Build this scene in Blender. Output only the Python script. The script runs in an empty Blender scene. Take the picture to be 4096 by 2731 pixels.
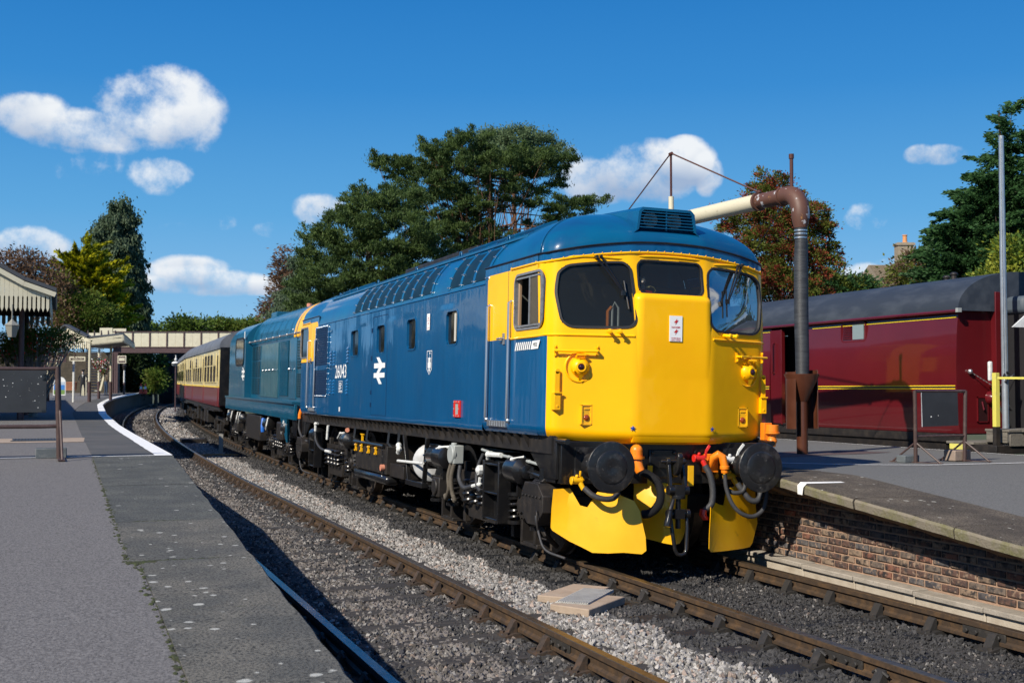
import bpy, math, random
import numpy as np
from math import sin, cos, pi, radians as R_, sqrt
from mathutils import Vector, Matrix
rnd = random.Random(7)
rng = np.random.default_rng(7)
S = bpy.context.scene
COL = S.collection
# ---------------------------------------------------------------- camera
cam = bpy.data.cameras.new('camera'); camo = bpy.data.objects.new('camera', cam); COL.objects.link(camo)
CP = (-6.038, -10.82, 1.8545); YAW = R_(20.4); PIT = R_(2.275)
camo.location = CP; camo.rotation_euler = (R_(90) + PIT, 0, -YAW)
cam.sensor_width = 36.0; cam.lens = 4870/4096*36; cam.clip_start = .05; cam.clip_end = 6000
cam.dof.use_dof = True; cam.dof.focus_distance = 12.0; cam.dof.aperture_fstop = 5.0
S.camera = camo
S.view_settings.view_transform = 'Standard'; S.view_settings.look = 'None'
S.view_settings.exposure = 0.5; S.view_settings.gamma = 1.0
try: S.view_settings.use_curve_mapping = False
except Exception: pass
# ---------------------------------------------------------------- sun
SUND = Vector((1.0, .56, -.85)).normalized()          # direction the light travels
sl = bpy.data.lights.new('sun', 'SUN'); sl.energy = 4.5; sl.angle = R_(.53); sl.color = (1, .92, .79)
slo = bpy.data.objects.new('sun', sl); COL.objects.link(slo); slo.rotation_euler = SUND.to_track_quat('-Z', 'Y').to_euler()
slo.location = (-20, -15, 30)
# ---------------------------------------------------------------- point helper: a pixel of the 4096 px photo and a distance -> a place
_f = Vector((sin(YAW)*cos(PIT), cos(YAW)*cos(PIT), sin(PIT))); _r = Vector((cos(YAW), -sin(YAW), 0)); _u = _r.cross(_f)
def ray(px, py): return _f + _r*((px-2048)/4870) + _u*((1365.5-py)/4870)
def at(px, py, d): return Vector(CP) + ray(px, py)*d
def atY(px, py, Y):
    d = ray(px, py); return Vector(CP) + d*((Y-CP[1])/d.y)
def atX(px, py, X):
    d = ray(px, py); return Vector(CP) + d*((X-CP[0])/d.x)
def atZ(px, py, Z):
    d = ray(px, py); return Vector(CP) + d*((Z-CP[2])/d.z)
# ---------------------------------------------------------------- world: physical sky with cumulus clouds
W = bpy.data.worlds.new('World'); S.world = W; W.use_nodes = True
N = W.node_tree.nodes; L = W.node_tree.links
for n in list(N): N.remove(n)
wo = N.new('ShaderNodeOutputWorld'); bgs = N.new('ShaderNodeBackground'); bgc = N.new('ShaderNodeBackground'); mixs = N.new('ShaderNodeMixShader')
sky = N.new('ShaderNodeTexSky'); sky.sky_type = 'NISHITA'; sky.sun_disc = False
sky.sun_elevation = math.asin(-SUND.z); sky.sun_rotation = math.atan2(-SUND.x, -SUND.y) % (2*pi)
sky.air_density = 1.0; sky.dust_density = .3; sky.ozone_density = 3.0; sky.altitude = 100
hs = N.new('ShaderNodeHueSaturation'); hs.inputs['Saturation'].default_value = 1.22; hs.inputs['Value'].default_value = 1.0
L.new(sky.outputs[0], hs.inputs['Color'])
# clear polarised autumn blue: the physical sky blended towards a deep-to-pale blue ramp in elevation
skz = N.new('ShaderNodeSeparateXYZ'); tc0 = N.new('ShaderNodeTexCoord'); L.new(tc0.outputs['Generated'], skz.inputs[0])
rp = N.new('ShaderNodeValToRGB'); L.new(skz.outputs[2], rp.inputs[0]); el_ = rp.color_ramp.elements
el_[0].position = 0.; el_[0].color = (.36*9, .62*9, .90*9, 1); el_[1].position = 1.; el_[1].color = (.006*9, .075*9, .36*9, 1)
for p_, c_ in ((.06, (.23, .50, .80)), (.14, (.105, .38, .73)), (.24, (.034, .25, .63)), (.34, (.012, .175, .53))):
    e_ = el_.new(p_); e_.color = (*[v*9 for v in c_], 1)
mxs = N.new('ShaderNodeMix'); mxs.data_type = 'RGBA'; mxs.inputs['Factor'].default_value = .93; L.new(hs.outputs[0], mxs.inputs['A']); L.new(rp.outputs[0], mxs.inputs['B'])
L.new(mxs.outputs['Result'], bgs.inputs[0]); bgs.inputs[1].default_value = .080
tc = N.new('ShaderNodeTexCoord')
def wmath(op, a, b=None, c=None, clamp=False):
    n = N.new('ShaderNodeMath'); n.operation = op; n.use_clamp = clamp
    for i, v in enumerate((a, b, c)):
        if v is None: continue
        if hasattr(v, 'default_value') or hasattr(v, 'links'): L.new(v, n.inputs[i])
        else: n.inputs[i].default_value = v
    return n.outputs[0]
nz = N.new('ShaderNodeTexNoise'); nz.inputs['Scale'].default_value = 30; nz.inputs['Detail'].default_value = 9; nz.inputs['Roughness'].default_value = .68
nz2 = N.new('ShaderNodeTexNoise'); nz2.inputs['Scale'].default_value = 9; nz2.inputs['Detail'].default_value = 4
nz3 = N.new('ShaderNodeTexNoise'); nz3.inputs['Scale'].default_value = 17; nz3.inputs['Detail'].default_value = 6
for q in (nz, nz2, nz3): L.new(tc.outputs['Generated'], q.inputs['Vector'])
sx = N.new('ShaderNodeSeparateXYZ'); L.new(tc.outputs['Generated'], sx.inputs[0])
azn = wmath('ARCTAN2', sx.outputs[0], sx.outputs[1]); eln = wmath('ARCSINE', sx.outputs[2])
# cloud puffs: photo px centre, half width and half height in px, strength
PUFFS = [(640,430,230,150,1.25),(400,525,290,82,1.05),(130,460,140,85,1.1),(760,480,120,130,1.0),(330,690,130,60,.62),(400,640,90,80,.6),(640,700,120,75,.78),(300,560,160,55,.8),(270,740,130,40,.4),
 (120,985,150,75,1.0),(30,990,70,60,.8),(760,1085,150,62,1.1),(820,1130,260,55,1.0),(980,1140,180,40,.85),(620,1140,70,30,.7),(1280,845,110,70,1.0),(740,910,110,22,.35),(880,890,75,35,.4),(1090,920,80,35,.4),(1335,662,75,24,.4),
 (2590,690,200,120,1.15),(2740,650,120,95,1.2),(2400,720,200,90,1.1),(2830,700,60,80,.8),(2250,640,80,60,.6),(2860,900,120,50,.5),(3470,870,95,60,.82),(3680,620,60,40,.6),(3770,620,90,40,.55),(3450,1110,100,60,1.05),(3560,1075,90,45,.55),(3300,1120,100,50,.5),
 (560,1290,90,26,.4),(850,1260,80,26,.35),(2480,905,180,40,.4)]
dens = None; low = None
for (px, py, rx, ry, st) in PUFFS:
    d = ray(px, py).normalized(); a = math.atan2(d.x, d.y); e = math.asin(d.z)
    ra = rx/4870*.93; re = ry/4870*.93
    x = wmath('MULTIPLY', wmath('SUBTRACT', azn, a), 1/ra); y = wmath('MULTIPLY', wmath('SUBTRACT', eln, e), 1/re)
    q = wmath('ADD', wmath('MULTIPLY', x, x), wmath('MULTIPLY', y, y))
    g = wmath('MULTIPLY', wmath('SUBTRACT', 1.75, q, clamp=True), st*.72)
    dens = g if dens is None else wmath('MAXIMUM', dens, g)
    t = wmath('MULTIPLY', g, y); low = t if low is None else wmath('ADD', low, t)
# broken cloud beyond the frame
gen = wmath('MULTIPLY', wmath('SUBTRACT', nz2.outputs[0], .56, clamp=True), 6.0)
outf = wmath('GREATER_THAN', wmath('ABSOLUTE', wmath('SUBTRACT', azn, YAW)), .75)
gen = wmath('MULTIPLY', gen, outf)
dens = wmath('MAXIMUM', dens, gen)
nn = wmath('ADD', wmath('MULTIPLY', wmath('SUBTRACT', nz.outputs[0], .5), 1.5), wmath('MULTIPLY', wmath('SUBTRACT', nz3.outputs[0], .5), 2.1))
m0 = wmath('ADD', dens, wmath('MULTIPLY', nn, wmath('MINIMUM', wmath('MULTIPLY', dens, 3.0), 1.0)))
mr = N.new('ShaderNodeMapRange'); mr.interpolation_type = 'SMOOTHSTEP'; L.new(m0, mr.inputs[0]); mr.inputs[1].default_value = .20; mr.inputs[2].default_value = .98
cmask = wmath('MULTIPLY', mr.outputs[0], .97)
shade = wmath('ADD', wmath('ADD', wmath('MULTIPLY', low, .42), .58), wmath('MULTIPLY', wmath('SUBTRACT', nz2.outputs[0], .5), 1.3), clamp=True)
cr = N.new('ShaderNodeValToRGB'); cr.color_ramp.elements[0].color = (.36, .47, .66, 1); cr.color_ramp.elements[1].color = (.90, .93, .96, 1); cr.color_ramp.elements[0].position = .1; cr.color_ramp.elements[1].position = .82
L.new(shade, cr.inputs[0]); L.new(cr.outputs[0], bgc.inputs[0]); bgc.inputs[1].default_value = .70
L.new(cmask, mixs.inputs[0]); L.new(bgs.outputs[0], mixs.inputs[1]); L.new(bgc.outputs[0], mixs.inputs[2]); L.new(mixs.outputs[0], wo.inputs[0])

# ================================================================ helpers
class M:
    def __init__(s): s.V = []; s.F = []; s.I = []; s.n = 0
    def add(s, v, f, mi=0):
        s.V.extend(tuple(map(float, p)) for p in v); s.F.extend(tuple(i+s.n for i in q) for q in f); s.I.extend([mi]*len(f)); s.n += len(v); return s
    def box(s, x0, x1, y0, y1, z0, z1, mi=0):
        v = [(x, y, z) for x in (x0, x1) for y in (y0, y1) for z in (z0, z1)]
        return s.add(v, [(0,1,3,2),(4,6,7,5),(0,4,5,1),(2,3,7,6),(0,2,6,4),(1,5,7,3)], mi)
    def obox(s, c, size, rot=None, mi=0):
        h = Vector(size)/2; Rm = rot if rot is not None else Matrix.Identity(3)
        v = [Vector(c) + Rm @ Vector((x*h.x, y*h.y, z*h.z)) for x in (-1, 1) for y in (-1, 1) for z in (-1, 1)]
        return s.add(v, [(0,1,3,2),(4,6,7,5),(0,4,5,1),(2,3,7,6),(0,2,6,4),(1,5,7,3)], mi)
    def beam(s, p0, p1, w, h, mi=0, up=(0,0,1)):
        p0 = Vector(p0); p1 = Vector(p1); d = (p1-p0); Ln = d.length; d.normalize(); a = d.cross(Vector(up))
        if a.length < 1e-4: a = d.cross(Vector((1,0,0)))
        a.normalize(); b = a.cross(d)
        return s.obox((p0+p1)/2, (w, Ln, h), Matrix((a, d, b)).transposed(), mi)
    def tube(s, pts, r, n=8, mi=0, cap=True):
        pts = [Vector(p) for p in pts]; rs = r if hasattr(r, '__len__') else [r]*len(pts)
        d0 = (pts[1]-pts[0]).normalized(); a = d0.cross(Vector((0,0,1)))
        if a.length < 1e-3: a = d0.cross(Vector((1,0,0)))
        a.normalize(); V = []; F = []
        for i, p in enumerate(pts):
            d = (pts[min(i+1, len(pts)-1)]-pts[max(i-1, 0)]).normalized()
            a = (a - d*a.dot(d)).normalized(); b = d.cross(a)
            for k in range(n):
                t = 2*pi*k/n; V.append(p + (a*cos(t)+b*sin(t))*rs[i])
        for i in range(len(pts)-1):
            for k in range(n):
                F.append((i*n+k, i*n+(k+1)%n, (i+1)*n+(k+1)%n, (i+1)*n+k))
        if cap: F.append(tuple(range(n))[::-1]); F.append(tuple((len(pts)-1)*n+k for k in range(n)))
        return s.add(V, F, mi)
    def cyl(s, p0, p1, r0, r1=None, n=16, mi=0): return s.tube([p0, p1], [r0, r0 if r1 is None else r1], n, mi)
    def lathe(s, o, ax, prof, n=24, mi=0):
        o = Vector(o); ax = Vector(ax).normalized()
        pts = [o+ax*t for t, r in prof]; a = ax.cross(Vector((0,0,1)))
        if a.length < 1e-3: a = ax.cross(Vector((1,0,0)))
        a.normalize(); b = ax.cross(a); V = []; F = []
        for (t, r) in prof:
            for k in range(n):
                q = 2*pi*k/n; V.append(o+ax*t+(a*cos(q)+b*sin(q))*max(r, 1e-4))
        for i in range(len(prof)-1):
            for k in range(n): F.append((i*n+k, i*n+(k+1)%n, (i+1)*n+(k+1)%n, (i+1)*n+k))
        F.append(tuple(range(n))[::-1]); F.append(tuple((len(prof)-1)*n+k for k in range(n)))
        return s.add(V, F, mi)
    def prism(s, poly, ax, c0, c1, mi=0):
        def P(a, b, c): return {'x': (c, a, b), 'y': (a, c, b), 'z': (a, b, c)}[ax]
        n = len(poly); v = [P(a, b, c0) for a, b in poly]+[P(a, b, c1) for a, b in poly]
        f = [tuple(range(n))[::-1], tuple(range(n, 2*n))]+[(i, (i+1) % n, n+(i+1) % n, n+i) for i in range(n)]
        return s.add(v, f, mi)
    def sphere(s, c, r, mi=0, n=12, m=8, sc=(1,1,1)):
        V = []; F = []
        for j in range(m+1):
            for k in range(n):
                t = pi*j/m; p = 2*pi*k/n; V.append((c[0]+r*sc[0]*sin(t)*cos(p), c[1]+r*sc[1]*sin(t)*sin(p), c[2]+r*sc[2]*cos(t)))
        for j in range(m):
            for k in range(n): F.append((j*n+k, (j+1)*n+k, (j+1)*n+(k+1)%n, j*n+(k+1)%n))
        return s.add(V, F, mi)
    def mesh(s, name, mats, smooth=True, ang=.6, fixn=True):
        me = bpy.data.meshes.new(name); me.from_pydata(s.V, [], s.F)
        if not isinstance(mats, (list, tuple)): mats = [mats]
        for m in mats: me.materials.append(m)
        me.polygons.foreach_set('material_index', s.I)
        if fixn:
            import bmesh
            bm = bmesh.new(); bm.from_mesh(me); bmesh.ops.recalc_face_normals(bm, faces=bm.faces); bm.to_mesh(me); bm.free()
        if smooth:
            me.polygons.foreach_set('use_smooth', [True]*len(me.polygons)); me.set_sharp_from_angle(angle=ang)
        me.update(); return me
    def build(s, name, mats, parent=None, smooth=True, ang=.6, bevel=0, fixn=True, loc=None, rot=None):
        o = bpy.data.objects.new(name, s.mesh(name, mats, smooth, ang, fixn)); COL.objects.link(o)
        if parent: o.parent = parent
        if loc is not None: o.location = loc
        if rot is not None: o.rotation_euler = rot
        if bevel:
            b = o.modifiers.new('bevel', 'BEVEL'); b.width = bevel; b.segments = 2; b.limit_method = 'ANGLE'; b.angle_limit = R_(35)
        return o
def link(name, me, parent=None, loc=None, rot=None, scale=None):
    o = bpy.data.objects.new(name, me); COL.objects.link(o)
    if parent: o.parent = parent
    if loc is not None: o.location = loc
    if rot is not None: o.rotation_euler = rot
    if scale is not None: o.scale = scale
    return o
def empty(name, loc=(0,0,0), rot=(0,0,0)):
    o = bpy.data.objects.new(name, None); COL.objects.link(o); o.location = loc; o.rotation_euler = rot; o.empty_display_size = .3; return o
def tag(o, label=None, cat=None, group=None, kind=None):
    if label: o['label'] = label
    if cat: o['category'] = cat
    if group: o['group'] = group
    if kind: o['kind'] = kind
    return o
def npmesh(name, V, F, mats, mi=None, smooth=False, ang=None):
    me = bpy.data.meshes.new(name); V = np.asarray(V, np.float32); F = np.asarray(F, np.int32); k = F.shape[1]
    me.vertices.add(len(V)); me.vertices.foreach_set('co', V.ravel()); me.loops.add(F.size); me.loops.foreach_set('vertex_index', F.ravel())
    me.polygons.add(len(F)); me.polygons.foreach_set('loop_start', np.arange(0, F.size, k, dtype=np.int32)); me.polygons.foreach_set('loop_total', np.full(len(F), k, np.int32))
    for m in (mats if isinstance(mats, (list, tuple)) else [mats]): me.materials.append(m)
    if mi is not None: me.polygons.foreach_set('material_index', np.asarray(mi, np.int32))
    me.polygons.foreach_set('use_smooth', np.full(len(F), bool(smooth))); me.update(calc_edges=True); me.validate()
    if ang: me.set_sharp_from_angle(angle=ang)
    return me
def gridmesh(name, P, mats, mi=None, keep=None, smooth=True, flip=False, ang=None):
    nu, nv = P.shape[:2]; idx = np.arange(nu*nv).reshape(nu, nv)
    F = np.stack([idx[:-1, :-1], idx[1:, :-1], idx[1:, 1:], idx[:-1, 1:]], -1).reshape(-1, 4)
    if flip: F = F[:, ::-1]
    if keep is not None: kk = keep.ravel(); F = F[kk]; mi = None if mi is None else mi.ravel()[kk]
    elif mi is not None: mi = mi.ravel()
    return npmesh(name, P.reshape(-1, 3), F, mats, mi, smooth, ang)
# ---------------------------------------------------------------- materials
def mat(name, col, rough=.5, metal=0., coat=0., var=None, var2=None, bump=None, spec=.5, sc=(1,1,1), obj=True, trans=0., ior=1.45, bdist=.01):
    """var=(scale, colour, lo, hi): noise blends towards a second colour; bump=(scale, strength)"""
    m = bpy.data.materials.new(name); m.use_nodes = True; nt = m.node_tree; b = nt.nodes['Principled BSDF']
    b.inputs['Base Color'].default_value = (*col, 1); b.inputs['Roughness'].default_value = rough; b.inputs['Metallic'].default_value = metal
    b.inputs['Coat Weight'].default_value = coat; b.inputs['Coat Roughness'].default_value = .04; b.inputs['Specular IOR Level'].default_value = spec
    b.inputs['Transmission Weight'].default_value = trans; b.inputs['IOR'].default_value = ior
    if var or bump or var2:
        t = nt.nodes.new('ShaderNodeTexCoord'); mp = nt.nodes.new('ShaderNodeMapping'); mp.inputs['Scale'].default_value = sc
        nt.links.new(t.outputs['Object'], mp.inputs[0])
        if not obj:
            g = nt.nodes.new('ShaderNodeNewGeometry'); nt.links.new(g.outputs['Position'], mp.inputs[0])
    prev = None
    for v in (var, var2):
        if not v: continue
        n = nt.nodes.new('ShaderNodeTexNoise'); n.inputs['Scale'].default_value = v[0]; n.inputs['Detail'].default_value = 6; n.inputs['Roughness'].default_value = .6
        nt.links.new(mp.outputs[0], n.inputs['Vector'])
        r = nt.nodes.new('ShaderNodeMapRange'); r.inputs[1].default_value = v[2]; r.inputs[2].default_value = v[3]; nt.links.new(n.outputs[0], r.inputs[0])
        mx = nt.nodes.new('ShaderNodeMix'); mx.data_type = 'RGBA'; mx.inputs['A'].default_value = (*col, 1); mx.inputs['B'].default_value = (*v[1], 1)
        nt.links.new(r.outputs[0], mx.inputs['Factor'])
        if prev: nt.links.new(prev, mx.inputs['A'])
        prev = mx.outputs['Result']
    if prev: nt.links.new(prev, b.inputs['Base Color'])
    if bump:
        n = nt.nodes.new('ShaderNodeTexNoise'); n.inputs['Scale'].default_value = bump[0]; n.inputs['Detail'].default_value = 4
        if len(bump) > 2:
            mp2 = nt.nodes.new('ShaderNodeMapping'); mp2.inputs['Scale'].default_value = bump[2]; nt.links.new(t.outputs['Object'], mp2.inputs[0]); nt.links.new(mp2.outputs[0], n.inputs['Vector'])
        else: nt.links.new(mp.outputs[0], n.inputs['Vector'])
        bp = nt.nodes.new('ShaderNodeBump'); bp.inputs['Strength'].default_value = bump[1]; bp.inputs['Distance'].default_value = bdist
        nt.links.new(n.outputs[0], bp.inputs['Height']); nt.links.new(bp.outputs[0], b.inputs['Normal'])
        if coat and len(bump) > 2: nt.links.new(bp.outputs[0], b.inputs['Coat Normal'])
    return m
def nodes(m): return m.node_tree.nodes, m.node_tree.links, m.node_tree.nodes['Principled BSDF']
m_blue = mat('rail_blue_paint', (.0008,.072,.195), .33, coat=.75, spec=.3, var=(1.2,(.001,.086,.225),.35,.7), bump=(.95,.5,(1,1.9,.32)), bdist=.045)
m_roofblue = mat('roof_blue_paint', (.002,.088,.19), .3, coat=.5, spec=.3, var=(2,(.006,.06,.16),.4,.7), bump=(2.2,.12), bdist=.02)
m_yel = mat('warning_yellow_paint', (.98,.475,.001), .38, coat=.22, spec=.25, var=(1.3,(.99,.52,.001),.4,.7), var2=(3.2,(.82,.37,.004),.66,.85), bump=(.9,.42,(1,1,.8)), bdist=.04)
m_yel2 = mat('plough_yellow_paint', (.84,.42,.003), .38, coat=.3, var=(3,(.86,.48,.01),.4,.7), var2=(5,(.5,.26,.01),.66,.8), bump=(5,.1))
m_blk = mat('gloss_black_paint', (.008,.008,.009), .3, coat=.35, var=(6,(.022,.02,.018),.45,.75), bump=(40,.1), bdist=.002)
m_blkd = mat('dusty_black_metal', (.014,.012,.011), .55, var=(7,(.04,.032,.025),.45,.8), bump=(30,.2), bdist=.003)
m_brakedust = mat('brake_dust_steel', (.03,.025,.02), .7, var=(9,(.06,.045,.032),.4,.8))
m_tyre = mat('wheel_steel', (.12,.10,.085), .45, metal=.6, var=(8,(.05,.04,.035),.4,.7))
m_white = mat('white_paint', (.64,.65,.63), .5, var=(15,(.40,.39,.36),.52,.8))
m_alu = mat('bright_aluminium', (.62,.63,.64), .32, metal=.9, bump=(60,.1))
m_alu2 = mat('dull_window_metal', (.34,.34,.34), .42, metal=.6, var=(20,(.15,.14,.13),.5,.8))
m_rub = mat('black_rubber', (.018,.018,.02), .55, bump=(50,.1))
m_hose = mat('hose_rubber', (.035,.036,.04), .6, var=(20,(.09,.085,.08),.55,.8))
m_orange = mat('orange_paint', (.85,.22,.01), .35, coat=.3)
m_red = mat('red_paint', (.62,.02,.012), .35, coat=.3)
m_grey = mat('grey_paint', (.30,.32,.31), .45)
m_copper = mat('copper_pink_cap', (.55,.22,.14), .5)
m_glass = None
def glassmat(name, tint, gl=.9, rough=.02, haze=None):
    m = bpy.data.materials.new(name); m.use_nodes = True; nt = m.node_tree; nt.nodes.remove(nt.nodes['Principled BSDF']); out = nt.nodes['Material Output']
    tr = nt.nodes.new('ShaderNodeBsdfTransparent'); tr.inputs[0].default_value = (*tint, 1); g = nt.nodes.new('ShaderNodeBsdfGlossy'); g.inputs['Roughness'].default_value = rough
    fr = nt.nodes.new('ShaderNodeFresnel'); fr.inputs[0].default_value = 1.5; mu = nt.nodes.new('ShaderNodeMath'); mu.operation = 'MULTIPLY'; mu.inputs[1].default_value = gl*1.6; mu.use_clamp = True
    nt.links.new(fr.outputs[0], mu.inputs[0]); mx = nt.nodes.new('ShaderNodeMixShader'); nt.links.new(mu.outputs[0], mx.inputs[0]); nt.links.new(tr.outputs[0], mx.inputs[1]); nt.links.new(g.outputs[0], mx.inputs[2])
    last = mx.outputs[0]
    if haze:
        df = nt.nodes.new('ShaderNodeBsdfDiffuse'); df.inputs[0].default_value = (*haze[1], 1); m2 = nt.nodes.new('ShaderNodeMixShader'); m2.inputs[0].default_value = haze[0]
        nt.links.new(last, m2.inputs[1]); nt.links.new(df.outputs[0], m2.inputs[2]); last = m2.outputs[0]
    nt.links.new(last, out.inputs[0]); return m
m_glass = glassmat('cab_glass', (.42,.45,.45), gl=.32, haze=(.05,(.22,.25,.27)))
m_glassd = mat('dark_window_glass', (.012,.013,.012), .08, spec=.4, var=(6,(.04,.04,.035),.5,.8))
m_asph_d = mat('old_asphalt', (.112,.106,.102), .9, var=(55,(.20,.19,.182),.42,.60), var2=(100,(.035,.032,.032),.54,.62), bump=(160,.6), bdist=.006, obj=False)
m_asph_r = mat('smooth_asphalt', (.098,.099,.094), .9, var=(60,(.16,.16,.155),.42,.62), var2=(110,(.06,.06,.06),.60,.70), bump=(170,.5), bdist=.005, obj=False)
def slabmat(name, c1, c2, lich, spots):
    m = mat(name, c1, .92, var=(2.2,c2,.4,.62), var2=(70,tuple(x*.30 for x in c1),.47,.60), bump=(170,.8), bdist=.007, obj=False)
    nt = m.node_tree; nd, lk, b = nodes(m)
    g = nd.new('ShaderNodeNewGeometry'); v = nd.new('ShaderNodeTexVoronoi'); v.inputs['Scale'].default_value = 9; lk.new(g.outputs['Position'], v.inputs['Vector'])
    n2 = nd.new('ShaderNodeTexNoise'); n2.inputs['Scale'].default_value = 40; lk.new(g.outputs['Position'], n2.inputs['Vector'])
    ad = nd.new('ShaderNodeMath'); ad.operation = 'ADD'; lk.new(v.outputs['Distance'], ad.inputs[0]); ml = nd.new('ShaderNodeMath'); ml.operation = 'MULTIPLY'; ml.inputs[1].default_value = .35; lk.new(n2.outputs[0], ml.inputs[0]); lk.new(ml.outputs[0], ad.inputs[1]); sp0 = nd.new('ShaderNodeSeparateColor'); lk.new(v.outputs['Color'], sp0.inputs[0]); a2 = nd.new('ShaderNodeMath'); a2.operation = 'MULTIPLY_ADD'; a2.inputs[1].default_value = .22; lk.new(sp0.outputs[1], a2.inputs[0]); lk.new(ad.outputs[0], a2.inputs[2]); n3 = nd.new('ShaderNodeTexNoise'); n3.inputs['Scale'].default_value = 1.6; lk.new(g.outputs['Position'], n3.inputs['Vector']); a3 = nd.new('ShaderNodeMath'); a3.operation = 'MULTIPLY_ADD'; a3.inputs[1].default_value = -.55; lk.new(n3.outputs[0], a3.inputs[0]); lk.new(a2.outputs[0], a3.inputs[2]); a4 = nd.new('ShaderNodeMath'); a4.operation = 'ADD'; a4.inputs[1].default_value = .215; lk.new(a3.outputs[0], a4.inputs[0]); ad = a4
    # only some cells carry a lichen rosette
    sp = nd.new('ShaderNodeSeparateColor'); lk.new(v.outputs['Color'], sp.inputs[0]); v.inputs['Scale'].default_value = 11
    gt = nd.new('ShaderNodeMath'); gt.operation = 'LESS_THAN'; gt.inputs[1].default_value = spots; lk.new(sp.outputs[0], gt.inputs[0])
    lt = nd.new('ShaderNodeMapRange'); lt.inputs[1].default_value = .42; lt.inputs[2].default_value = .36; lk.new(ad.outputs[0], lt.inputs[0])
    mu = nd.new('ShaderNodeMath'); mu.operation = 'MULTIPLY'; lk.new(gt.outputs[0], mu.inputs[0]); lk.new(lt.outputs[0], mu.inputs[1])
    mx = nd.new('ShaderNodeMix'); mx.data_type = 'RGBA'; mx.inputs['B'].default_value = (*lich, 1)
    src = b.inputs['Base Color'].links[0].from_socket; lk.new(src, mx.inputs['A']); lk.new(mu.outputs[0], mx.inputs['Factor']); lk.new(mx.outputs['Result'], b.inputs['Base Color'])
    return m
m_slab = slabmat('weathered_concrete_slab', (.098,.098,.088), (.16,.150,.125), (.42,.42,.38), .45)
m_slabc = slabmat('clean_concrete_slab', (.080,.084,.078), (.125,.128,.112), (.36,.36,.33), .10)
m_slabf = mat('far_slab_asphalt', (.065,.066,.066), .9, var=(1.5,(.10,.095,.09),.4,.7), bump=(150,.5), bdist=.005, obj=False)
m_stone = slabmat('platform_edge_stone', (.070,.058,.045), (.135,.112,.085), (.33,.32,.28), .28)
m_mossy = mat('mossy_stone_edge', (.19,.165,.125), .95, var=(5,(.13,.125,.05),.45,.66), var2=(60,(.25,.23,.19),.55,.8), bump=(50,.9), obj=False)
m_line = mat('white_road_paint', (.78,.78,.76), .7, var=(25,(.5,.5,.48),.56,.75), obj=False)
m_moss = mat('green_moss', (.05,.065,.018), 1, var=(30,(.03,.03,.016),.4,.6), bump=(90,1), obj=False)
m_bed = mat('ash_and_ballast_bed', (.035,.032,.03), .95, var=(60,(.12,.11,.10),.5,.75), bump=(70,1), obj=False)
m_earth = mat('ground_earth', (.07,.075,.04), .95, var=(.6,(.05,.07,.02),.4,.7), var2=(30,(.1,.09,.06),.5,.8), bump=(20,.5), obj=False)
m_rust = mat('rusty_rail_steel', (.052,.034,.021), .7, metal=.1, var=(9,(.12,.068,.03),.45,.75), var2=(40,(.02,.016,.014),.55,.75), bump=(60,.3), bdist=.003, obj=False)
m_railtop = mat('worn_rail_head', (.20,.15,.10), .33, metal=.75, var=(14,(.10,.075,.05),.4,.7), obj=False)
m_railshine = mat('polished_rail_head', (.16,.19,.24), .22, metal=.85, var=(12,(.07,.08,.1),.45,.7), obj=False)
m_chair = mat('cast_iron_chair', (.05,.035,.025), .75, var=(14,(.10,.055,.03),.5,.75), var2=(30,(.02,.017,.015),.5,.7), bump=(50,.3), obj=False)
m_chaird = mat('oily_cast_iron_chair', (.026,.024,.022), .6, var=(14,(.05,.042,.035),.5,.75), bump=(50,.3), obj=False)
m_sleep = mat('creosoted_timber', (.03,.027,.025), .85, var=(3,(.07,.06,.05),.45,.75), bump=(25,.6,(1,8,1)), sc=(1,6,1), obj=False)
m_sleepb = mat('oily_timber', (.012,.013,.015), .6, var=(5,(.03,.03,.033),.5,.8), bump=(25,.5), obj=False)
# ================================================================ lie of the land
def G(Y):
    if Y < 12: return 0.
    if Y <= 18: return .0076*(Y-12)**2/12
    if Y < 130: return .0076*(Y-15)
    return .0076*115
def BX(Y): return 0. if Y < 18 else .00085*(Y-18)**2         # the line bends to the right in the distance
def CXL(Y): return .10 + BX(Y)                                # loco track centre
def CXN(Y): return -3.22 + BX(Y)                              # platform track centre
def ZL(Y): return .97 + G(Y) if Y > 6.3 else .97 - .022*(6.3-Y)   # left platform top, a ramp towards its end
def ZRp(X, Y): return .93 - .009*(X-1.2) + G(Y) - .088*max(0., .35-Y)
def EX(Y):                                                    # left platform edge
    if Y < 6.3: return -4.575 - (6.3-Y)*.0282
    return np.interp(Y, [6.3, 13, 20, 30, 45], [-4.575, -4.6, -4.66, -4.60, -4.24]) if Y < 45 else -4.86+BX(Y)+.0001*(Y-45)
def st(o): o['kind'] = 'structure'; return o
# ground sheet to the horizon
ys = np.concatenate([np.arange(-40, 140, 4.), [160, 220, 400, 900, 2500, 5000]]); xs = np.array([-3000, -800, -200, -60, -30, -12, -5.2, 1.6, 7.4, 12, 30, 60, 200, 800, 3000.])
P = np.zeros((len(xs), len(ys), 3))
for i, x in enumerate(xs):
    for j, y in enumerate(ys): P[i, j] = (x, y, G(y)-.42)
st(link('ground', gridmesh('ground', P, m_earth, flip=False)))
ys = np.concatenate([np.arange(-14, 60, .5), np.arange(60, 150, 2.)]); cr_ = [-1.75, -1.2, -.4, 0, .5, 1.1, 1.6]
P = np.zeros((31, len(ys), 3))
def bedz(dx):                                                 # shape of the ballast across both tracks, dx from the loco track centre
    return -.205 + (.021 if abs(dx) < .64 else 0) - (.02 if abs(dx+3.32) < .6 else 0) - (.03 if -1.9 < dx < -1.4 else 0)
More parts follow.
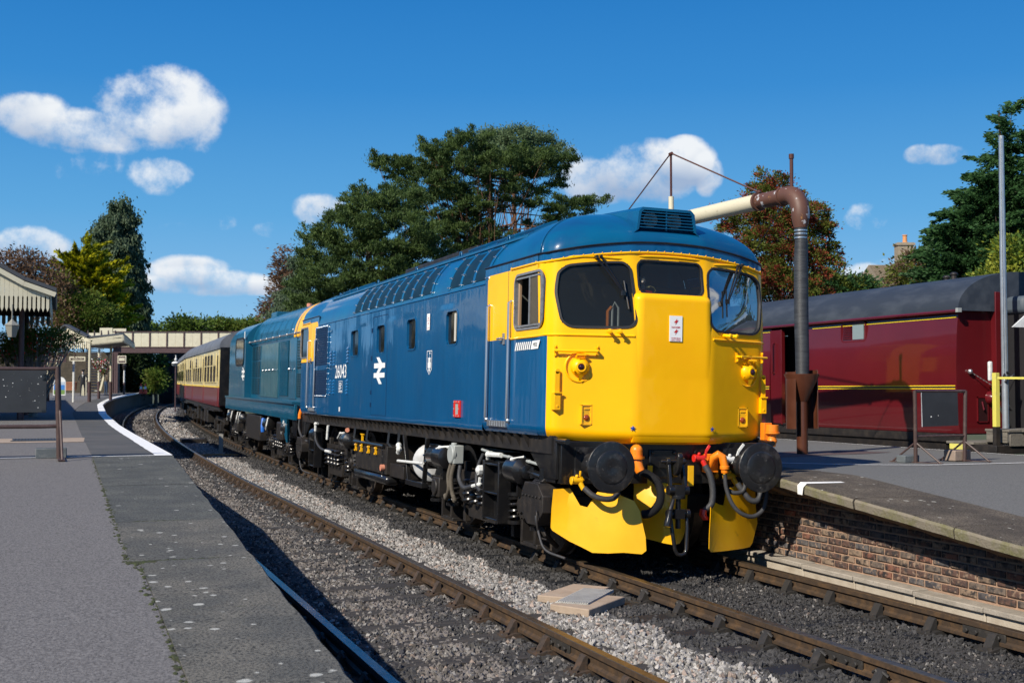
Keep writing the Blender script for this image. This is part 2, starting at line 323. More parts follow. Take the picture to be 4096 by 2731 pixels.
for i in range(31):
    dx = -5.1 + i*.217
    for j, y in enumerate(ys): P[i, j] = (CXL(y)+dx if True else 0, y, G(y)+bedz(dx)+rnd.uniform(-.010, .010))
st(link('ballast_bed', gridmesh('ballast_bed', P, m_bed)))
# ---------------------------------------------------------------- left platform
def sheet(name, rows, mats, kind='structure'):
    """rows: list of lists of points, same length"""
    P = np.array(rows, float); o = link(name, gridmesh(name, P, mats)); o['kind'] = kind; return o
YS = [-13, -10, -7, -4, -1.5, 1, 3.5, 6.2]
inX = lambda Y: -5.62 if Y < 30 else -5.62+BX(Y)-BX(30)
yl = list(np.arange(-13, 6.2, .6))+list(np.arange(6.3, 112, 2.2))
rows = [[(x if x < -6 else inX(y)-.012, y, ZL(y)) for y in yl] for x in (-60, -20, -9, -5.56)]
for r_ in rows[-1:]:
    r_[:] = [(-5.548 if y < -2.78 else -5.60, y, z) if y < 30 else (x, y, z) for x, y, z in r_]
sheet('platform_surface', rows, m_asph_d)
# edge wall of the platform (brick), under the oversailing slabs
rows = [[(EX(y)-.16, y, z if z < -.2 else ZL(y)-.13) for y in yl] for z in (-.4, 9)]
m_wallL = mat('sooty_platform_wall', (.05,.042,.036), .9, var=(2,(.09,.075,.06),.4,.7), bump=(30,.6), obj=False)
sheet('platform_wall_face', rows, m_wallL)
PL = empty('platform_edge', (0,0,0)); tag(PL, 'left platform edge of big grey concrete slabs along the platform track', 'platform edge')
joints = [-8.2, -6.15, -4.4, -2.75, -.75, 2.2, 4.1, 6.2]
for a, b in zip(joints[:-1], joints[1:]):
    w = .0 if a > -3 else -.05
    dz = rnd.uniform(-.004, .004)
    m = M(); gp = .006
    ya, yb = a+gp, b-gp
    xo = [EX(ya), EX(yb)]; xi = [-5.605+(.0 if a > -3 else .06), -5.605+(.0 if a > -3 else .06)]
    n = 8; V = []
    for k in range(n+1):
        y = ya+(yb-ya)*k/n; e = rnd.uniform(-.008, .008)
        xo_ = EX(y)+e; z = ZL(y)+.004+dz
        V += [(xi[0], y, z), (xo_-.014, y, z), (xo_, y, z-.014), (xo_+e*.5, y, z-.12), (xi[0], y, z-.12)]
    F = []
    for k in range(n):
        for q in range(5): F.append((k*5+q, k*5+(q+1) % 5, (k+1)*5+(q+1) % 5, (k+1)*5+q))
    F += [tuple(range(5)), tuple(n*5+q for q in range(5))]
    m.add(V, F); m.build('slab', m_slab if a < -1 else m_slabc, PL, ang=.5)
y = 6.2; k = 0
while y < 112:
    y2 = y+2.0 if y < 60 else y+4.5
    m = M(); V = []; n = 3 if y < 60 else 4
    for q in range(n+1):
        yy = y+.004+(y2-y-.008)*q/n; z = ZL(yy)+.004
        V += [(inX(yy)+.01, yy, z), (EX(yy)-.01, yy, z), (EX(yy), yy, z-.01), (EX(yy), yy, z-.13), (inX(yy)+.01, yy, z-.13)]
    F = []
    for q in range(n):
        for w in range(5): F.append((q*5+w, q*5+(w+1) % 5, (q+1)*5+(w+1) % 5, (q+1)*5+w))
    F += [tuple(range(5)), tuple(n*5+w for w in range(5))]
    m.add(V, F); m.build('slab', m_slabf, PL, ang=.5); y = y2; k += 1
# white edge line, following the curve, folded over the nose
yy = list(np.arange(6.24, 30, .5))+list(np.arange(30, 112, 1.5))
m = M(); V = []
for q, y in enumerate(yy):
    z = ZL(y)+.009; w = .235+rnd.uniform(-.006, .006)
    V += [(EX(y)-w, y, z), (EX(y)-.008, y, z), (EX(y)+.005, y, z-.012), (EX(y)+.005, y, z-.075)]
F = [(i*4+c, i*4+c+1, i*4+c+5, i*4+c+4) for i in range(len(yy)-1) for c in range(3)]
m.add(V, F); m.build('white_edge_line', m_line, PL, ang=.5)
m = M()
for i in range(60):
    x = -4.6-i*.3; wv = rnd.uniform(-.008, .008)
    m.add([(x, 6.16+wv, ZL(6.2)+.012), (x-.3, 6.16+wv*.4, ZL(6.2)+.012), (x-.3, 6.235, ZL(6.2)+.0125), (x, 6.235+wv, ZL(6.2)+.0125)], [(0,1,2,3)])
m.build('white_cross_line', m_line, PL, smooth=False)
# moss in the joint between slabs and asphalt
m = M()
for i in range(700):
    y = rnd.uniform(-7, 6); w = abs(rnd.gauss(0, .018)) * (1 if y < 2 else .6); x = -5.612+rnd.gauss(0, .012)+(.055 if y < -2.8 else 0)
    if rnd.random() < .35: y = -2.78+rnd.gauss(0, .02); x = rnd.uniform(-5.62, -5.45)
    m.sphere((x, y, ZL(y)+.001), .005+w*.35, n=6, m=4, sc=(1, 2.4, .4))
for i in range(160):
    jy = rnd.choice(joints[1:5]); m.sphere((rnd.uniform(-5.5, -5.0), jy+rnd.gauss(0, .006), ZL(jy)+.002), rnd.uniform(.006, .013), n=5, m=3, sc=(2, 1, .5))
tag(m.build('moss', m_moss), kind='stuff')
# pale concrete strip with a drain cover, further along the left platform
m_peach = mat('pale_pink_concrete', (.30,.23,.17), .9, var=(5,(.38,.30,.23),.4,.7), bump=(60,.4), obj=False)
m = M(); z = ZL(12)+.006
m.add([(-14, 11.1, z), (-5.63, 11.1, z), (-5.58, 13.0, z), (-14, 13.0, z)], [(0,1,2,3)])
st(m.build('concrete_strip', m_peach, smooth=False))
m = M(); m_drain = mat('steel_drain_grating', (.10,.11,.12), .5, metal=.6)
for i in range(14): m.box(-6.78+i*.053, -6.745+i*.053, 11.7, 12.5, z+.002, z+.014)
m.box(-6.8, -6.04, 11.66, 11.7, z+.002, z+.016); m.box(-6.8, -6.04, 12.5, 12.54, z+.002, z+.016)
tag(m.build('drain_cover', m_drain), 'long grey drain grating set in the pale strip behind the left sign frame', 'drain cover')

# ---------------------------------------------------------------- right platform
yl = [-12, -8, -5, -4, -3, -2, -1, 0, .35, 1, 2, 3, 5, 8, 11, 15, 20, 30, 45]
rows = [[(x, y, ZRp(x, y)) for y in yl] for x in (2.12, 3.2, 4.5, 6.2, 7.5)]
sheet('platform_surface', rows, m_asph_r)
rows = [[(7.55, y, z if z < 0 else ZRp(7.5, y)) for y in yl] for z in (9, -.4)]
sheet('platform_wall_face', rows, m_wallL)
PR = empty('platform_edge', (0,0,0)); tag(PR, 'right platform edge of mossy stone slabs ramping down beside the blue locomotive', 'platform edge')
jr = [-8.6, -6.4, -4.35, -2.38, -.98, 1.05, 3.1, 5.2, 7.4, 9.6, 12, 14.5, 17]
for a, b in zip(jr[:-1], jr[1:]):
    m = M(); V = []; n = 10; ya, yb = a+.007, b-.007
    for k in range(n+1):
        y = ya+(yb-ya)*k/n; e = rnd.uniform(-.010, .010)+.01*sin(y*3); z = ZRp(1.2, y)+.006
        xi = 2.14+.02*sin(a)
        V += [(xi, y, ZRp(xi, y)+.006), (1.16+e, y, z), (1.128+e, y, z-.012), (1.115+e, y, z-.035), (1.125+e, y, z-.105), (xi, y, z-.11)]
    F = []
    for k in range(n):
        for q in range(6): F.append((k*6+q, k*6+(q+1) % 6, (k+1)*6+(q+1) % 6, (k+1)*6+q))
    F += [tuple(range(6)), tuple(n*6+q for q in range(6))]
    mi = [(1 if i % 6 in (2, 3) and i < 6*n else 0) for i in range(len(F))]
    m.add(V, F); m.I = mi; m.build('slab', [m_stone, m_mossy], PR, ang=.5)
# white painted mark on the edge and the white lines
m = M(); a, b = -.14, .06
m.add([(1.62, a, ZRp(1.62, a)+.012), (1.62, a+.07, ZRp(1.62, a+.07)+.012), (1.14, a+.09, ZRp(1.2, a+.09)+.013), (1.14, a-.02, ZRp(1.2, a-.02)+.013), (1.10, a+.09, ZRp(1.2, a)-.015), (1.10, a-.02, ZRp(1.2, a)-.024), (1.10, a+.085, ZRp(1.2, a)-.10), (1.10, a+.0, ZRp(1.2, a)-.105)], [(0,1,2,3), (3,2,4,5), (5,4,6,7)])
m.build('white_mark', m_line, PR, smooth=False)
def stripe(name, pts, w, parent=None, zf=lambda x, y: ZRp(x, y)+.009, mt=None):
    m = M(); V = []
    Q = []
    for (x0, y0), (x1, y1) in zip(pts[:-1], pts[1:]):
        n = max(1, int(math.hypot(x1-x0, y1-y0)/.3))
        Q += [(x0+(x1-x0)*k/n, y0+(y1-y0)*k/n) for k in range(n)]
    Q.append(pts[-1])
    for i, (x, y) in enumerate(Q):
        a = Q[max(0, i-1)]; b = Q[min(len(Q)-1, i+1)]; d = Vector((b[0]-a[0], b[1]-a[1])).normalized(); nx, ny = -d.y, d.x; ww = w/2*rnd.uniform(.88, 1.08)
        V += [(x+nx*ww, y+ny*ww, zf(x+nx*ww, y+ny*ww)), (x-nx*ww, y-ny*ww, zf(x-nx*ww, y-ny*ww))]
    m.add(V, [(i*2, i*2+1, i*2+3, i*2+2) for i in range(len(Q)-1)]); return m.build(name, mt or m_line, parent, smooth=False)
stripe('white_cross_line', [(2.2, 3.0), (2.75, 2.5), (3.35, 2.06), (4.25, 1.78), (5.6, 1.9), (7.2, 2.15)], .062, PR)
stripe('white_edge_line', [(7.43, -3), (7.43, 2.9), (7.40, 6.4), (7.40, 30)], .05, PR)
m_linef = mat('worn_paint_line', (.30,.30,.29), .9, var=(30,(.12,.12,.12),.4,.7), obj=False)
stripe('worn_line', [(3.15, -2.05), (4.6, -1.85), (6.2, -1.6)], .03, PR, mt=m_linef)
m_patch = mat('red_brown_stain', (.085,.05,.045), .85, var=(3,(.11,.09,.085),.4,.7), bump=(150,.4), bdist=.004, obj=False)
m = M(); m.add([(x, y, ZRp(x, y)+.005) for x, y in [(3.4, 3.9), (4.4, 4.3), (5.4, 4.55), (6.1, 4.9), (5.6, 5.5), (4.6, 5.4), (3.9, 5.0)]], [tuple(range(7))])
st(m.build('tarmac_patch', m_patch, smooth=False))
# brick wall below the right platform: core, then every brick laid singly
WX = 1.55
m_mortar = mat('pink_lime_mortar', (.38,.24,.16), .95, var=(8,(.22,.15,.11),.4,.7), bump=(60,.6), obj=False)
BW = empty('brick_platform_wall', (0,0,0)); tag(BW, 'old brick retaining wall under the right platform edge, patchy red and sooty bricks', 'brick wall')
m = M(); m.box(WX+.006, WX+.3, -9, 17, -.3, .58); m.prism([(-9, .5), (17, .5), (17, .78), (.3, .78), (-2.8, .50)], 'x', WX+.007, WX+.29); m.build('mortar_core', m_mortar, BW)
brm = []
BC = [((.17,.075,.05),(.05,.032,.03)), ((.10,.055,.042),(.035,.028,.028)), ((.21,.15,.105),(.09,.06,.05)), ((.045,.042,.048),(.10,.09,.085)), ((.26,.085,.05),(.10,.05,.035)), ((.13,.10,.08),(.04,.035,.035))]
for i, (a, b) in enumerate(BC): brm.append(mat('fired_brick', a, .85, var=(13,(.022,.019,.020) if i % 2 == 0 else b,.44,.58), var2=(21,(.25,.175,.125),.56,.66), bump=(60,.7), bdist=.006, obj=False))
def brickmesh(mt, L_=.213, H_=.0565):
    m = M(); h = L_/2; w = H_/2; b = .009
    for s_ in (0,):
        V = [(-.012, -h+b*2, -w+b), (-.012, h-b*2, -w+b), (-.012, h-b*2, w-b), (-.012, -h+b*2, w-b), (-.004, -h, -w), (-.004, h, -w), (-.004, h, w), (-.004, -h, w), (.03, -h, -w), (.03, h, -w), (.03, h, w), (.03, -h, w)]
        V = [(x+rnd.uniform(-.002, .002), y+rnd.uniform(-.003, .003), z+rnd.uniform(-.002, .002)) for x, y, z in V]
        m.add(V, [(3,2,1,0)]+[(i, (i+1) % 4, 4+(i+1) % 4, 4+i) for i in range(4)]+[(4+i, 4+(i+1) % 4, 8+(i+1) % 4, 8+i) for i in range(4)])
    return m.mesh('brick', mt, ang=.5)
bm_ = [[brickmesh(brm[i]) for q in range(2)] for i in range(6)]
hb_ = [brickmesh(brm[i], .105) for i in range(6)]
nb = 0
for c in range(12):
    z = .055+c*.0745; y = -4.6 + (.0 if c % 2 else .117)
    hd = c % 4 == 3
    while y < 3.0:
        L0 = .234
        top = ZRp(1.2, y)-.12
        if z+.02 < top:
            k = rnd.choices(range(6), [17, 26, 18, 20, 4, 17])[0]
            if nb < 330: link('brick', rnd.choice(bm_[k]), BW, (WX+rnd.uniform(-.003, .003), y+.111, z)); nb += 1
        y += L0
# corbel course: projecting wedge stones below the slabs
m_corb = mat('brown_corbel_stone', (.20,.13,.08), .9, var=(8,(.13,.09,.06),.4,.7), bump=(50,.6), obj=False)
y = -4.3
while y < 3:
    zt = ZRp(1.2, y+.12)-.112
    m = M(); m.prism([(1.24, zt), (1.58, zt), (1.58, zt-.13), (1.52, zt-.13), (1.26, zt-.03)], 'y', y, y+.2); m.build('corbel', m_corb, BW, bevel=.005)
    y += .41
# concrete cable trough in front of the wall
m_conc = mat('cream_concrete', (.40,.35,.28), .9, var=(5,(.30,.25,.19),.45,.7), var2=(40,(.48,.44,.37),.55,.75), bump=(70,.5), obj=False)
m_conct = mat('dirty_concrete_lid', (.27,.24,.20), .9, var=(4,(.36,.32,.27),.4,.65), var2=(70,(.16,.15,.13),.55,.7), bump=(90,.7), obj=False)
CT = empty('cable_trough', (0,0,0)); tag(CT, 'pale concrete cable trough with lids along the foot of the brick wall', 'cable trough')
y = -4.2; i = 0
while y < 3.4:
    ln = .90+rnd.uniform(-.02, .02); dz = rnd.uniform(-.008, .01)
    m = M(); m.prism([(1.40, -.26), (WX+.008, -.26), (WX+.008, -.035+dz), (1.40, -.035+dz)], 'y', y+.006, y+ln-.006)
    # notch below the lid
    m.build('trough_block', m_conc, CT, bevel=.008)
    m = M(); m.box(1.365, WX+.006, y+.004+rnd.uniform(0, .01), y+ln-.004, -.033+dz, .016+dz); m.build('trough_lid', m_conct, CT, bevel=.009, rot=(0, rnd.uniform(-.0, .012), 0))
    y += ln; i += 1
# ---------------------------------------------------------------- tracks
def railmesh(name, side_x, cxf, y0, y1, mats, parent):
    prof = [(-.037,0),(-.034,.004),(.034,.004),(.037,0),(.037,-.038),(.012,-.052),(.010,-.100),(.034,-.115),(.034,-.140),(-.034,-.140),(-.034,-.115),(-.010,-.100),(-.012,-.052),(-.037,-.038)]
    ysr = list(np.arange(y0, min(y1, 60), 1.0))+list(np.arange(max(60, y0), y1+.1, 2.0))
    V = []; n = len(prof)
    for y in ysr:
        for a, b in prof: V.append((cxf(y)+side_x+a, y, G(y)+b))
    F = []; I = []
    for i in range(len(ysr)-1):
        for k in range(n):
            F.append((i*n+k, i*n+(k+1) % n, (i+1)*n+(k+1) % n, (i+1)*n+k)); I.append(1 if k in (0, 1, 2) else 0)
    F.append(tuple(range(n))); I.append(0); m = M(); m.add(V, F); m.I = I
    return m.build(name, mats, parent, ang=.5)
def chairmesh(mt, kmat):
    m = M()
    m.box(-.10, .10, -.19, .19, -.185, -.158) if False else m.prism([(-.17, -.186), (.17, -.186), (.17, -.166), (.07, -.146), (-.07, -.146), (-.17, -.166)], 'y', -.095, .095)
    for s_ in (-1, 1):      # jaws
        m.prism([(s_*.038, -.150), (s_*.125, -.163), (s_*.10, -.120), (s_*.062, -.052), (s_*.046, -.046), (s_*.038, -.058)], 'y', -.045, .045)
        m.cyl((s_*.135, .055, -.175), (s_*.135, .055, -.140), .022, n=6); m.cyl((s_*.135, -.055, -.175), (s_*.135, -.055, -.140), .022, n=6)
    me = m.mesh('chair', mt, ang=.5); k = M()
    pts = [(-.052+.010*sin(t*2.2), -.08+.16*t/6, -.072+.018*cos(t*1.7)) for t in range(7)]
    k.tube([(-.056, -.085, -.085), (-.064, -.04, -.062), (-.052, 0, -.095), (-.064, .04, -.062), (-.056, .085, -.085)], .013, n=6)
    return me, k.mesh('spring_key', kmat)
def fishplate(x, y, z, parent, mt, s_):
    m = M(); m.box(x-.028 if s_ < 0 else x+.012, x-.012 if s_ < 0 else x+.028, y-.24, y+.24, z-.112, z-.045)
    for k in (-.18, -.07, .07, .18): m.cyl((x+s_*.026, y+k, z-.08), (x+s_*.052, y+k, z-.08), .020, n=6)
    m.build('fishplate', mt, parent, bevel=.004)
def sleepermesh(mt, k):
    m = M(); r2 = random.Random(k); V = []; n = 8
    for q in range(n+1):
        x = -1.3+2.6*q/n; j = lambda: r2.uniform(-.006, .006)
        V += [(x+j(), -.125+j(), -.30), (x+j(), -.125+j(), j()), (x+j(), .125+j(), j()), (x+j(), .125+j(), -.30)]
    F = [(q*4+a, q*4+(a+1) % 4, q*4+4+(a+1) % 4, q*4+4+a) for q in range(n) for a in range(4)]+[(0,1,2,3), tuple(n*4+a for a in range(4))]
    m.add(V, F); return m.mesh('sleeper', mt, ang=.5)
HG = .80
def track(cxf, label, mats_rail_L, mats_rail_R, msl, mch, y0, y1, sp, off, fish, canted):
    T = empty('railway_track', (0,0,0)); tag(T, label, 'railway track')
    railmesh('rail', -HG, cxf, y0, y1, mats_rail_L, T); railmesh('rail', HG, cxf, y0, y1, mats_rail_R, T)
    ch, ky = chairmesh(mch, m_chaird); sl = [sleepermesh(msl, i) for i in range(4)]
    y = y0+off; i = 0; far = M(); farc = M()
    while y < y1-1:
        rz = -math.atan((cxf(y+.5)-cxf(y-.5)))
        if y < 34:
            link('sleeper', sl[i % 4], T, (cxf(y)+rnd.uniform(-.03, .03), y, G(y)-.180), (0, 0, rz))
            for s_ in (-1, 1):
                c = link('chair', ch, T, (cxf(y)+s_*HG, y, G(y)), (0, 0, rz + (pi if s_ > 0 else 0)))
                link('spring_key', ky, c)
        elif y < 95:
            far.box(cxf(y)-1.3, cxf(y)+1.3, y-.125, y+.125, G(y)-.3, G(y)-.187)
            for s_ in (-1, 1): farc.box(cxf(y)+s_*HG-.12, cxf(y)+s_*HG+.12, y-.05, y+.05, G(y)-.186, G(y)-.06)
        y += sp; i += 1
    tag(far.build('far_sleepers', msl, T, smooth=False), kind='stuff'); tag(farc.build('far_chairs', mch, T, smooth=False), kind='stuff')
    for (s_, yf, mt) in fish: fishplate(cxf(yf)+s_*HG, yf, G(yf), T, mt, 1 if s_ < 0 else -1); fishplate(cxf(yf)+s_*HG, yf, G(yf), T, mt, -1 if s_ < 0 else 1)
    return T
TL = track(CXL, 'railway track under the blue locomotive, dusty rails on oily timber sleepers', [m_rust, m_railtop], [m_rust, m_railtop], m_sleepb, m_chaird, -12, 110, .715, .30, [(-1, -3.35, m_chaird), (1, -2.98, m_chaird)], True)
TN = track(CXN, 'empty railway track beside the left platform with rusty rails', [m_chaird, m_railshine], [m_rust, m_railtop], m_sleep, m_chair, -12, 125, .715, .0, [(1, -2.15, m_chaird), (-1, -3.4, m_chaird)], False)
# ---------------------------------------------------------------- ballast stones (scattered, kind stuff)
def stone_material():
    m = bpy.data.materials.new('ballast_stone'); m.use_nodes = True; nd, lk, b = nodes(m)
    a = nd.new('ShaderNodeAttribute'); a.attribute_type = 'INSTANCER'; a.attribute_name = 'scol'; lk.new(a.outputs['Color'], b.inputs['Base Color']); b.inputs['Roughness'].default_value = .8
    g = nd.new('ShaderNodeNewGeometry'); n = nd.new('ShaderNodeTexNoise'); n.inputs['Scale'].default_value = 160; lk.new(g.outputs['Position'], n.inputs['Vector'])
    bp = nd.new('ShaderNodeBump'); bp.inputs['Strength'].default_value = .6; bp.inputs['Distance'].default_value = .004; lk.new(n.outputs[0], bp.inputs['Height']); lk.new(bp.outputs[0], b.inputs['Normal'])
    mx = nd.new('ShaderNodeMix'); mx.data_type = 'RGBA'; mx.blend_type = 'MULTIPLY'; mx.inputs['Factor'].default_value = 1.; lk.new(a.outputs['Color'], mx.inputs['A'])
    r = nd.new('ShaderNodeMapRange'); r.inputs[1].default_value = .3; r.inputs[2].default_value = .7; r.inputs[3].default_value = .65; r.inputs[4].default_value = 1.3
    lk.new(n.outputs[0], r.inputs[0]); lk.new(r.outputs[0], mx.inputs['B']); lk.new(mx.outputs['Result'], b.inputs['Base Color']); return m
m_st = stone_material()
def rockgroup(nvar=5, sub=1):
    g = bpy.data.node_groups.new('scatter_stones', 'GeometryNodeTree')
    g.interface.new_socket('Geometry', in_out='INPUT', socket_type='NodeSocketGeometry'); g.interface.new_socket('Geometry', in_out='OUTPUT', socket_type='NodeSocketGeometry')
    nd = g.nodes; lk = g.links; gi = nd.new('NodeGroupInput'); go = nd.new('NodeGroupOutput'); g2i = nd.new('GeometryNodeGeometryToInstance')
    for k in range(nvar):
        ico = nd.new('GeometryNodeMeshIcoSphere'); ico.inputs['Subdivisions'].default_value = sub; ico.inputs['Radius'].default_value = 1
        sp = nd.new('GeometryNodeSetPosition'); lk.new(ico.outputs[0], sp.inputs['Geometry'])
        pos = nd.new('GeometryNodeInputPosition'); va = nd.new('ShaderNodeVectorMath'); va.operation = 'ADD'; va.inputs[1].default_value = (k*13.1, k*5.7, k*3.3); lk.new(pos.outputs[0], va.inputs[0])
        wn = nd.new('ShaderNodeTexWhiteNoise'); lk.new(va.outputs[0], wn.inputs['Vector'])
        vs = nd.new('ShaderNodeVectorMath'); vs.operation = 'SUBTRACT'; vs.inputs[1].default_value = (.5,.5,.5); lk.new(wn.outputs['Color'], vs.inputs[0])
        vm = nd.new('ShaderNodeVectorMath'); vm.operation = 'SCALE'; vm.inputs['Scale'].default_value = .75; lk.new(vs.outputs[0], vm.inputs[0]); lk.new(vm.outputs[0], sp.inputs['Offset'])
        tr = nd.new('GeometryNodeTransform'); lk.new(sp.outputs[0], tr.inputs[0]); tr.inputs['Scale'].default_value = (1.15, .85, .68)
        sm = nd.new('GeometryNodeSetMaterial'); sm.inputs['Material'].default_value = m_st; lk.new(tr.outputs[0], sm.inputs[0]); lk.new(sm.outputs[0], g2i.inputs[0])
    ip = nd.new('GeometryNodeInstanceOnPoints'); ip.inputs['Pick Instance'].default_value = True
    lk.new(gi.outputs[0], ip.inputs['Points']); lk.new(g2i.outputs[0], ip.inputs['Instance'])
    def attr(nm, ty):
        a = nd.new('GeometryNodeInputNamedAttribute'); a.data_type = ty; a.inputs['Name'].default_value = nm; return a.outputs['Attribute']
    lk.new(attr('srot', 'FLOAT_VECTOR'), ip.inputs['Rotation']); lk.new(attr('sscl', 'FLOAT_VECTOR'), ip.inputs['Scale']); lk.new(attr('sidx', 'INT'), ip.inputs['Instance Index'])
    lk.new(ip.outputs[0], go.inputs[0]); return g
RG = rockgroup()
def scatter(name, P, size, colr):
    n = len(P); me = bpy.data.meshes.new(name); me.vertices.add(n); me.vertices.foreach_set('co', np.asarray(P, np.float32).ravel())
    a = me.attributes.new('srot', 'FLOAT_VECTOR', 'POINT'); a.data.foreach_set('vector', rng.uniform(0, 6.28, (n, 3)).astype(np.float32).ravel())
    a = me.attributes.new('sscl', 'FLOAT_VECTOR', 'POINT'); a.data.foreach_set('vector', np.repeat(size[:, None], 3, 1).astype(np.float32).ravel())
    a = me.attributes.new('sidx', 'INT', 'POINT'); a.data.foreach_set('value', rng.integers(0, 5, n).astype(np.int32))
    a = me.attributes.new('scol', 'FLOAT_COLOR', 'POINT'); a.data.foreach_set('color', np.concatenate([colr, np.ones((n, 1))], 1).astype(np.float32).ravel())
    o = link(name, me); md = o.modifiers.new('scatter', 'NODES'); md.node_group = RG; return tag(o, kind='stuff')
def vn(x, y, s, seed=0):                                     # cheap smooth noise
    r = np.random.default_rng(seed); v = 0
    for k in range(5):
        a, b, c, d = r.uniform(-1, 1, 4); v = v + np.sin(x*s*(a*2+.5)*(1+k*.5)+c*6+np.cos(y*s*(b+.3))*1.5)*np.cos(y*s*(b*2+.6)*(1+k*.4)+d*6)
    return v/2.2
def strip(y0, y1, n, smin, smax):
    y = rng.uniform(y0, y1, n); dx = rng.uniform(-4.95, 1.34, n)
    cx = np.array([CXL(v) for v in y]); gz = np.array([G(v) for v in y])
    near_rail = np.minimum(np.minimum(abs(dx-.8), abs(dx+.8)), np.minimum(abs(dx+3.32-.8), abs(dx+3.32+.8))) < .045
    size = rng.uniform(smin, smax, n)*rng.choice([.6, 1, 1, 1.15], n)
    loco4 = abs(dx) < .72
    size = np.where(loco4, size*np.where(rng.random(n) < .85, .5, .85), size)
    # sleepers keep most stones off their tops
    def slp(y, off): return abs(((y+12-off+.3575) % .715)-.3575) < .135
    on_l = slp(y, .30) & (abs(dx) < 1.30); on_n = slp(y, .0) & (abs(dx+3.32) < 1.30)
    thin = rng.random(n)
    inn = vn(dx*1.0, y*1.0, 1.4, 3)
    keep = ~near_rail & ~((on_l & (abs(dx) > .78)) & (thin > .05)) & ~((on_l & loco4) & (thin > .8+.5*inn)) & ~(on_n & (thin > np.where(dx+3.32 > .8, .03, np.clip(.50+.5*inn, .1, .97))))
    zb = np.where(loco4, -.184, np.where(abs(dx+3.32) < .7, -.205, -.195))
    zb = np.where(dx > 1.02, -.205+(dx-1.02)*.10, zb); z = gz+zb+size*.25+rng.uniform(-.01, .012, n)
    # colours
    light = np.stack([rng.uniform(.12, .40, n)]*3, 1)*np.array([1.0, .95, .89]); pink = rng.random(n) < .12; light[pink] *= np.array([1.05, .86, .76]); gr = rng.random(n) < .2; light[gr] *= .6
    dark = np.stack([rng.uniform(.018, .05, n)]*3, 1)*np.array([1, .97, .98])
    brown = np.stack([rng.uniform(.035, .17, n)]*3, 1)*np.array([1.05, .94, .86])
    wob = vn(dx*1.0, y, .9, 5)*.14
    d_in_l = np.abs(dx) + wob
    zone_dark_l = d_in_l < 1.42                                # oily ballast round the loco track
    four_l = loco4 & (rng.random(n) < .10) & (vn(dx, y, 1.3, 9) > .1)
    dn = dx+3.32; nn_ = vn(dx, y, 1.1, 11)
    zone_mid = (dn > .86+wob*.5) & ~zone_dark_l                # pale stones between the tracks
    col = np.where(zone_mid[:, None], light, brown)
    # platform track: near rails dark, further left mixed
    dn_dark = (np.abs(np.abs(dn)-.55) < .26+.12*nn_) & (rng.random(n) < .88)
    col = np.where((dn_dark & ~zone_mid & ~zone_dark_l)[:, None], dark*1.2, col)
    lf = (~zone_mid & ~zone_dark_l & (rng.random(n) < .10+.16*(nn_ > 0))); col = np.where(lf[:, None], light*.72, col)
    mixd = zone_mid & (rng.random(n) < np.clip(.30-(d_in_l-1.42)*1.2, 0, .3)); col = np.where(mixd[:, None], dark*1.6, col)
    dk = zone_dark_l & (rng.random(n) > .045); col = np.where(dk[:, None], dark, np.where(zone_dark_l[:, None], brown, col)); col = np.where(four_l[:, None], light*.55, col)
    rgt = (dx > 1.02) & (rng.random(n) < .75); dens_k=0; col = np.where(rgt[:, None], light*.62, col)
    P = np.stack([cx+dx, y, z], 1)
    return P[keep], size[keep], col[keep]
for (a, b, n, s0, s1) in ((-6.5, 2.5, 90000, .016, .030), (2.5, 12, 66000, .018, .032), (12, 34, 60000, .024, .038), (34, 90, 26000, .045, .075)):
    scatter('ballast_stones', *strip(a, b, n, s0, s1))
# ================================================================ BLUE LOCOMOTIVE (local frame: x across, y back from the buffers, z up from rail)
CANT = R_(1.28)
LOC = empty('diesel_locomotive', (0,0,0), (0, CANT, 0))
tag(LOC, 'glossy rail blue diesel locomotive with big yellow front and number 26043', 'locomotive')
HW = 1.345; YE = 15.72
def lerp(a, b, t): return a+(b-a)*t
def sm(t): t = min(1, max(0, t)); return t*t*(3-2*t)
def fbase(x):                                            # plan of the cab front at waist height
    a = abs(x)
    if a < .44: y = .635
    elif a < 1.16: y = .635+(a-.44)*.34
    else:
        t = min(1, (a-1.16)/(HW-1.16)); y = .635+.2448+.0+ .23*(1-sqrt(max(0, 1-t*t)))+ (HW-1.16)*.34*t*.6
    return y
def smooth_y(x):                                         # soften the kinks
    return sum(fbase(min(HW, abs(x+d))) for d in (-.045, -.02, 0, .02, .045))/5 if abs(x) < HW-.05 else fbase(x)
def rake(z): return .15*sm((z-2.40)/.85)-.012*sm((z-1.3)/.9) + (.05*(1-sm((z-1.25)/.14)))
def ctr(x): return 1-(abs(x)/1.3)**2 if abs(x) < 1.3 else 0.
def Sf(x, z, off=0.):
    w = 1-.62*sm((abs(x)-.36)/.7)
    y = smooth_y(x)+rake(z)*w
    if off:
        e = .01; s1 = smooth_y(min(x+e, HW))-smooth_y(max(x-e, -HW)); n = Vector((s1/(2*e), -1, -.10 if z > 2.4 else 0)).normalized(); return Vector((x, y, z))+n*off
    return Vector((x, y, z))
def Ss(y, z, off=0.): return Vector((-HW-off, y, z))
def rr(x0, x1, z0, z1, r, n=6, ztop=None):
    P = []
    for cx, cz, a0 in ((x1-r, z1-r, 0), (x0+r, z1-r, 90), (x0+r, z0+r, 180), (x1-r, z0+r, 270)):
        for k in range(n+1):
            t = R_(a0+90*k/n); P.append((cx+r*cos(t), cz+r*sin(t)))
    return P
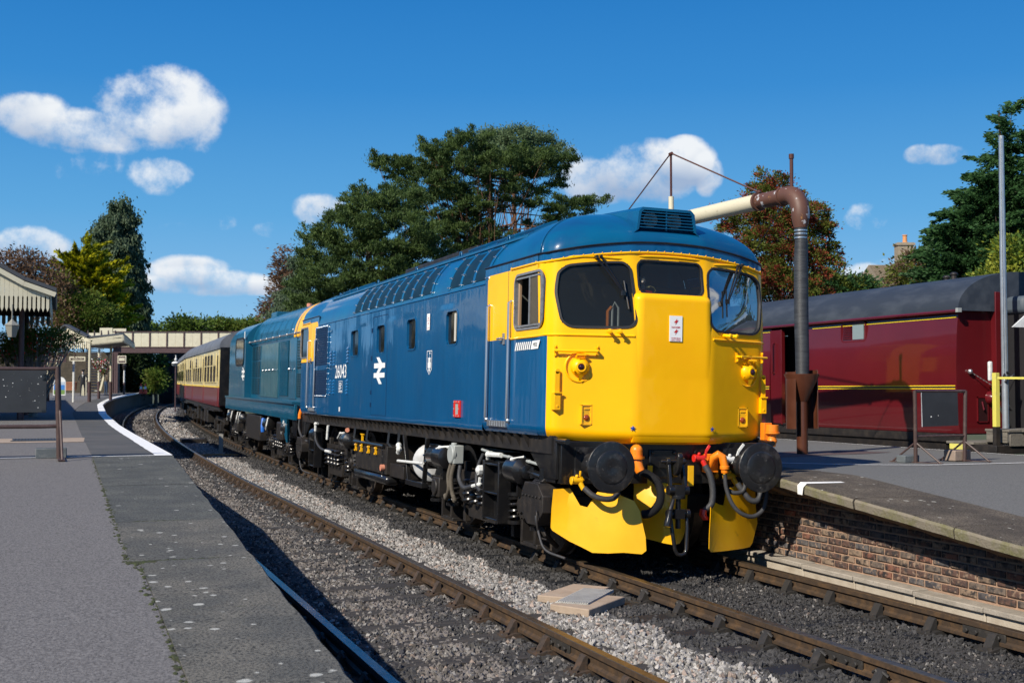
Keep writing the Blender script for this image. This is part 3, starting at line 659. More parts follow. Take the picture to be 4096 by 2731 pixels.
def dens_(P, step=.06):
    Q = []
    for i, p in enumerate(P):
        q = P[(i+1) % len(P)]; n = max(1, int(math.hypot(q[0]-p[0], q[1]-p[1])/step))
        Q += [(p[0]+(q[0]-p[0])*k/n, p[1]+(q[1]-p[1])*k/n) for k in range(n)]
    return Q
def centroid(P): return (sum(p[0] for p in P)/len(P), sum(p[1] for p in P)/len(P))
def scaleP(P, d):                                        # move an outline outwards by d
    n = len(P); R2 = []
    for i in range(n):
        a = P[i-1]; b = P[(i+1) % n]; dx, dz = b[0]-a[0], b[1]-a[1]; l = math.hypot(dx, dz) or 1; R2.append((P[i][0]+dz/l*d, P[i][1]-dx/l*d))
    return R2
def ring(m, P, S_, w, out, inn=-.03, mi=0):
    P = dens_(P); A = scaleP(P, w); n = len(P)
    V = [S_(a, b, inn) for a, b in P]+[S_(a, b, out) for a, b in P]+[S_(a, b, out) for a, b in A]+[S_(a, b, -.002) for a, b in A]
    F = [(j*n+i, j*n+(i+1) % n, (j+1)*n+(i+1) % n, (j+1)*n+i) for j in range(3) for i in range(n)]
    return m.add(V, F, mi)
def pane(m, P, S_, off, mi=0, lv=5):
    P = dens_(P); c = centroid(P); n = len(P); V = []
    for k in range(lv): 
        t = 1-k/lv; V += [S_(c[0]+(a-c[0])*t, c[1]+(b-c[1])*t, off) for a, b in P]
    V.append(S_(c[0], c[1], off)); F = [(k*n+i, k*n+(i+1) % n, (k+1)*n+(i+1) % n, (k+1)*n+i) for k in range(lv-1) for i in range(n)]
    F += [((lv-1)*n+i, (lv-1)*n+(i+1) % n, lv*n) for i in range(n)]
    return m.add(V, F, mi)
def inside(P, a, b):
    c = False; n = len(P); j = n-1
    for i in range(n):
        if (P[i][1] > b) != (P[j][1] > b) and a < (P[j][0]-P[i][0])*(b-P[i][1])/(P[j][1]-P[i][1])+P[i][0]: c = not c
        j = i
    return c
def wsP(s_):                                             # windscreen outline
    P = [(-1.18, 2.56), (-1.225, 2.85), (-1.20, 3.06), (-1.11, 3.13), (-.80, 3.165), (-.54, 3.18), (-.47, 3.12), (-.455, 2.85), (-.45, 2.57), (-.51, 2.505), (-1.10, 2.50)]
    for it in range(3):                                  # round the corners
        c_ = .13 if it == 0 else .25
        Q = []
        for i, p in enumerate(P):
            q = P[(i+1) % len(P)]; Q += [(p[0]*(1-c_)+q[0]*c_, p[1]*(1-c_)+q[1]*c_), (p[0]*c_+q[0]*(1-c_), p[1]*c_+q[1]*(1-c_))]
        P = Q
    P = P[::-1]                                          # counter-clockwise
    if s_ > 0: P = [(-a, b) for a, b in P][::-1]
    return P
WS = [wsP(-1), wsP(1)]; CW = rr(-.375, .375, 2.875, 3.215, .07)
for k, P in enumerate(WS):
    A = sum(P[i][0]*P[(i+1) % len(P)][1]-P[(i+1) % len(P)][0]*P[i][1] for i in range(len(P)))
    if A < 0: WS[k] = P[::-1]
SW = rr(1.05, 1.86, 2.50, 3.08, .09)                     # cab side window (y,z)
WSo = [scaleP(q, .018) for q in WS]; CWo = scaleP(CW, .012); SWo = scaleP(SW, .02)
# path round the cab
xs = list(np.arange(-HW, HW+.001, .02)); path = [(-HW, y) for y in np.arange(2.9, fbase(HW)+.01, -.025)]
n_side = len(path); path += [(x, smooth_y(x)) for x in xs]; path += [(HW, y) for y in np.arange(fbase(HW)+.02, 2.9001, .025)]
path = np.array(path); nu = len(path); nv = 96
def zgut(x, y): return 3.27+.15*ctr(x)
def zbot(x, y): return 1.345-.07*ctr(x)**.6*(1 if y < 1.1 else 0)
def ytopf(x): return 3.165+.135*ctr(x)
def cab(mirror):
    Y = (lambda y: YE-y) if mirror else (lambda y: y)
    P = np.zeros((nu, nv, 3)); Wd = np.zeros((nu-1, nv-1), int); K = np.ones((nu-1, nv-1), bool)
    for i, (x, y) in enumerate(path):
        side = i < n_side or i >= n_side+len(xs); zb = zbot(x, y); zg = zgut(x, y)
        for j in range(nv):
            z = zb+(zg-zb)*j/(nv-1)
            if side:
                w = sm((1.3-y)/.35)*.38; P[i, j] = (x, y+rake(z)*w, z)
            else:
                s_ = Sf(x, z); P[i, j] = s_
            if j < 5: q = ((5-j)/5)**2; P[i, j, 0] *= 1-.03*q; P[i, j, 1] += .05*q*(0 if side else 1)
    for i in range(nu-1):
        x = (path[i][0]+path[i+1][0])/2; y = (path[i][1]+path[i+1][1])/2; side = i < n_side or i >= n_side+len(xs)
        for j in range(nv-1):
            z = (P[i, j, 2]+P[i+1, j+1, 2])/2
            if side or y > 1.01:
                yy = y; yel = False
                if yy < 1.01: yel = z < 3.165
                elif yy < 2.80: yel = 2.39 < z < 3.165+.0*yy
                if 2.7 < yy < 2.80 and (z > 3.165-.06) and math.hypot((yy-2.72)/.08, (z-3.085)/.08) > 1 and yy > 2.72 and z > 3.085: yel = False
            else: yel = z < ytopf(x)
            Wd[i, j] = 1 if yel else 0
            if side and inside(SWo, y, z): K[i, j] = False
            if not side and (inside(WSo[0], x, z) or inside(WSo[1], x, z) or inside(CWo, x, z)): K[i, j] = False
    if mirror: P[:, :, 1] = YE-P[:, :, 1]
    link('cab', gridmesh('cab', P, [m_blue, m_yel], Wd, K, flip=not mirror), LOC)
    # domed cab roof
    nw = 30; D = np.zeros((nu, nw, 3))
    for i, (x, y) in enumerate(path):
        side = i < n_side or i >= n_side+len(xs); zg = zgut(x, y)
        y0 = y if side else y+rake(zg)*(1-.62*sm((abs(x)-.36)/.7)); x0 = x*.985; y0 += 0 if side else .02
        for j in range(nw):
            t = pi/2*j/(nw-1); fr = 1-sm((y-1.0)/1.9); yr = lerp(y0, 2.35, fr if side else 1)
            p = lerp(1.0, 1.12, fr); h = cos(t)**p if t < pi/2-1e-6 else 0.; v = sin(t)
            pz = zg+(3.90-zg)*v; px_ = x0*h
            if side:
                wq = sm((y-1.5)/1.3); xs_ = HW*math.cos(math.asin(min(1, (pz-3.075)/.825)))**.95; px_ = px_*(1-wq)+(xs_ if x > 0 else -xs_)*wq
                D[i, j] = (px_, (yr+(y0-yr)*h)*(1-wq)+y*wq, pz)
            else: D[i, j] = (px_, yr+(y0-yr)*h, pz)
    if mirror: D[:, :, 1] = YE-D[:, :, 1]
    # rear dome: yellow only on its far lip
    ms = [m_roofblue, m_yel]
    link('cab_roof', gridmesh('cab_roof', D, ms, flip=not mirror), LOC)
    # gutter strip and the riveted yellow bead
    g = M(); pts = [(x*1.004, Y((y if (i < n_side or i >= n_side+len(xs)) else y+rake(3.35)*(1-.62*sm((abs(x)-.36)/.7))-.006)), zgut(x, y)) for i, (x, y) in enumerate(path)][::3]
    g.tube(pts, .011, n=6); g.build('rain_gutter', m_blk, LOC)
    g = M(); pts = [Sf(x, ytopf(x)+.012, .006) for x in np.arange(-HW+.03, HW-.02, .05)]
    pts = [(-HW-.005, y, 3.178) for y in (2.0, 1.6, 1.25)]+pts+[(HW+.005, y, 3.178) for y in (1.25, 1.6, 2.0)]
    if mirror: pts = [(p[0], YE-p[1], p[2]) for p in pts]
    g.tube(pts, .012, n=6)
    for k in range(0, len(pts)):
        if k % 2 == 0: g.sphere((pts[k][0], pts[k][1]-(.008 if not mirror else -.008), pts[k][2]+.016), .007, n=5, m=4)
    g.build('beading', m_yel, LOC)
    g = M(); pts = [Sf(x, 2.405, .004) for x in np.arange(-HW+.03, -.45, .05)]; pts = [(-HW-.004, y, 2.395) for y in (2.02, 1.6, 1.2)]+pts
    pt2 = [(-p[0], p[1], p[2]) for p in pts]
    for q in (pts, pt2):
        if mirror: q = [(p[0], YE-p[1], p[2]) for p in q]
        g.tube(q, .012, n=6)
    g.build('waist_beading', m_yel, LOC)
cab(False); cab(True)
# body side and roof between the cabs
def section():
    S_ = [(-HW+.02, 1.338), (-HW+.004, 1.35)]+[(-HW, z) for z in np.arange(1.37, 3.07, .04)]
    S_ += [(-HW*cos(t)**.95, 3.075+.825*sin(t)) for t in np.linspace(0, pi/2, 26)]
    return S_+[(-a, b) for a, b in S_[::-1][1:]]
SEC = section(); ybs = np.arange(2.9, 12.8201, .04)
EW = [(9.42, 9.97, 2.415, 2.84), (7.64, 8.13, 2.415, 2.84), (5.885, 6.34, 2.415, 2.84), (3.945, 4.42, 2.415, 2.84)]
EWP = [rr(a, b, c, d, .07) for a, b, c, d in EW]
P = np.zeros((len(SEC), len(ybs), 3)); K = np.ones((len(SEC)-1, len(ybs)-1), bool); Wd = np.zeros(K.shape, int)
for i, (x, z) in enumerate(SEC):
    for j, y in enumerate(ybs):
        wob = .004*sin(y*2.1+z*1.7)+.003*sin(y*4.7-z*2.3) if (z < 2.9) else 0
        P[i, j] = (x+wob*(-1 if x < 0 else 1), y, z)
for i in range(len(SEC)-1):
    zc = (SEC[i][1]+SEC[i+1][1])/2
    for j in range(len(ybs)-1):
        yc = ybs[j]+.02
        if SEC[i][0] < -HW+.01 and zc < 2.9 and any(inside(q, yc, zc) for q in EWP): K[i, j] = False
        if zc > 3.1: Wd[i, j] = 1
link('body_side', gridmesh('body_side', P, [m_blue, m_roofblue], Wd, K, flip=False), LOC)
m_int = mat('engine_room_dark', (.03,.03,.03), .9); m_intc = mat('engine_room_cream', (.5,.48,.42), .6)
for q, (a, b, c, d) in zip(EWP, EW):
    m = M(); ring(m, q, Ss, .022, .008, -.06); w = m.build('window', m_blue, LOC)
    m = M(); pane(m, q, Ss, -.028); m.build('pane', m_glassd, w)
m = M(); m.box(-HW-.022+.0, -HW+.0, 3.99, 4.06, 2.47, 2.79) if False else m.box(-HW+.004, -HW+.012, 4.03, 4.10, 2.45, 2.81); m.build('window_blind', m_intc, LOC)
# cantrail seam and vertical door seams
m = M()
for x in (-1, 1): m.tube([(x*(HW+.002), y, 3.085) for y in (2.9, 6, 9, 12.8)], .009, n=6)
m.build('cantrail_strip', m_blue, LOC)
m_seam = mat('dark_seam', (.003,.02,.07), .5)
m = M()
for y in (7.48, 8.42): m.box(-HW-.003, -HW+.003, y-.006, y+.006, 1.42, 3.0)
m.box(-HW-.003, -HW+.003, 7.48, 8.42, 1.42, 1.43); m.box(-HW-.003, -HW+.003, 7.48, 8.42, 2.99, 3.0)
for z in (1.55, 1.75, 2.3, 2.75): m.box(-HW-.012, -HW+.003, 8.42, 8.47, z, z+.07)
m.build('side_door_seams', m_seam, LOC)
# curved roof light panels with riveted ribs
m_rpan = mat('roof_panel_glass', (.004,.018,.032), .5, spec=.25, var=(4,(.006,.03,.05),.4,.7))
def roofpt(z, off=0.):
    t = math.asin(min(1, max(0, (z-3.075)/.825))); x = -HW*cos(t)**.95; n = Vector((-cos(t), 0, sin(t)*1.25)).normalized(); return Vector((x, 0, z))+n*off
def roofpanel(y0, y1):
    for s_ in (-1, 1):
        m = M(); zs = np.linspace(3.14, 3.53, 8); V = []; F = []
        for z in zs:
            for y in (y0, y1):
                p = roofpt(z, .006); V.append((p.x*(-s_), y, p.z))
        for i in range(7): F.append((i*2, i*2+1, i*2+3, i*2+2))
        m.add(V, F); m.build('roof_panel', m_rpan, LOC)
m = M(); rv = M()
def rib(y):
    for s_ in (-1, 1):
        pts = [roofpt(z, .004) for z in np.linspace(3.11, 3.56, 9)]; V = []
        for p in pts:
            for dy, o in ((-.045, -.002), (-.045, .010), (.045, .010), (.045, -.002)):
                V.append((p.x*(-s_)-(-s_)*0, y+dy, p.z+o))
        m.add(V, [(i*4+k, i*4+k+1, i*4+5+k, i*4+4+k) for i in range(8) for k in range(3)])
        for q in (-.032, .032):
            for z in np.linspace(3.15, 3.53, 4):
                p = roofpt(z, .014); rv.sphere((p.x*(-s_), y+q, p.z+.004), .009, n=5, m=4)
pit = .52; ys_ = [5.13+pit*k for k in range(10)]
for a in ys_[:-1]: roofpanel(a+.05, a+pit-.05)
for a in ys_: rib(a)
ys_ = [2.84+.505*k for k in range(4)]
for a in ys_[:-1]: roofpanel(a+.055, a+.45)
for a in ys_: rib(a)
m.build('roof_ribs', m_roofblue, LOC); rv.build('roof_rivets', m_alu, LOC)
# roof fittings: side channels, lifting eyes, exhaust plates, horn box
m = M()
for s_ in (-1, 1):
    pts = [roofpt(3.60, .01)]; p = pts[0]
    for a, b in ((2.2, 12.9),):
        m.beam((p.x*(-s_), a, p.z), (p.x*(-s_), b, p.z), .05, .03)
    for k in range(34):
        y = 2.3+k*.32; m.sphere((p.x*(-s_)*1.02, y, p.z+.018), .012, n=6, m=4)
for y in (3.1, 5.0, 7.2, 9.6, 11.2, 12.6):
    for s_ in (-1, 1):
        q = roofpt(3.66, .03); m.tube([(q.x*s_, y-.05, q.z-.03), (q.x*s_, y-.03, q.z+.03), (q.x*s_, y+.03, q.z+.03), (q.x*s_, y+.05, q.z-.03)], .014, n=6)
for (y0, y1) in ((2.45, 2.95), (3.1, 3.75), (11.3, 11.9), (12.1, 12.7), (4.2, 4.9)):
    V = []
    for y in (y0, y1):
        for z in (3.70, 3.76, 3.82): q = roofpt(z, .035); V.append((q.x, y, q.z))
        for z in (3.82, 3.70): q = roofpt(z, -.01); V.append((q.x, y, q.z))
    m.add(V, [(0,1,2,3,4)[::-1], (5,6,7,8,9)]+[(k, (k+1) % 5, 5+(k+1) % 5, 5+k) for k in range(5)])
m.build('roof_fittings', m_roofblue, LOC, bevel=.01)
m = M(); m.box(-.62, .62, 5.4, 9.2, 3.70, 3.885); m.build('roof_fan_grille', m_blkd, LOC, bevel=.02)
m = M(); yb = .84
hood = [(-.42, 3.50), (-.36, 3.56), (-.335, 3.76), (-.29, 3.805), (.29, 3.805), (.335, 3.76), (.36, 3.56), (.42, 3.50)]
inn = [(-.335, 3.565), (-.305, 3.75), (-.275, 3.775), (.275, 3.775), (.305, 3.75), (.335, 3.565)]
V = [(a, yb, b) for a, b in hood]+[(a*.8, 2.2, b*.0+ (3.5 if b < 3.6 else 3.90)) for a, b in hood]
n = len(hood); F = [(i, (i+1) % n, n+(i+1) % n, n+i) for i in range(n-1)]
m.add(V, F)
V = [(a, yb, b) for a, b in hood]+[(inn[min(max(i-1, 0), 5)][0], yb, inn[min(max(i-1, 0), 5)][1]) for i in range(8)]+[(inn[min(max(i-1, 0), 5)][0]*.9, yb+.22, inn[min(max(i-1, 0), 5)][1]) for i in range(8)]
F = [(i, i+1, n+i+1, n+i) for i in range(n-1)]+[(n+i, n+i+1, 2*n+i+1, 2*n+i) for i in range(n-1)]+[(n, 2*n-1, 3*n-1, 2*n)]
m.add(V, F); hb = m.build('horn_housing', m_roofblue, LOC, ang=.5)
m = M(); m.add([(a, yb+.2, b) for a, b in inn], [tuple(range(6))]); m.build('housing_back', m_int, hb)
m = M()
for k in range(6): z = 3.585+k*.033; m.box(-.325+.004*k, .325-.004*k, yb+.004, yb+.035, z, z+.009)
m.box(-.008, .008, yb+.012, yb+.03, 3.57, 3.775); m.build('grille', m_roofblue, hb)
for x in (-.17, .12):
    m = M(); m.lathe((x, yb+.19, 3.68), (0,-1,0), [(0,.02),(.05,.03),(.10,.055),(.13,.085),(.132,.08),(.10,.04),(.03,.01)], n=16); m.build('air_horn', m_grey, hb)
# ---------------------------------------------------------------- front details
# centre panel (old gangway plate)
m = M(); V = []; F = []; zs = np.concatenate([np.linspace(1.30, 2.78, 26), np.linspace(2.80, 2.862, 5)]); xs2 = np.linspace(-.455, .455, 20)
def PY(z): return .62-.004*sm((z-1.4)/.4)
for z in zs:
    for x in xs2:
        e = max(0, abs(x)-.40)/.055; e2 = max(0, z-2.80)/.062; d = .05*(e**2)+ .05*(e2**2); base = Sf(x, z).y
        q = sm((z-1.75)/.7); yy_ = (Sf(x, z).y+.004)*(1-q)+(.612+d)*q
        V.append((x*(1-.04*e2), min(yy_, base+.004), z))
nx = len(xs2)
for i in range(len(zs)-1):
    for j in range(nx-1): F.append((i*nx+j, i*nx+j+1, (i+1)*nx+j+1, (i+1)*nx+j))
o_ = len(V)
for j, x in enumerate(xs2): V.append((x*.96, Sf(x, 2.862).y+.02, 2.872))
for j in range(nx-1): F.append(((len(zs)-1)*nx+j, (len(zs)-1)*nx+j+1, o_+j+1, o_+j))
for s_, j in ((-1, 0), (1, nx-1)):
    b0 = len(V)
    for z in zs: V.append((xs2[j]*1.0, Sf(xs2[j], z).y+.03, z))
    for i in range(len(zs)-1): F.append((i*nx+j, (i+1)*nx+j, b0+i+1, b0+i))
m.add(V, F); m.build('centre_panel', m_yel, LOC, ang=.9)
for k, Pw in enumerate(WS):
    m = M(); ring(m, Pw, Sf, .024, .012, -.04); w = m.build('windscreen', m_rub, LOC)
    m = M(); pane(m, Pw, Sf, -.012); m.build('pane', m_glass, w)
m = M(); ring(m, CW, Sf, .018, .008, -.04); w = m.build('windscreen', m_rub, LOC)
m = M(); pane(m, CW, Sf, -.012); m.build('pane', m_glass, w)
m = M()                                                  # brow creases over the three windows
for x0, x1, z in ((-1.12, -.55, 3.225), (-.36, .36, 3.262), (.55, 1.12, 3.225)):
    pts = [Sf(x0+(x1-x0)*t, z+.012*sin(pi*t)-(.03 if abs(x0) > .9 and t < .3 and x0 < 0 else 0)*0, .002) for t in np.linspace(0, 1, 12)]
    m.tube(pts, [.004]+[.014]*10+[.004], n=6)
m.build('window_brow', m_yel, LOC)
m = M(); ring(m, SW, Ss, .024, .012, -.05); w = m.build('side_window', m_alu2, LOC)
m = M(); pane(m, rr(1.08, 1.42, 2.53, 3.05, .05), Ss, -.008); m.build('pane', glassmat('side_sliding_glass', (.35,.32,.28), haze=(.45,(.13,.11,.085))), w)
m = M()
for y in (1.43, 1.09): m.box(-HW-.004, -HW+.012, y-.012, y+.012, 2.53, 3.05)
for z in (2.52, 3.05): m.box(-HW-.003, -HW+.01, 1.08, 1.84, z-.008, z+.012)
m.build('window_slide_bars', m_alu2, w)
# rear cab side window
RW = rr(YE-1.86, YE-1.05, 2.50, 3.08, .09)
m = M(); ring(m, RW, Ss, .03, .014, -.05); w = m.build('side_window', m_alu2, LOC)
m = M(); pane(m, RW, Ss, -.01); m.build('pane', m_glassd, w)
# cab interior
m_cabi = mat('cab_green_grey', (.10,.11,.10), .7); m_wood = mat('brown_cab_panel', (.30,.20,.12), .6); m_seat = mat('black_seat', (.02,.02,.022), .7)
m = M(); m.box(-1.3, 1.3, 2.72, 2.78, 1.4, 3.15); m.box(-1.3, 1.3, 1.1, 2.75, 1.38, 1.44); m.box(-1.29, 1.29, 1.0, 1.3, 1.44, 2.42); m.build('cab_bulkhead', m_cabi, LOC)
m = M(); m.box(-1.31, -1.27, 1.84, 2.4, 2.45, 3.2); m.box(-1.1, -.6, 1.08, 1.32, 2.42, 2.52); m.box(.6, 1.1, 1.08, 1.32, 2.42, 2.5); m.build('control_desk', m_wood, LOC, bevel=.01)
for x in (-.85, .85):
    m = M(); m.box(x-.22, x+.22, 1.9, 2.3, 1.85, 1.95); m.box(x-.21, x+.21, 2.28, 2.36, 1.95, 2.6); m.build('driver_seat', m_seat, LOC, bevel=.03)
m = M(); m.tube([(-.56, 1.0, 2.45), (-.56, .99, 2.72), (-.54, .98, 2.78), (-.5, .97, 2.72), (-.5, .97, 2.45)], .012, n=6); m.build('cab_conduit', m_white, LOC)
m = M(); m.tube([(-.61, 1.0, 2.45), (-.61, 1.0, 2.68), (-.57, .99, 2.73)], .018, n=6); m.build('cab_pipe', m_orange, LOC)
# wipers
def wiper(x0, x1, z1, xb, nm='wiper'):
    m = M(); a = Sf(x0, 3.235, .03); b = Sf(x1, z1, .045)
    for d in (0, .05): m.tube([a+Vector((d, 0, .012*(d > 0))), b+Vector((d*.3, -.0, 0))], [.014, .007], n=6)
    m.cyl(a+Vector((0,.03,0)), a+Vector((0,-.03,0)), .018, n=8); m.cyl(a+Vector((.05,.03,.012)), a+Vector((.05,-.03,.012)), .014, n=8)
    p = Sf(x1-.04*(1 if xb > 0 else -1)*0+.02, z1+.13, .02); q = Sf(x1+.045*xb, z1-.17, .02)
    m.tube([p, q], .009, n=6); m.obox(b, (.04, .03, .05)); return m.build(nm, m_blk, LOC)
wiper(-.83, -.56, 2.86, 1); wiper(.86, .67, 2.83, 0)
m = M()
for x in (-.72, -.62, .62, .72):
    a = Sf(x, 2.455, 0); b = Sf(x, 2.455, .085); m.cyl(a, b, .018, n=8); m.lathe(b-Vector((0,.0,0)), (b-a), [(0,.018),(.01,.026),(.03,.022),(.035,.0)], n=10); m.tube([b, b+Vector((-.035, -.005, -.012))], .007, n=6)
m.build('wiper_spindles', m_yel, LOC)
for s_ in (-1, 1):
    # grab rail
    m = M(); x0, x1 = s_*1.235, s_*.83; A = Sf(x0, 2.235, .065); B = Sf(x1, 2.235, .065)
    m.tube([A, B], .014, n=8)
    for x in (x0, x1):
        m.tube([Sf(x, 2.235, 0), Sf(x, 2.235, .065)], .013, n=8); m.prism([(0,0)], 'x', 0, 0) if False else None
        a = Sf(x, 2.235, .004); m.obox(a, (.035, .012, .12)); 
        for dz in (-.045, .045): m.sphere(Sf(x, 2.235+dz, .014), .013, n=8, m=5)
    m.build('grab_rail', m_yel, LOC)
    # marker lamp: recessed ring, dome and lens
    c = Sf(s_*1.00, 2.07, 0); nrm = (Sf(s_*1.00, 2.07, .1)-c).normalized(); nrm = (nrm+Vector((0,-.35,0))).normalized()
    m = M(); m.lathe(c-nrm*.02, nrm, [(0,.165),(.024,.165),(.032,.155),(.030,.148),(.0,.140),(-.03,.10)], n=32)
    m.lathe(c-nrm*.03, nrm, [(0,.10),(.045,.10),(.075,.09),(.098,.065),(.105,.052),(.12,.05),(.12,.036),(.105,.034)], n=28)
    for a in (100, 210, 330): 
        q = c+nrm*.055+Vector((cos(R_(a))*.088, 0, sin(R_(a))*.088)); m.sphere(q, .013, n=6, m=4)
    m.tube([c+nrm*.03+Vector((-.05,0,.10)), c+nrm*.08+Vector((-.045,0,.125)), c+nrm*.08+Vector((.045,0,.125)), c+nrm*.03+Vector((.05,0,.10))], .012, n=6)
    m.add([c+nrm*.05+Vector(v) for v in ((-.03,-.01,-.08), (.03,-.01,-.08), (.012,.02,-.145), (-.012,.02,-.145))], [(0,1,2,3)])
    lm = m.build('marker_lamp', m_yel, LOC)
    m = M(); m.sphere(c+nrm*.072, .036, n=16, m=10); m.build('lens', mat('marker_lens', (.03,.006,.012), .05, spec=.9), lm)
    # lamp iron / handle bracket
    x = s_*1.235; o = Sf(x, 1.8, .0); m = M()
    m.box(x-.035, x+.035, o.y-.07, o.y+.02, 1.62, 1.80); m.box(x-.045, x+.045, o.y-.085, o.y-.06, 1.79, 1.805) ; m.box(x-.028, x+.028, o.y-.058, o.y-.044, 1.79, 2.02); m.cyl((x, o.y-.058, 2.02), (x, o.y-.044, 2.02), .028, n=16)
    m.cyl((x, o.y-.075, 1.66), (x, o.y-.068, 1.66), .014, n=10); m.build('lamp_iron', m_yel, LOC, bevel=.006)
    # square recessed tail lamp
    x = s_*.93; o = Sf(x, 1.56, 0); m = M()
    for a, b, c1, d in ((-.062, -.05, 1.47, 1.68), (.05, .062, 1.47, 1.68), (-.062, .062, 1.47, 1.48), (-.062, .062, 1.67, 1.68)): m.box(x+a, x+b, o.y-.022, o.y+.03, c1, d)
    m.box(x-.052, x+.052, o.y-.012, o.y+.01, 1.48, 1.67); m.box(x-.03, x+.03, o.y-.02, o.y, 1.63, 1.645)
    for dx in (-.042, .042):
        for z in (1.49, 1.61): m.sphere((x+dx, o.y-.014, z), .006, n=6, m=4)
    tl = m.build('tail_lamp', m_yel2, LOC)
    m = M(); m.sphere((x, o.y-.012, 1.545), .034, n=16, m=10, sc=(1, .5, 1)); m.build('lens', mat('amber_red_lens', (.30,.05,.005), .1, spec=.9), tl)
    # blue star
    x = s_*.47; m = M(); V = []
    for k in range(10):
        t = pi/2+k*pi/5; r = .034 if k % 2 == 0 else .014; p = Sf(x+r*cos(t), 1.445+r*sin(t), .0); V.append((p.x, p.y-.012, p.z))
    V.append((x, min(v[1] for v in V), 1.445)); m.add(V, [(k, (k+1) % 10, 10) for k in range(10)]); m.build('star_decal', mat('blue_decal', (.01,.05,.3), .4), LOC, smooth=False)
# ---- lettering helper: text mesh on plane O + a*R + b*U
def text(name, s, O, Rv, Uv, w=None, h=None, mt=None, parent=None, bold=0., align='LEFT', depth=0.):
    cu = bpy.data.curves.new(name, 'FONT'); cu.body = s; cu.size = 1; cu.offset = bold; cu.align_x = align; cu.extrude = 0.
    cu.resolution_u = 3
    ob = bpy.data.objects.new(name, cu); COL.objects.link(ob); dg = bpy.context.evaluated_depsgraph_get(); dg.update()
    me = bpy.data.meshes.new_from_object(ob.evaluated_get(dg)); bpy.data.objects.remove(ob); bpy.data.curves.remove(cu)
    co = np.array([v.co[:] for v in me.vertices]); mn, mx = co.min(0), co.max(0); sx_ = w/(mx[0]-mn[0]) if w else None; sy_ = h/(mx[1]-mn[1]) if h else None
    sx_ = sx_ or sy_; sy_ = sy_ or sx_; O = Vector(O); Rv = Vector(Rv); Uv = Vector(Uv)
    for v in me.vertices: v.co = O+Rv*((v.co.x-mn[0])*sx_)+Uv*((v.co.y-mn[1])*sy_)
    me.name = name; me.materials.clear(); me.materials.append(mt); o = link(name, me, parent); return o
def poly(name, pts, mt, parent): m = M(); m.add(pts, [tuple(range(len(pts)))]); return m.build(name, mt, parent, smooth=False)
XS = -HW-.008; LY = (0,-1,0); UZ = (0,0,1)
m_decw = mat('white_transfer', (.82,.83,.82), .35); m_decr = mat('red_transfer', (.55,.02,.02), .4); m_deck = mat('black_transfer', (.02,.02,.02), .4)
# warning plate on the nose
pw = M(); pw.box(-.075, .075, .602, .608, 2.365, 2.635); wp = pw.build('warning_plate', m_decw, LOC)
text('plate_lettering', 'DANGER', (-.052, .600, 2.505), (1,0,0), UZ, w=.104, h=.018, mt=m_decr, parent=wp, bold=.02)
text('plate_lettering', 'OVERHEAD', (-.055, .600, 2.392), (1,0,0), UZ, w=.11, h=.013, mt=m_decr, parent=wp, bold=.02)
text('plate_lettering', 'LIVE WIRES', (-.055, .600, 2.371), (1,0,0), UZ, w=.11, h=.013, mt=m_decr, parent=wp, bold=.02)
def bolt(cx, cz, s_, pl):
    pts = [(-.1,.45),(.35,1),(.1,.35),(.75,.45),(-.35,-1),(-.05,-.2),(-.75,-.25)]
    for t in ([0,1,2,6],[2,3,4,5,6]): 
        pts_ = [pl(cx+pts[i][0]*s_, cz+pts[i][1]*s_) for i in t]; poly('bolt_symbol', pts_, m_decr, wp if False else LOC)
for cz in (2.572, 2.467): bolt(0.0, cz, .036, lambda a, b: (a, .599, b))
# side lettering
text('fleet_number', '26043', (XS, 11.19, 2.035), LY, UZ, w=.92, h=.245, mt=m_decw, parent=LOC, bold=.008)
m = M(); tr = lambda a, b: (XS, 8.26-(a-1095)/130*.70, 2.345-(b-715)/330*.43)
for q in ([(1095,790),(1225,790),(1225,850),(1095,850)], [(1093,908),(1222,908),(1222,966),(1093,966)], [(1122,718),(1156,718),(1190,790.5),(1152,790.5)], [(1152,849.5),(1190,849.5),(1158,908.5),(1126,908.5)], [(1126,965.5),(1160,965.5),(1192,1043),(1158,1043)]):
    m.add([tr(a, b) for a, b in q], [(0,1,2,3)])
m.build('double_arrow_emblem', m_decw, LOC, smooth=False)
m = M()
for k in range(8):
    y = 1.83-k*.0605; m.add([(XS, y, 2.255+k*.001), (XS, y-.034, 2.256), (XS, y-.075, 2.345), (XS, y-.041, 2.345)], [(0,1,2,3)])
m.add([(XS, 1.345, 2.258), (XS, 1.13, 2.262), (XS, 1.075, 2.352), (XS, 1.30, 2.348)], [(0,1,2,3)])
m.build('striped_emblem', m_decw, LOC, smooth=False); text('emblem_lettering', 'MEE', (XS-.002, 1.27, 2.285), LY, UZ, w=.12, h=.042, mt=m_deck, parent=LOC)
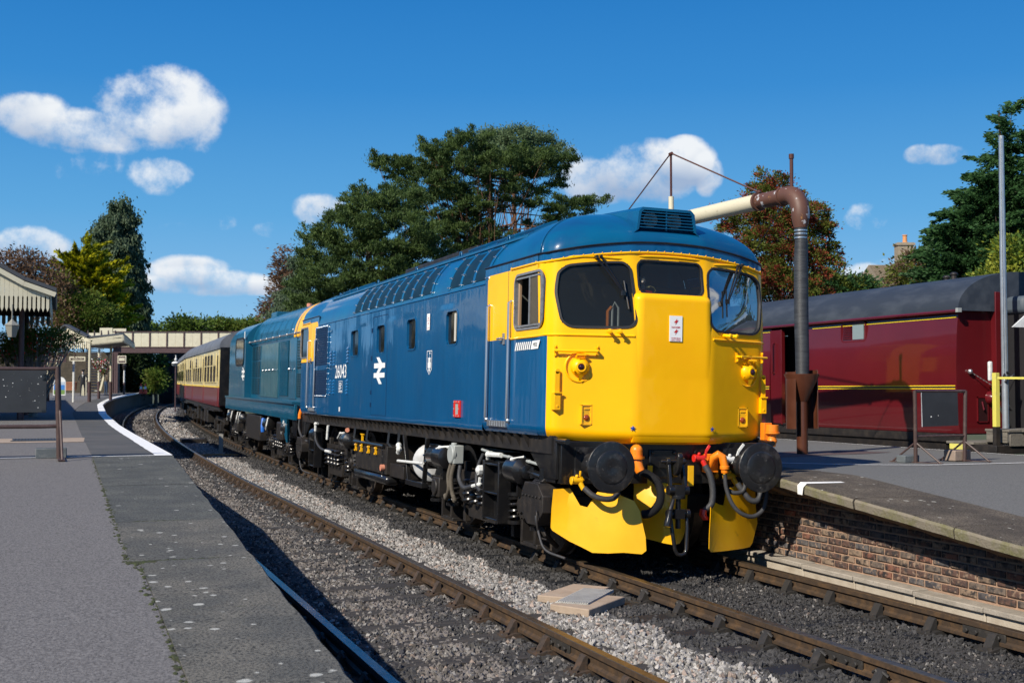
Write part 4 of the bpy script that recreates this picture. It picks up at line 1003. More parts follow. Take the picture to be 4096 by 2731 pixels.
# shield badge: outline with a castle and flag
m = M(); out = [(5.27,2.36),(5.03,2.36),(5.03,2.105),(5.15,2.03),(5.27,2.105)]; cy, cz = 5.15, 2.21
inn_ = [(cy+(a-cy)*.88, cz+(b-cz)*.94) for a, b in out]; V = [(XS, a, b) for a, b in out]+[(XS, a, b) for a, b in inn_]
m.add(V, [(i, (i+1) % 5, 5+(i+1) % 5, 5+i) for i in range(5)])
for (a, b, c, d) in ((5.22,5.08,2.12,2.20),(5.20,5.175,2.20,2.25),(5.125,5.10,2.20,2.25),(5.17,5.13,2.20,2.27),(5.21,5.165,2.25,2.262),(5.135,5.09,2.25,2.262),(5.153,5.147,2.27,2.34)): m.add([(XS, a, c), (XS, b, c), (XS, b, d), (XS, a, d)], [(0,1,2,3)])
m.add([(XS, 5.15, 2.345), (XS, 5.10, 2.325), (XS, 5.15, 2.305)], [(0,1,2)]); m.add([(XS, 5.20, 2.11), (XS, 5.10, 2.11), (XS, 5.15, 2.06)], [(0,1,2)])
m.build('shield_badge', m_decw, LOC, smooth=False)
def sideplate(y0, y1, z0, z1):
    m = M(); m.add([(XS, y1, z0), (XS, y0, z0), (XS, y0, z1), (XS, y1, z1)], [(0,1,2,3)]); m.build('warning_sticker', m_decw, LOC, smooth=False)
    X2 = XS-.002; c = (y0+y1)/2
    for z in (z0+(z1-z0)*.72, z0+(z1-z0)*.40): bolt(c, z, .028, lambda a, b: (X2, 2*c-a, b))
    text('sticker_lettering', 'DANGER', (X2, y1-.02, z0+(z1-z0)*.55), LY, UZ, w=(y1-y0)*.72, h=.012, mt=m_decr, parent=LOC); text('sticker_lettering', 'LIVE WIRES', (X2, y1-.02, z0+.02), LY, UZ, w=(y1-y0)*.72, h=.012, mt=m_decr, parent=LOC)
sideplate(5.17, 5.31, 2.645, 2.87)
m = M(); X2 = XS
m.add([(X2, a, b) for a, b in ((10.87,1.78),(10.55,1.78),(10.55,1.985),(10.87,1.985),(10.86,1.787),(10.56,1.787),(10.56,1.978),(10.86,1.978))], [(0,1,5,4),(1,2,6,5),(2,3,7,6),(3,0,4,7)])
for k, w in enumerate((.25, .12, .20, .16, .22, .18)): m.add([(X2, 10.83, 1.80+k*.028), (X2, 10.83-w, 1.80+k*.028), (X2, 10.83-w, 1.814+k*.028), (X2, 10.83, 1.814+k*.028)], [(0,1,2,3)])
m.box(XS, XS+.002, 10.72, 10.80, 1.44, 1.52); m.build('data_panel', m_decw, LOC, smooth=False)
# red framed hatch
m = M()
for a, b, c, d in ((3.73,3.79,1.48,1.69),(3.925,3.985,1.48,1.69),(3.79,3.925,1.48,1.515),(3.79,3.925,1.655,1.69)): m.box(-HW-.022, -HW+.002, a, b, c, d)
rh = m.build('fuel_gauge_hatch', m_red, LOC, bevel=.003)
m = M(); m.box(-HW-.012, -HW+.002, 3.79, 3.925, 1.515, 1.655)
for a in (3.76, 3.857, 3.955):
    for b in (1.497, 1.585, 1.672):
        if not (a == 3.857 and b == 1.585): m.sphere((-HW-.024, a, b), .009, n=6, m=4)
m.build('gauge_plate', m_grey, rh)
# cab doors: seam, recessed grab rails, handle, tread plate; both cabs
for mir in (False, True):
    Y = (lambda y: YE-y) if mir else (lambda y: y)
    def bx(m, x0, x1, y0, y1, z0, z1): m.box(x0, x1, min(Y(y0), Y(y1)), max(Y(y0), Y(y1)), z0, z1)
    m = M(); bx(m, -HW-.002, -HW+.004, 2.085, 2.095, 1.47, 3.25); bx(m, -HW-.002, -HW+.004, 2.62, 2.63, 1.47, 2.39); m.build('cab_door_seam', m_seam, LOC)
    for y in (2.70, 1.975):
        m = M(); m.tube([(-HW, Y(y), 2.82), (-HW-.035, Y(y), 2.80), (-HW-.035, Y(y), 1.50), (-HW, Y(y), 1.475)], .017, n=8); m.sphere((-HW-.02, Y(y), 1.48), .028, n=8, m=6); m.build('door_grab_rail', m_alu, LOC)
        m = M(); bx(m, -HW-.0025, -HW+.003, y-.03, y+.03, 2.42, 2.84); m.build('rail_recess', m_yel2, LOC)
    m = M(); bx(m, -HW-.018, -HW, 2.06, 2.69, 1.405, 1.475)
    for k in range(7): bx(m, -HW-.024, -HW-.016, 2.09+k*.083, 2.13+k*.083, 1.41, 1.47)
    m.build('tread_plate', m_alu, LOC)
    m = M(); bx(m, -HW-.015, -HW, 2.17, 2.23, 2.34, 2.47); m.tube([(-HW-.015, Y(2.20), 2.41), (-HW-.05, Y(2.20), 2.41), (-HW-.05, Y(2.30), 2.405)], .014, n=6); m.build('door_handle', m_alu2, LOC, bevel=.004)
# louvred grille with mesh near the rear cab
m_mesh = mat('dark_blue_mesh', (.003,.02,.06), .5, var=(3,(.006,.035,.09),.4,.7), bump=(200,.8), bdist=.01)
m = M()
for z0, z1 in ((1.73, 2.20), (2.29, 3.02)): m.box(-HW-.004, -HW+.002, 11.9, 13.05, z0, z1)
g = m.build('side_grille', m_mesh, LOC)
m = M()
for k in range(30):
    z = 1.75+k*.0435
    if 2.18 < z < 2.3: continue
    m.box(-HW-.012, -HW-.003, 11.92, 13.03, z, z+.012)
m.build('grille_slats', m_seam, g)
m = M()
for a, b, c, d in ((11.86, 11.9, 1.70, 3.05), (13.05, 13.09, 1.70, 3.05), (11.86, 13.09, 1.69, 1.73), (11.86, 13.09, 3.02, 3.06), (11.86, 13.09, 2.20, 2.29)): m.box(-HW-.014, -HW+.002, a, b, c, d)
m.build('grille_frame', m_blue, g, bevel=.004)
m = M()
for k in range(14):
    for y in (11.88, 13.07): m.sphere((-HW-.016, y, 1.74+k*.098), .009, n=5, m=4)
for k in range(9):
    for z in (1.71, 3.04): m.sphere((-HW-.016, 11.98+k*.125, z), .009, n=5, m=4)
m.build('grille_rivets', m_alu, g)
for y, zr in ((11.62, (1.75, 2.02)), (11.32, (1.75, 2.02)), (10.20, (1.75, 2.02)), (11.62, (2.27, 2.56)), (11.32, (2.27, 2.56)), (10.20, (2.3, 2.59))):
    m = M()
    for k in range(5):
        z = zr[0]+k*(zr[1]-zr[0])/5; m.add([(-HW, y-.06, z), (-HW, y+.06, z), (-HW-.03, y+.05, z+.006), (-HW-.03, y-.05, z+.006), (-HW, y-.06, z+.05), (-HW, y+.06, z+.05)], [(0,1,2,3), (3,2,5,4), (0,3,4), (1,5,2)])
    m.build('louvre', m_blue, LOC, smooth=False)
# mouse plush behind the centre window
T = empty('plush_mouse', (.0,-.035,.0), (0, CANT, 0)); tag(T, 'small grey plush mouse with red trousers sitting behind the centre cab window', 'soft toy')
m = M(); m.sphere((-.30, .86, 2.935), .036, n=12, m=8, sc=(1,1,1.25)); m.sphere((-.305, .845, 3.0), .04, n=12, m=8, sc=(1.1,1,.9)); m.lathe((-.31, .82, 2.995), (-.5,-.8,-.15), [(0,.028),(.03,.016),(.045,.006)], n=8)
for x in (-.275, -.325): m.sphere((x, .86, 3.038), .017, n=8, m=6, sc=(1,.5,1))
m.build('body', mat('grey_plush', (.40,.35,.29), 1, bump=(120,1)), T)
m = M(); m.sphere((-.30, .86, 2.905), .038, n=10, m=6, sc=(1.2,1,.6)); m.tube([(-.29,.85,2.90), (-.24,.82,2.89), (-.20,.82,2.885)], .014, n=6); m.build('trousers', m_red, T)
m = M(); m.tube([(-.26,.84,2.94), (-.22,.83,2.945)], .010, n=6); m.tube([(-.21,.84,2.955), (-.17,.84,2.945), (-.14,.84,2.91), (-.16,.84,2.895)], .003, n=5); m.build('string', mat('pale_yellow_cord', (.6,.52,.2), .8), T)
m_buf = mat('greasy_buffer_steel', (.012,.012,.013), .36, coat=.25, var=(7,(.055,.052,.05),.52,.72), var2=(30,(.10,.095,.09),.64,.74), bump=(22,.35), bdist=.006)
m_tankw = mat('grimy_white_tank', (.50,.51,.52), .5, var=(4,(.30,.30,.30),.45,.7))
# ================================================================ loco underframe, bogies and front gear
UF = LOC
m = M(); m.box(-1.25, -1.13, .95, YE-.95, 1.16, 1.35); m.box(1.13, 1.25, .95, YE-.95, 1.16, 1.35); m.box(-1.13, 1.13, 1.0, YE-1.0, 1.28, 1.34)
for k in range(46):
    y = 1.6+k*.275; m.prism([(y, 1.345), (y+.012, 1.345), (y+.112, 1.20), (y+.10, 1.20)], 'x', -1.262, -1.248) if False else m.add([(-1.25, y, 1.34), (-1.33, y, 1.34), (-1.25, y, 1.20), (-1.25, y+.012, 1.34), (-1.33, y+.012, 1.34), (-1.25, y+.012, 1.20)], [(0,1,2), (3,5,4), (1,4,5,2)])
for k in range(90): m.sphere((-1.254, 1.3+k*.148, 1.31), .012, n=5, m=4)
m.build('solebar', m_blkd, UF)
for mir in (False, True):
    Y = (lambda y: YE-y) if mir else (lambda y: y)
    def bx(m, x0, x1, y0, y1, z0, z1, mi=0): m.box(x0, x1, min(Y(y0), Y(y1)), max(Y(y0), Y(y1)), z0, z1, mi)
    m = M(); bx(m, -1.2, 1.2, .80, .90, .86, 1.30); bx(m, -1.235, -1.2, .86, 1.2, .9, 1.33); bx(m, 1.2, 1.235, .86, 1.2, .9, 1.33)
    for s_ in (-1, 1): m.add([(s_*1.22, Y(.9), 1.3), (s_*1.22, Y(1.9), 1.3), (s_*1.22, Y(1.15), .86), (s_*1.22, Y(.9), .86), (s_*1.19, Y(.9), 1.3), (s_*1.19, Y(1.9), 1.3), (s_*1.19, Y(1.15), .86), (s_*1.19, Y(.9), .86)], [(0,1,2,3), (7,6,5,4), (2,6,7,3), (1,5,6,2)])
    m.build('buffer_beam', m_blk, UF, bevel=.006)
    for s_ in (-1, 1):
        x = s_*.864; m = M(); bx(m, x-.19, x+.19, .76, .80, .90, 1.24)
        for dx in (-.15, .15):
            for dz in (-.13, .13): m.cyl((x+dx, Y(.76), 1.065+dz), (x+dx, Y(.735), 1.065+dz), .022, n=6)
        m.lathe((x, Y(.76), 1.06), (0, -1 if not mir else 1, 0), [(0,.13),(.10,.125),(.14,.11),(.15,.085),(.38,.083),(.42,.11),(.435,.20),(.447,.258),(.458,.262),(.466,.256),(.472,.20),(.4725,.172),(.478,.165),(.481,.15),(.483,.05),(.478,.018),(.478,.0)], n=40)
        m.build('buffer', m_buf, UF)
    for s_ in (-1, 1):
        m = M(); m.cyl((s_*1.21, Y(.87), 1.30), (s_*1.21, Y(.62), 1.30), .03); m.build('multiple_working_bracket', m_blk, UF)
# draw hook and screw coupling
def strapbar(m, a, b, w, t): m.beam(a, b, w, t)
m = M(); m.box(-.20, .12, .775, .80, .92, 1.22)
for dx in (-.17, .09):
    for dz in (.95, 1.19): m.cyl((dx, .775, dz), (dx, .75, dz), .022, n=6)
cxh = -.06
m.prism([(.78, 1.02), (.60, 1.03), (.50, .98), (.44, .96), (.38, 1.0), (.345, 1.08), (.335, 1.17), (.36, 1.21), (.385, 1.17), (.40, 1.11), (.45, 1.08), (.53, 1.12), (.62, 1.11), (.78, 1.10)], 'x', cxh-.028, cxh+.028)
m.build('draw_hook', m_blk, UF, bevel=.01)
m = M()
for dx in (-.085, .085):
    m.beam((cxh+dx*.9, .47, 1.10), (cxh+dx, .40, .83), .03, .055); m.cyl((cxh+dx-.02, .47, 1.11), (cxh+dx+.02, .47, 1.11), .042, n=14); m.cyl((cxh+dx-.03, .395, .82), (cxh+dx+.03, .395, .82), .05, n=14)
m.cyl((cxh-.16, .47, 1.11), (cxh+.13, .47, 1.11), .018, n=10); m.cyl((cxh-.11, .395, .82), (cxh+.11, .395, .82), .026, n=10)
m.obox((cxh, .39, .82), (.11, .10, .11)); m.cyl((cxh, .39, .77), (cxh, .39, .735), .075, n=18)
m.cyl((cxh, .39, .74), (cxh, .385, .43), .028, n=14)
for k in range(20): m.cyl((cxh, .39, .71-k*.014), (cxh, .39, .705-k*.014), .032, n=12)
m.obox((cxh, .385, .58), (.12, .085, .10)); m.cyl((cxh-.11, .385, .58), (cxh+.11, .385, .58), .03, n=10)
for s_ in (-1, 1): m.cyl((cxh+s_*.085, .385, .58), (cxh+s_*.125, .385, .58), .048, n=16)
m.tube([(cxh-.095, .385, .56), (cxh-.085, .36, .44), (cxh-.055, .34, .22), (cxh-.03, .335, .175), (cxh+.015, .335, .165), (cxh+.055, .335, .18), (cxh+.075, .34, .22), (cxh+.095, .36, .44), (cxh+.10, .385, .56)], .021, n=8)
m.tube([(cxh-.07, .36, .73), (cxh-.12, .33, .62)], [.018, .026], n=8); m.tube([(cxh-.12, .33, .62), (cxh-.155, .31, .50), (cxh-.165, .305, .46)], [.026, .04, .036], n=10)
m.build('screw_coupling', m_blk, UF, bevel=.003)
# snow ploughs: bent sheet with real thickness
def sheet3(name, rows, th=.012):
    m = M(); n = len(rows[0]); k = len(rows); A = [Vector(p) for r in rows for p in r]; B = [p+Vector((0, th, 0)) for p in A]; V = A+B; F = []; q = n*k
    for i in range(k-1):
        for j in range(n-1): a = i*n+j; F += [(a, a+1, a+n+1, a+n), (q+a, q+a+n, q+a+n+1, q+a+1)]
    for i in range(k-1):
        for j in (0, n-1): a = i*n+j; F.append((a, a+n, q+a+n, q+a))
    for j in range(n-1):
        for i in (0, k-1): a = i*n+j; F.append((a, a+1, q+a+1, q+a))
    m.add(V, F); return m.build(name, m_yel2, UF, ang=.35)
def pl(x, z, top=False):                                  # plough blade surface, concave, nearest the track centre furthest forward
    t = (abs(x)-.38)/.85; y = .52+.40*t; y += -.10*(sm((z-.2)/.6)) + .05 if z > .55 else 0
    return y
L1 = [(-1.235,.80,.90),(-1.06,.81,.88),(-.98,.64,.80),(-.90,.62,.78),(-.80,.78,.76),(-.60,.755,.64),(-.47,.70,.575),(-.415,.60,.55)]
L2 = [(-1.24,.60,.93),(-1.10,.60,.88),(-.98,.55,.80),(-.90,.55,.75),(-.78,.55,.69),(-.62,.55,.60),(-.48,.55,.545),(-.405,.50,.52)]
L3 = [(-1.24,.40,.945),(-1.10,.38,.86),(-.98,.36,.78),(-.88,.34,.71),(-.74,.34,.63),(-.60,.34,.56),(-.46,.34,.51),(-.375,.34,.49)]
L4 = [(-1.225,.37,.94),(-1.08,.27,.83),(-.98,.22,.76),(-.88,.165,.69),(-.74,.165,.61),(-.60,.178,.54),(-.42,.165,.48),(-.372,.20,.475)]
def P3(L, s_=1): return [(s_*x*1.0, y, z) for x, z, y in L]
sheet3('snow_plough', [P3(L4), P3(L3), P3(L2), P3(L1)])
R1 = [(.42,.66,.56),(.46,.69,.60),(.58,.645,.66),(.66,.63,.70),(.72,.80,.74),(.90,.84,.82),(1.05,.90,.9),(1.20,.86,.95)]
R2 = [(.405,.58,.53),(.46,.58,.57),(.58,.58,.63),(.66,.58,.68),(.74,.60,.72),(.90,.62,.80),(1.05,.62,.88),(1.21,.60,.95)]
R3 = [(.37,.34,.49),(.44,.36,.53),(.56,.36,.60),(.66,.38,.65),(.78,.40,.71),(.92,.42,.78),(1.06,.42,.87),(1.235,.41,.95)]
R4 = [(.36,.20,.475),(.40,.165,.50),(.54,.16,.56),(.66,.16,.61),(.78,.16,.67),(.92,.16,.74),(1.06,.165,.82),(1.13,.20,.88)]
sheet3('snow_plough', [P3(R4), P3(R3), P3(R2), P3(R1)])
C1 = [(-.31,.865,.90),(-.2,.868,.86),(-.09,.868,.80),(.0,.868,.80),(.12,.868,.86),(.24,.868,.88),(.33,.865,.90)]
C2 = [(-.315,.72,.90),(-.2,.74,.80),(-.05,.68,.66),(.02,.66,.64),(.10,.70,.70),(.24,.80,.82),(.33,.84,.90)]
C3 = [(-.30,.50,.88),(-.2,.50,.78),(-.08,.48,.66),(.02,.47,.62),(.12,.48,.68),(.22,.50,.78),(.31,.52,.88)]
C4 = [(-.27,.30,.86),(-.2,.28,.78),(-.08,.25,.66),(.02,.232,.61),(.12,.24,.68),(.20,.28,.76),(.28,.33,.86)]
sheet3('snow_plough', [P3(C4), P3(C3), P3(C2), P3(C1)])
for a_ in ((-.245, -.19), (.235, .30)): m = M(); m.box(a_[0], a_[1], .72, .732, .84, 1.055); m.build('plough_hanger', m_yel2, UF)
# air pipes and hoses
def hose(name, pts, r, mt, n=10, ridg=False):
    # Catmull-Rom through the points
    P_ = [Vector(p) for p in pts]; P_ = [P_[0]*2-P_[1]]+P_+[P_[-1]*2-P_[-2]]; Q = []
    for i in range(1, len(P_)-2):
        for k in range(8):
            t = k/8; a, b, c, d = P_[i-1:i+3]; Q.append(.5*((2*b)+(c-a)*t+(2*a-5*b+4*c-d)*t*t+(3*b-a-3*c+d)*t**3))
    Q.append(P_[-2]); m = M()
    if ridg:
        Q2 = []; rs = []
        for i in range(len(Q)-1):
            for k in range(3): Q2.append(Q[i].lerp(Q[i+1], k/3)); rs.append(r*(1.0 if (i*3+k) % 2 else .86))
        m.tube(Q2, rs, n)
    else: m.tube(Q, r, n)
    return m.build(name, mt, UF, ang=1.0)
def cock(name, c, mt, handle, d=(0,-1,0)):
    m = M(); c = Vector(c); m.cyl(c+Vector((-.05,.0,.0)), c+Vector((.06,.0,.0)), .036, n=14); m.cyl(c+Vector((-.062,0,0)), c+Vector((-.05,0,0)), .043, n=8)
    m.cyl(c+Vector((0,.14,.02)), c+Vector((0,-.02,0)), .028, n=12); m.cyl(c+Vector((.03,0,0)), c+Vector((.07,-.03,-.09)), .03, .026, n=12); m.sphere(c+Vector((.0,-.01,.045)), .02, n=8, m=6)
    m.beam(c+Vector((.07,-.02,.0)), c+Vector(handle)*.55+Vector((.03,-.02,.0)), .014, .026); m.beam(c+Vector(handle)*.55+Vector((.03,-.02,0)), c+Vector(handle)+Vector((.03,-.03,0)), .014, .03)
    return m.build(name, mt, UF, bevel=.003)
cock('brake_pipe_cock', (.335, .68, 1.135), m_red, (.085, 0, .14))
hose('brake_hose', [(.39, .64, 1.06), (.43, .60, .96), (.455, .58, .80), (.44, .58, .66), (.37, .60, .59)], .034, m_hose)
m = M(); m.tube([(.36, .60, .60), (.35, .60, .55), (.37, .58, .50)], [.04, .042, .03], n=10); m.box(.34, .40, .56, .60, .49, .53); m.build('hose_coupling_head', m_red, UF, bevel=.005)
m = M(); m.box(.44, .60, .72, .80, .98, 1.18); m.tube([(.50, .74, 1.05), (.51, .68, 1.14), (.55, .64, 1.18), (.59, .62, 1.15), (.61, .61, 1.06), (.615, .61, .98)], [.045,.045,.045,.045,.043,.038], n=12); m.cyl((.612, .61, 1.06), (.612, .61, 1.02), .052, n=12); m.build('orange_jumper_elbow', m_orange, UF, bevel=.006)
hose('jumper_cable', [(.615, .61, .97), (.63, .60, .82), (.68, .56, .66), (.77, .52, .56), (.90, .50, .53), (1.02, .50, .60), (1.075, .52, .74), (1.08, .55, .82)], .023, m_hose)
cock('main_reservoir_cock', (.72, .70, 1.12), m_white, (.13, 0, .17))
hose('reservoir_hose', [(.78, .66, 1.03), (.83, .62, .97), (.86, .60, .88), (.83, .60, .79), (.74, .62, .77), (.68, .66, .80)], .024, m_hose)
cock('yellow_air_cock', (.735, .72, .945), m_yel2, (.15, 0, .12))
hose('air_hose', [(.80, .66, .87), (.85, .62, .78), (.91, .58, .70), (.98, .56, .69), (1.03, .57, .75), (1.03, .60, .84)], .032, m_hose)
m = M(); m.sphere((-.43, .62, 1.215), .066, n=14, m=10); m.cyl((-.43, .62, 1.215), (-.43, .62, 1.15), .066, n=14); m.cyl((-.43, .62, 1.155), (-.43, .62, 1.13), .085, n=14); m.tube([(-.43, .62, 1.13), (-.42, .60, 1.05), (-.40, .58, 1.0)], [.055, .058, .05], n=12); m.box(-.52, -.46, .66, .8, 1.05, 1.12); m.build('orange_jumper_head', m_orange, UF)
hose('ribbed_hose', [(-.40, .58, 1.0), (-.33, .54, .97), (-.245, .50, .90), (-.215, .48, .78), (-.24, .48, .66), (-.31, .52, .58), (-.37, .58, .56)], .047, m_rub, n=12, ridg=True)
cock('yellow_air_cock', (-1.06, .72, .90), m_yel2, (.0, 0, .10))
hose('air_hose', [(-1.0, .66, .83), (-.93, .60, .76), (-.83, .56, .725), (-.72, .56, .73), (-.64, .60, .78)], .03, m_hose)
m = M(); m.box(1.20, 1.30, .78, .86, 1.33, 1.52); m.cyl((1.30, .78, 1.50), (1.30, .78, 1.42), .075, n=14); m.cyl((1.30, .78, 1.42), (1.30, .78, 1.40), .088, n=14); m.lathe((1.30, .78, 1.40), (0,0,-1), [(0,.05),(.03,.045),(.08,.06),(.11,.045),(.14,.04)], n=12); m.build('orange_jumper_socket', m_orange, UF, bevel=.004)
m = M(); m.tube([(-1.25, YE-.80, 1.42), (-1.28, YE-.78, 1.30), (-1.28, YE-.78, 1.22)], .04, n=8); m.build('orange_jumper_socket', m_orange, UF)
hose('rear_jumper_cable', [(-1.28, YE-.78, 1.2), (-1.29, YE-.8, 1.0), (-1.25, YE-1.1, .80), (-1.2, YE-1.5, .76)], .025, m_hose)
# ---------------------------------------------------------------- bogies
def spring(m, x, y, z0, z1, r=.075, w=.019, turns=4):
    pts = [(x+r*cos(t), y+r*sin(t), z0+(z1-z0)*t/(2*pi*turns)) for t in np.linspace(0, 2*pi*turns, turns*12)]; m.tube(pts, w, n=6)
def wheelmesh(R=.546):
    m = M(); m.lathe((0,0,0), (1,0,0), [(-.07, .10), (-.065, .12), (-.03, .14), (-.03, R-.09), (-.066, R-.075), (-.068, R-.005), (.06, R+.0), (.065, R+.028), (.075, R+.03), (.08, R+.015), (.08, R-.07), (.03, R-.09), (.03, .14)], n=48)
    return m.mesh('wheel', m_tyre, ang=.5)
WM = wheelmesh()
def bogie(yc, parent, half=1.525, R=.546, cylpipe=True, wm=None):
    m = M()
    for s_ in (-1, 1):
        x = s_*1.02
        m.prism([(yc-half-.75, .62), (yc-half-.6, .78), (yc+half+.6, .78), (yc+half+.75, .62), (yc+half+.7, .50), (yc+half+.3, .42), (yc+half-.30, .50), (yc+.9, .36), (yc-.9, .36), (yc-half+.30, .50), (yc-half-.3, .42), (yc-half-.7, .50)], 'x', x-.05, x+.05)
        for e in (-1, 1):
            y = yc+e*half
            for q in (-.2, .2): m.box(x-.09, x+.09, y+q-.03, y+q+.03, .12, .75)
            m.box(x-.06, x+.08*s_ if s_ > 0 else x-.08, y-.26, y+.26, .06, .12) if False else m.box(x-.08, x+.08, y-.26, y+.26, .08, .13)
        m.box(x-.10*1, x+.10, yc-.55, yc+.55, .22, .44)
        m.box(x-.04, x+.04, yc-.95, yc-.85, .12, .9); m.box(x-.04, x+.04, yc+.85, yc+.95, .12, .9)
    m.box(-1.0, 1.0, yc-.4, yc+.4, .5, .95); m.box(-1.0, 1.0, yc-half-.7, yc-half-.6, .5, .7); m.box(-1.0, 1.0, yc+half+.6, yc+half+.7, .5, .7)
    for e in (-1, 1): m.cyl((-1.0, yc+e*half, R), (1.0, yc+e*half, R), .085, n=12)
    b = m.build('bogie', m_blkd, parent, bevel=.008)
    for e in (-1, 1):
        for s_ in (-1, 1):
            link('wheel', wm or WM, b, (s_*.752, yc+e*half, R), (0, 0, 0 if s_ < 0 else pi))
    for s_ in (-1, 1):
        for e in (-1, 1):
            y = yc+e*half; x = s_*1.13
            m = M(); m.lathe((s_*1.02, y, R), (s_, 0, 0), [(0,.20),(.10,.20),(.13,.17),(.16,.16),(.165,.10),(.19,.09),(.192,0)], n=20)
            for a in range(0, 360, 45): m.cyl((s_*1.16, y+.14*cos(R_(a)), R+.14*sin(R_(a))), (s_*1.20, y+.14*cos(R_(a)), R+.14*sin(R_(a))), .018, n=6)
            m.build('axlebox', m_blkd, b)
            for q in (-.36, .36):
                m = M(); spring(m, s_*1.12, y+q, .34, .62); m.cyl((s_*1.12, y+q, .30), (s_*1.12, y+q, .34), .10, n=14); m.cyl((s_*1.12, y+q, .62), (s_*1.12, y+q, .66), .10, n=14); m.build('coil_spring', m_blk, b)
            # brake blocks
            m = M(); m.box(s_*.70 if s_ > 0 else -.83, s_*.83 if s_ > 0 else -.70, y-e*(R+.04)-.04, y-e*(R+.04)+.04, .35, .75); m.box(s_*1.0-.03, s_*1.0+.03, y-e*(R+.06)-.03, y-e*(R+.06)+.03, .12, .8); m.build('brake_block', m_brakedust, b)
        for q in (-.42, -.14, .14, .42):
            m = M(); spring(m, s_*1.14, yc+q, .40, .72, r=.09, w=.022, turns=4); m.build('coil_spring', m_blk, b)
        for y0_, dr in ((yc-1.32, -1), (yc+1.10, 1)):
            m = M(); m.lathe((s_*1.22, y0_, .93), (0, dr, 0), [(0,.10),(.02,.145),(.05,.15),(.36,.15),(.38,.12),(.40,.085),(.48,.08),(.49,.05)], n=26)
            m.tube([(s_*1.22, y0_+dr*.45, .93), (s_*1.22, y0_+dr*.85, .91)], .024, n=8)
            for q_ in (-.03, .03): m.beam((s_*1.22, y0_+dr*.56, .93+q_), (s_*1.22, y0_+dr*.92, .90+q_), .05, .014)
            m.cyl((s_*1.22, y0_+dr*.60, .87), (s_*1.22, y0_+dr*.60, .99), .026, n=8); m.cyl((s_*1.22, y0_+dr*.90, .80), (s_*1.22, y0_+dr*.90, .99), .038, n=8); m.obox((s_*1.2, y0_+dr*.9, .80), (.14, .16, .12))
            m.obox((s_*1.22, y0_+dr*.2, .72), (.05, .05, .16)); m.build('brake_cylinder', m_blk, b)
    return b
b1 = bogie(1.945+1.525, UF); b2 = bogie(YE-1.945-1.525-.25+.0 if False else 12.0, UF)
# equipment along the left side (and mirrored plainly on the right)
for yb, sg in ((2.6, 1), (13.3, -1)):
    # step ladder on the bogie
    m = M()
    for q in (-.27, .25): m.box(-1.34, -1.18, yb+q-.02, yb+q+.02, .30, 1.0)
    for z in (.32, .62, .95): m.box(-1.335, -1.10, yb-.26, yb+.24, z, z+.022)
    m.box(-1.2, -1.16, yb-.27, yb+.25, .30, 1.0); m.build('cab_steps', m_blk, UF, bevel=.008)
    # sandbox with round lid
    y0 = yb-1.35*sg
    m = M(); m.prism([(y0-.28, .72), (y0-.12, .84), (y0+.25, .84), (y0+.34, .72), (y0+.34, .52), (y0+.16, .40), (y0-.10, .40), (y0-.28, .55)], 'x', -1.33, -1.0); m.cyl((-1.2, y0+.06, .84), (-1.23, y0+.06, .88), .12, n=18)
    for k in range(6): m.cyl((-1.335, y0-.22+k*.1, .70), (-1.35, y0-.22+k*.1, .70), .014, n=6)
    m.tube([(-1.25, y0, .42), (-1.2, y0-.05, .3), (-1.0, y0+.1, .15)], .03, n=8); m.build('sandbox', m_blkd, UF, bevel=.012)
    hose('sanding_pipe', [(-1.33, y0-.12, .56), (-1.36, y0-.2, .54), (-1.36, y0-.22, .40), (-1.34, y0-.24, .30), (-1.30, y0-.34, .28)], .010, m_blkd)
    hose('sanding_pipe', [(-1.33, y0-.1, .50), (-1.35, y0-.24, .34), (-1.32, y0-.36, .18), (-1.2, y0-.6, .12)], .013, m_hose)
# white lagged pipes
def pipe(pts, r=.022, mt=None, nm='white_pipe'):
    m = M(); m.tube(pts, r, n=8)
    for p in pts[1:-1]: m.sphere(p, r*1.35, n=8, m=6)
    m.build(nm, mt or m_white, UF)
pipe([(-1.28, 2.25, .86), (-1.30, 2.15, .92), (-1.30, 1.98, 1.05), (-1.2, 1.85, 1.08)], .02)
pipe([(-1.20, 3.3, 1.10), (-1.22, 2.9, 1.08), (-1.22, 2.3, 1.06), (-1.2, 1.7, 1.04), (-1.15, 1.2, 1.0)], .017, m_grey, 'grey_pipe')
pipe([(-1.24, 2.95, 1.0), (-1.26, 2.9, 1.06), (-1.24, 2.5, 1.07)], .03)
m = M(); m.cyl((-1.36, 2.98, .87), (-1.28, 2.98, .87), .06, n=8); m.sphere((-1.34, 2.98, .87), .05); m.build('white_valve', m_white, UF)
pipe([(-1.32, 3.0, .78), (-1.32, 3.02, .70), (-1.33, 3.25, .66)], .024)
hose('bogie_hose', [(-1.33, 3.25, .66), (-1.34, 3.55, .62), (-1.35, 3.72, .72), (-1.33, 3.75, .88)], .028, m_hose)
hose('bogie_hose', [(-1.27, 3.05, 1.06), (-1.31, 3.12, .90), (-1.33, 3.1, .70), (-1.33, 2.95, .62)], .022, m_hose)
pipe([(-1.30, 5.35, .92), (-1.31, 5.1, .98), (-1.30, 4.75, 1.06), (-1.2, 4.5, 1.08)], .02)
m = M(); m.box(-1.34, -1.2, 4.0, 4.22, .88, 1.12); m.cyl((-1.36, 4.11, 1.0), (-1.30, 4.11, 1.0), .12, n=16); m.cyl((-1.3, 4.11, 1.15), (-1.3, 4.11, 1.08), .04); m.build('grey_junction_box', m_grey, UF, bevel=.015)
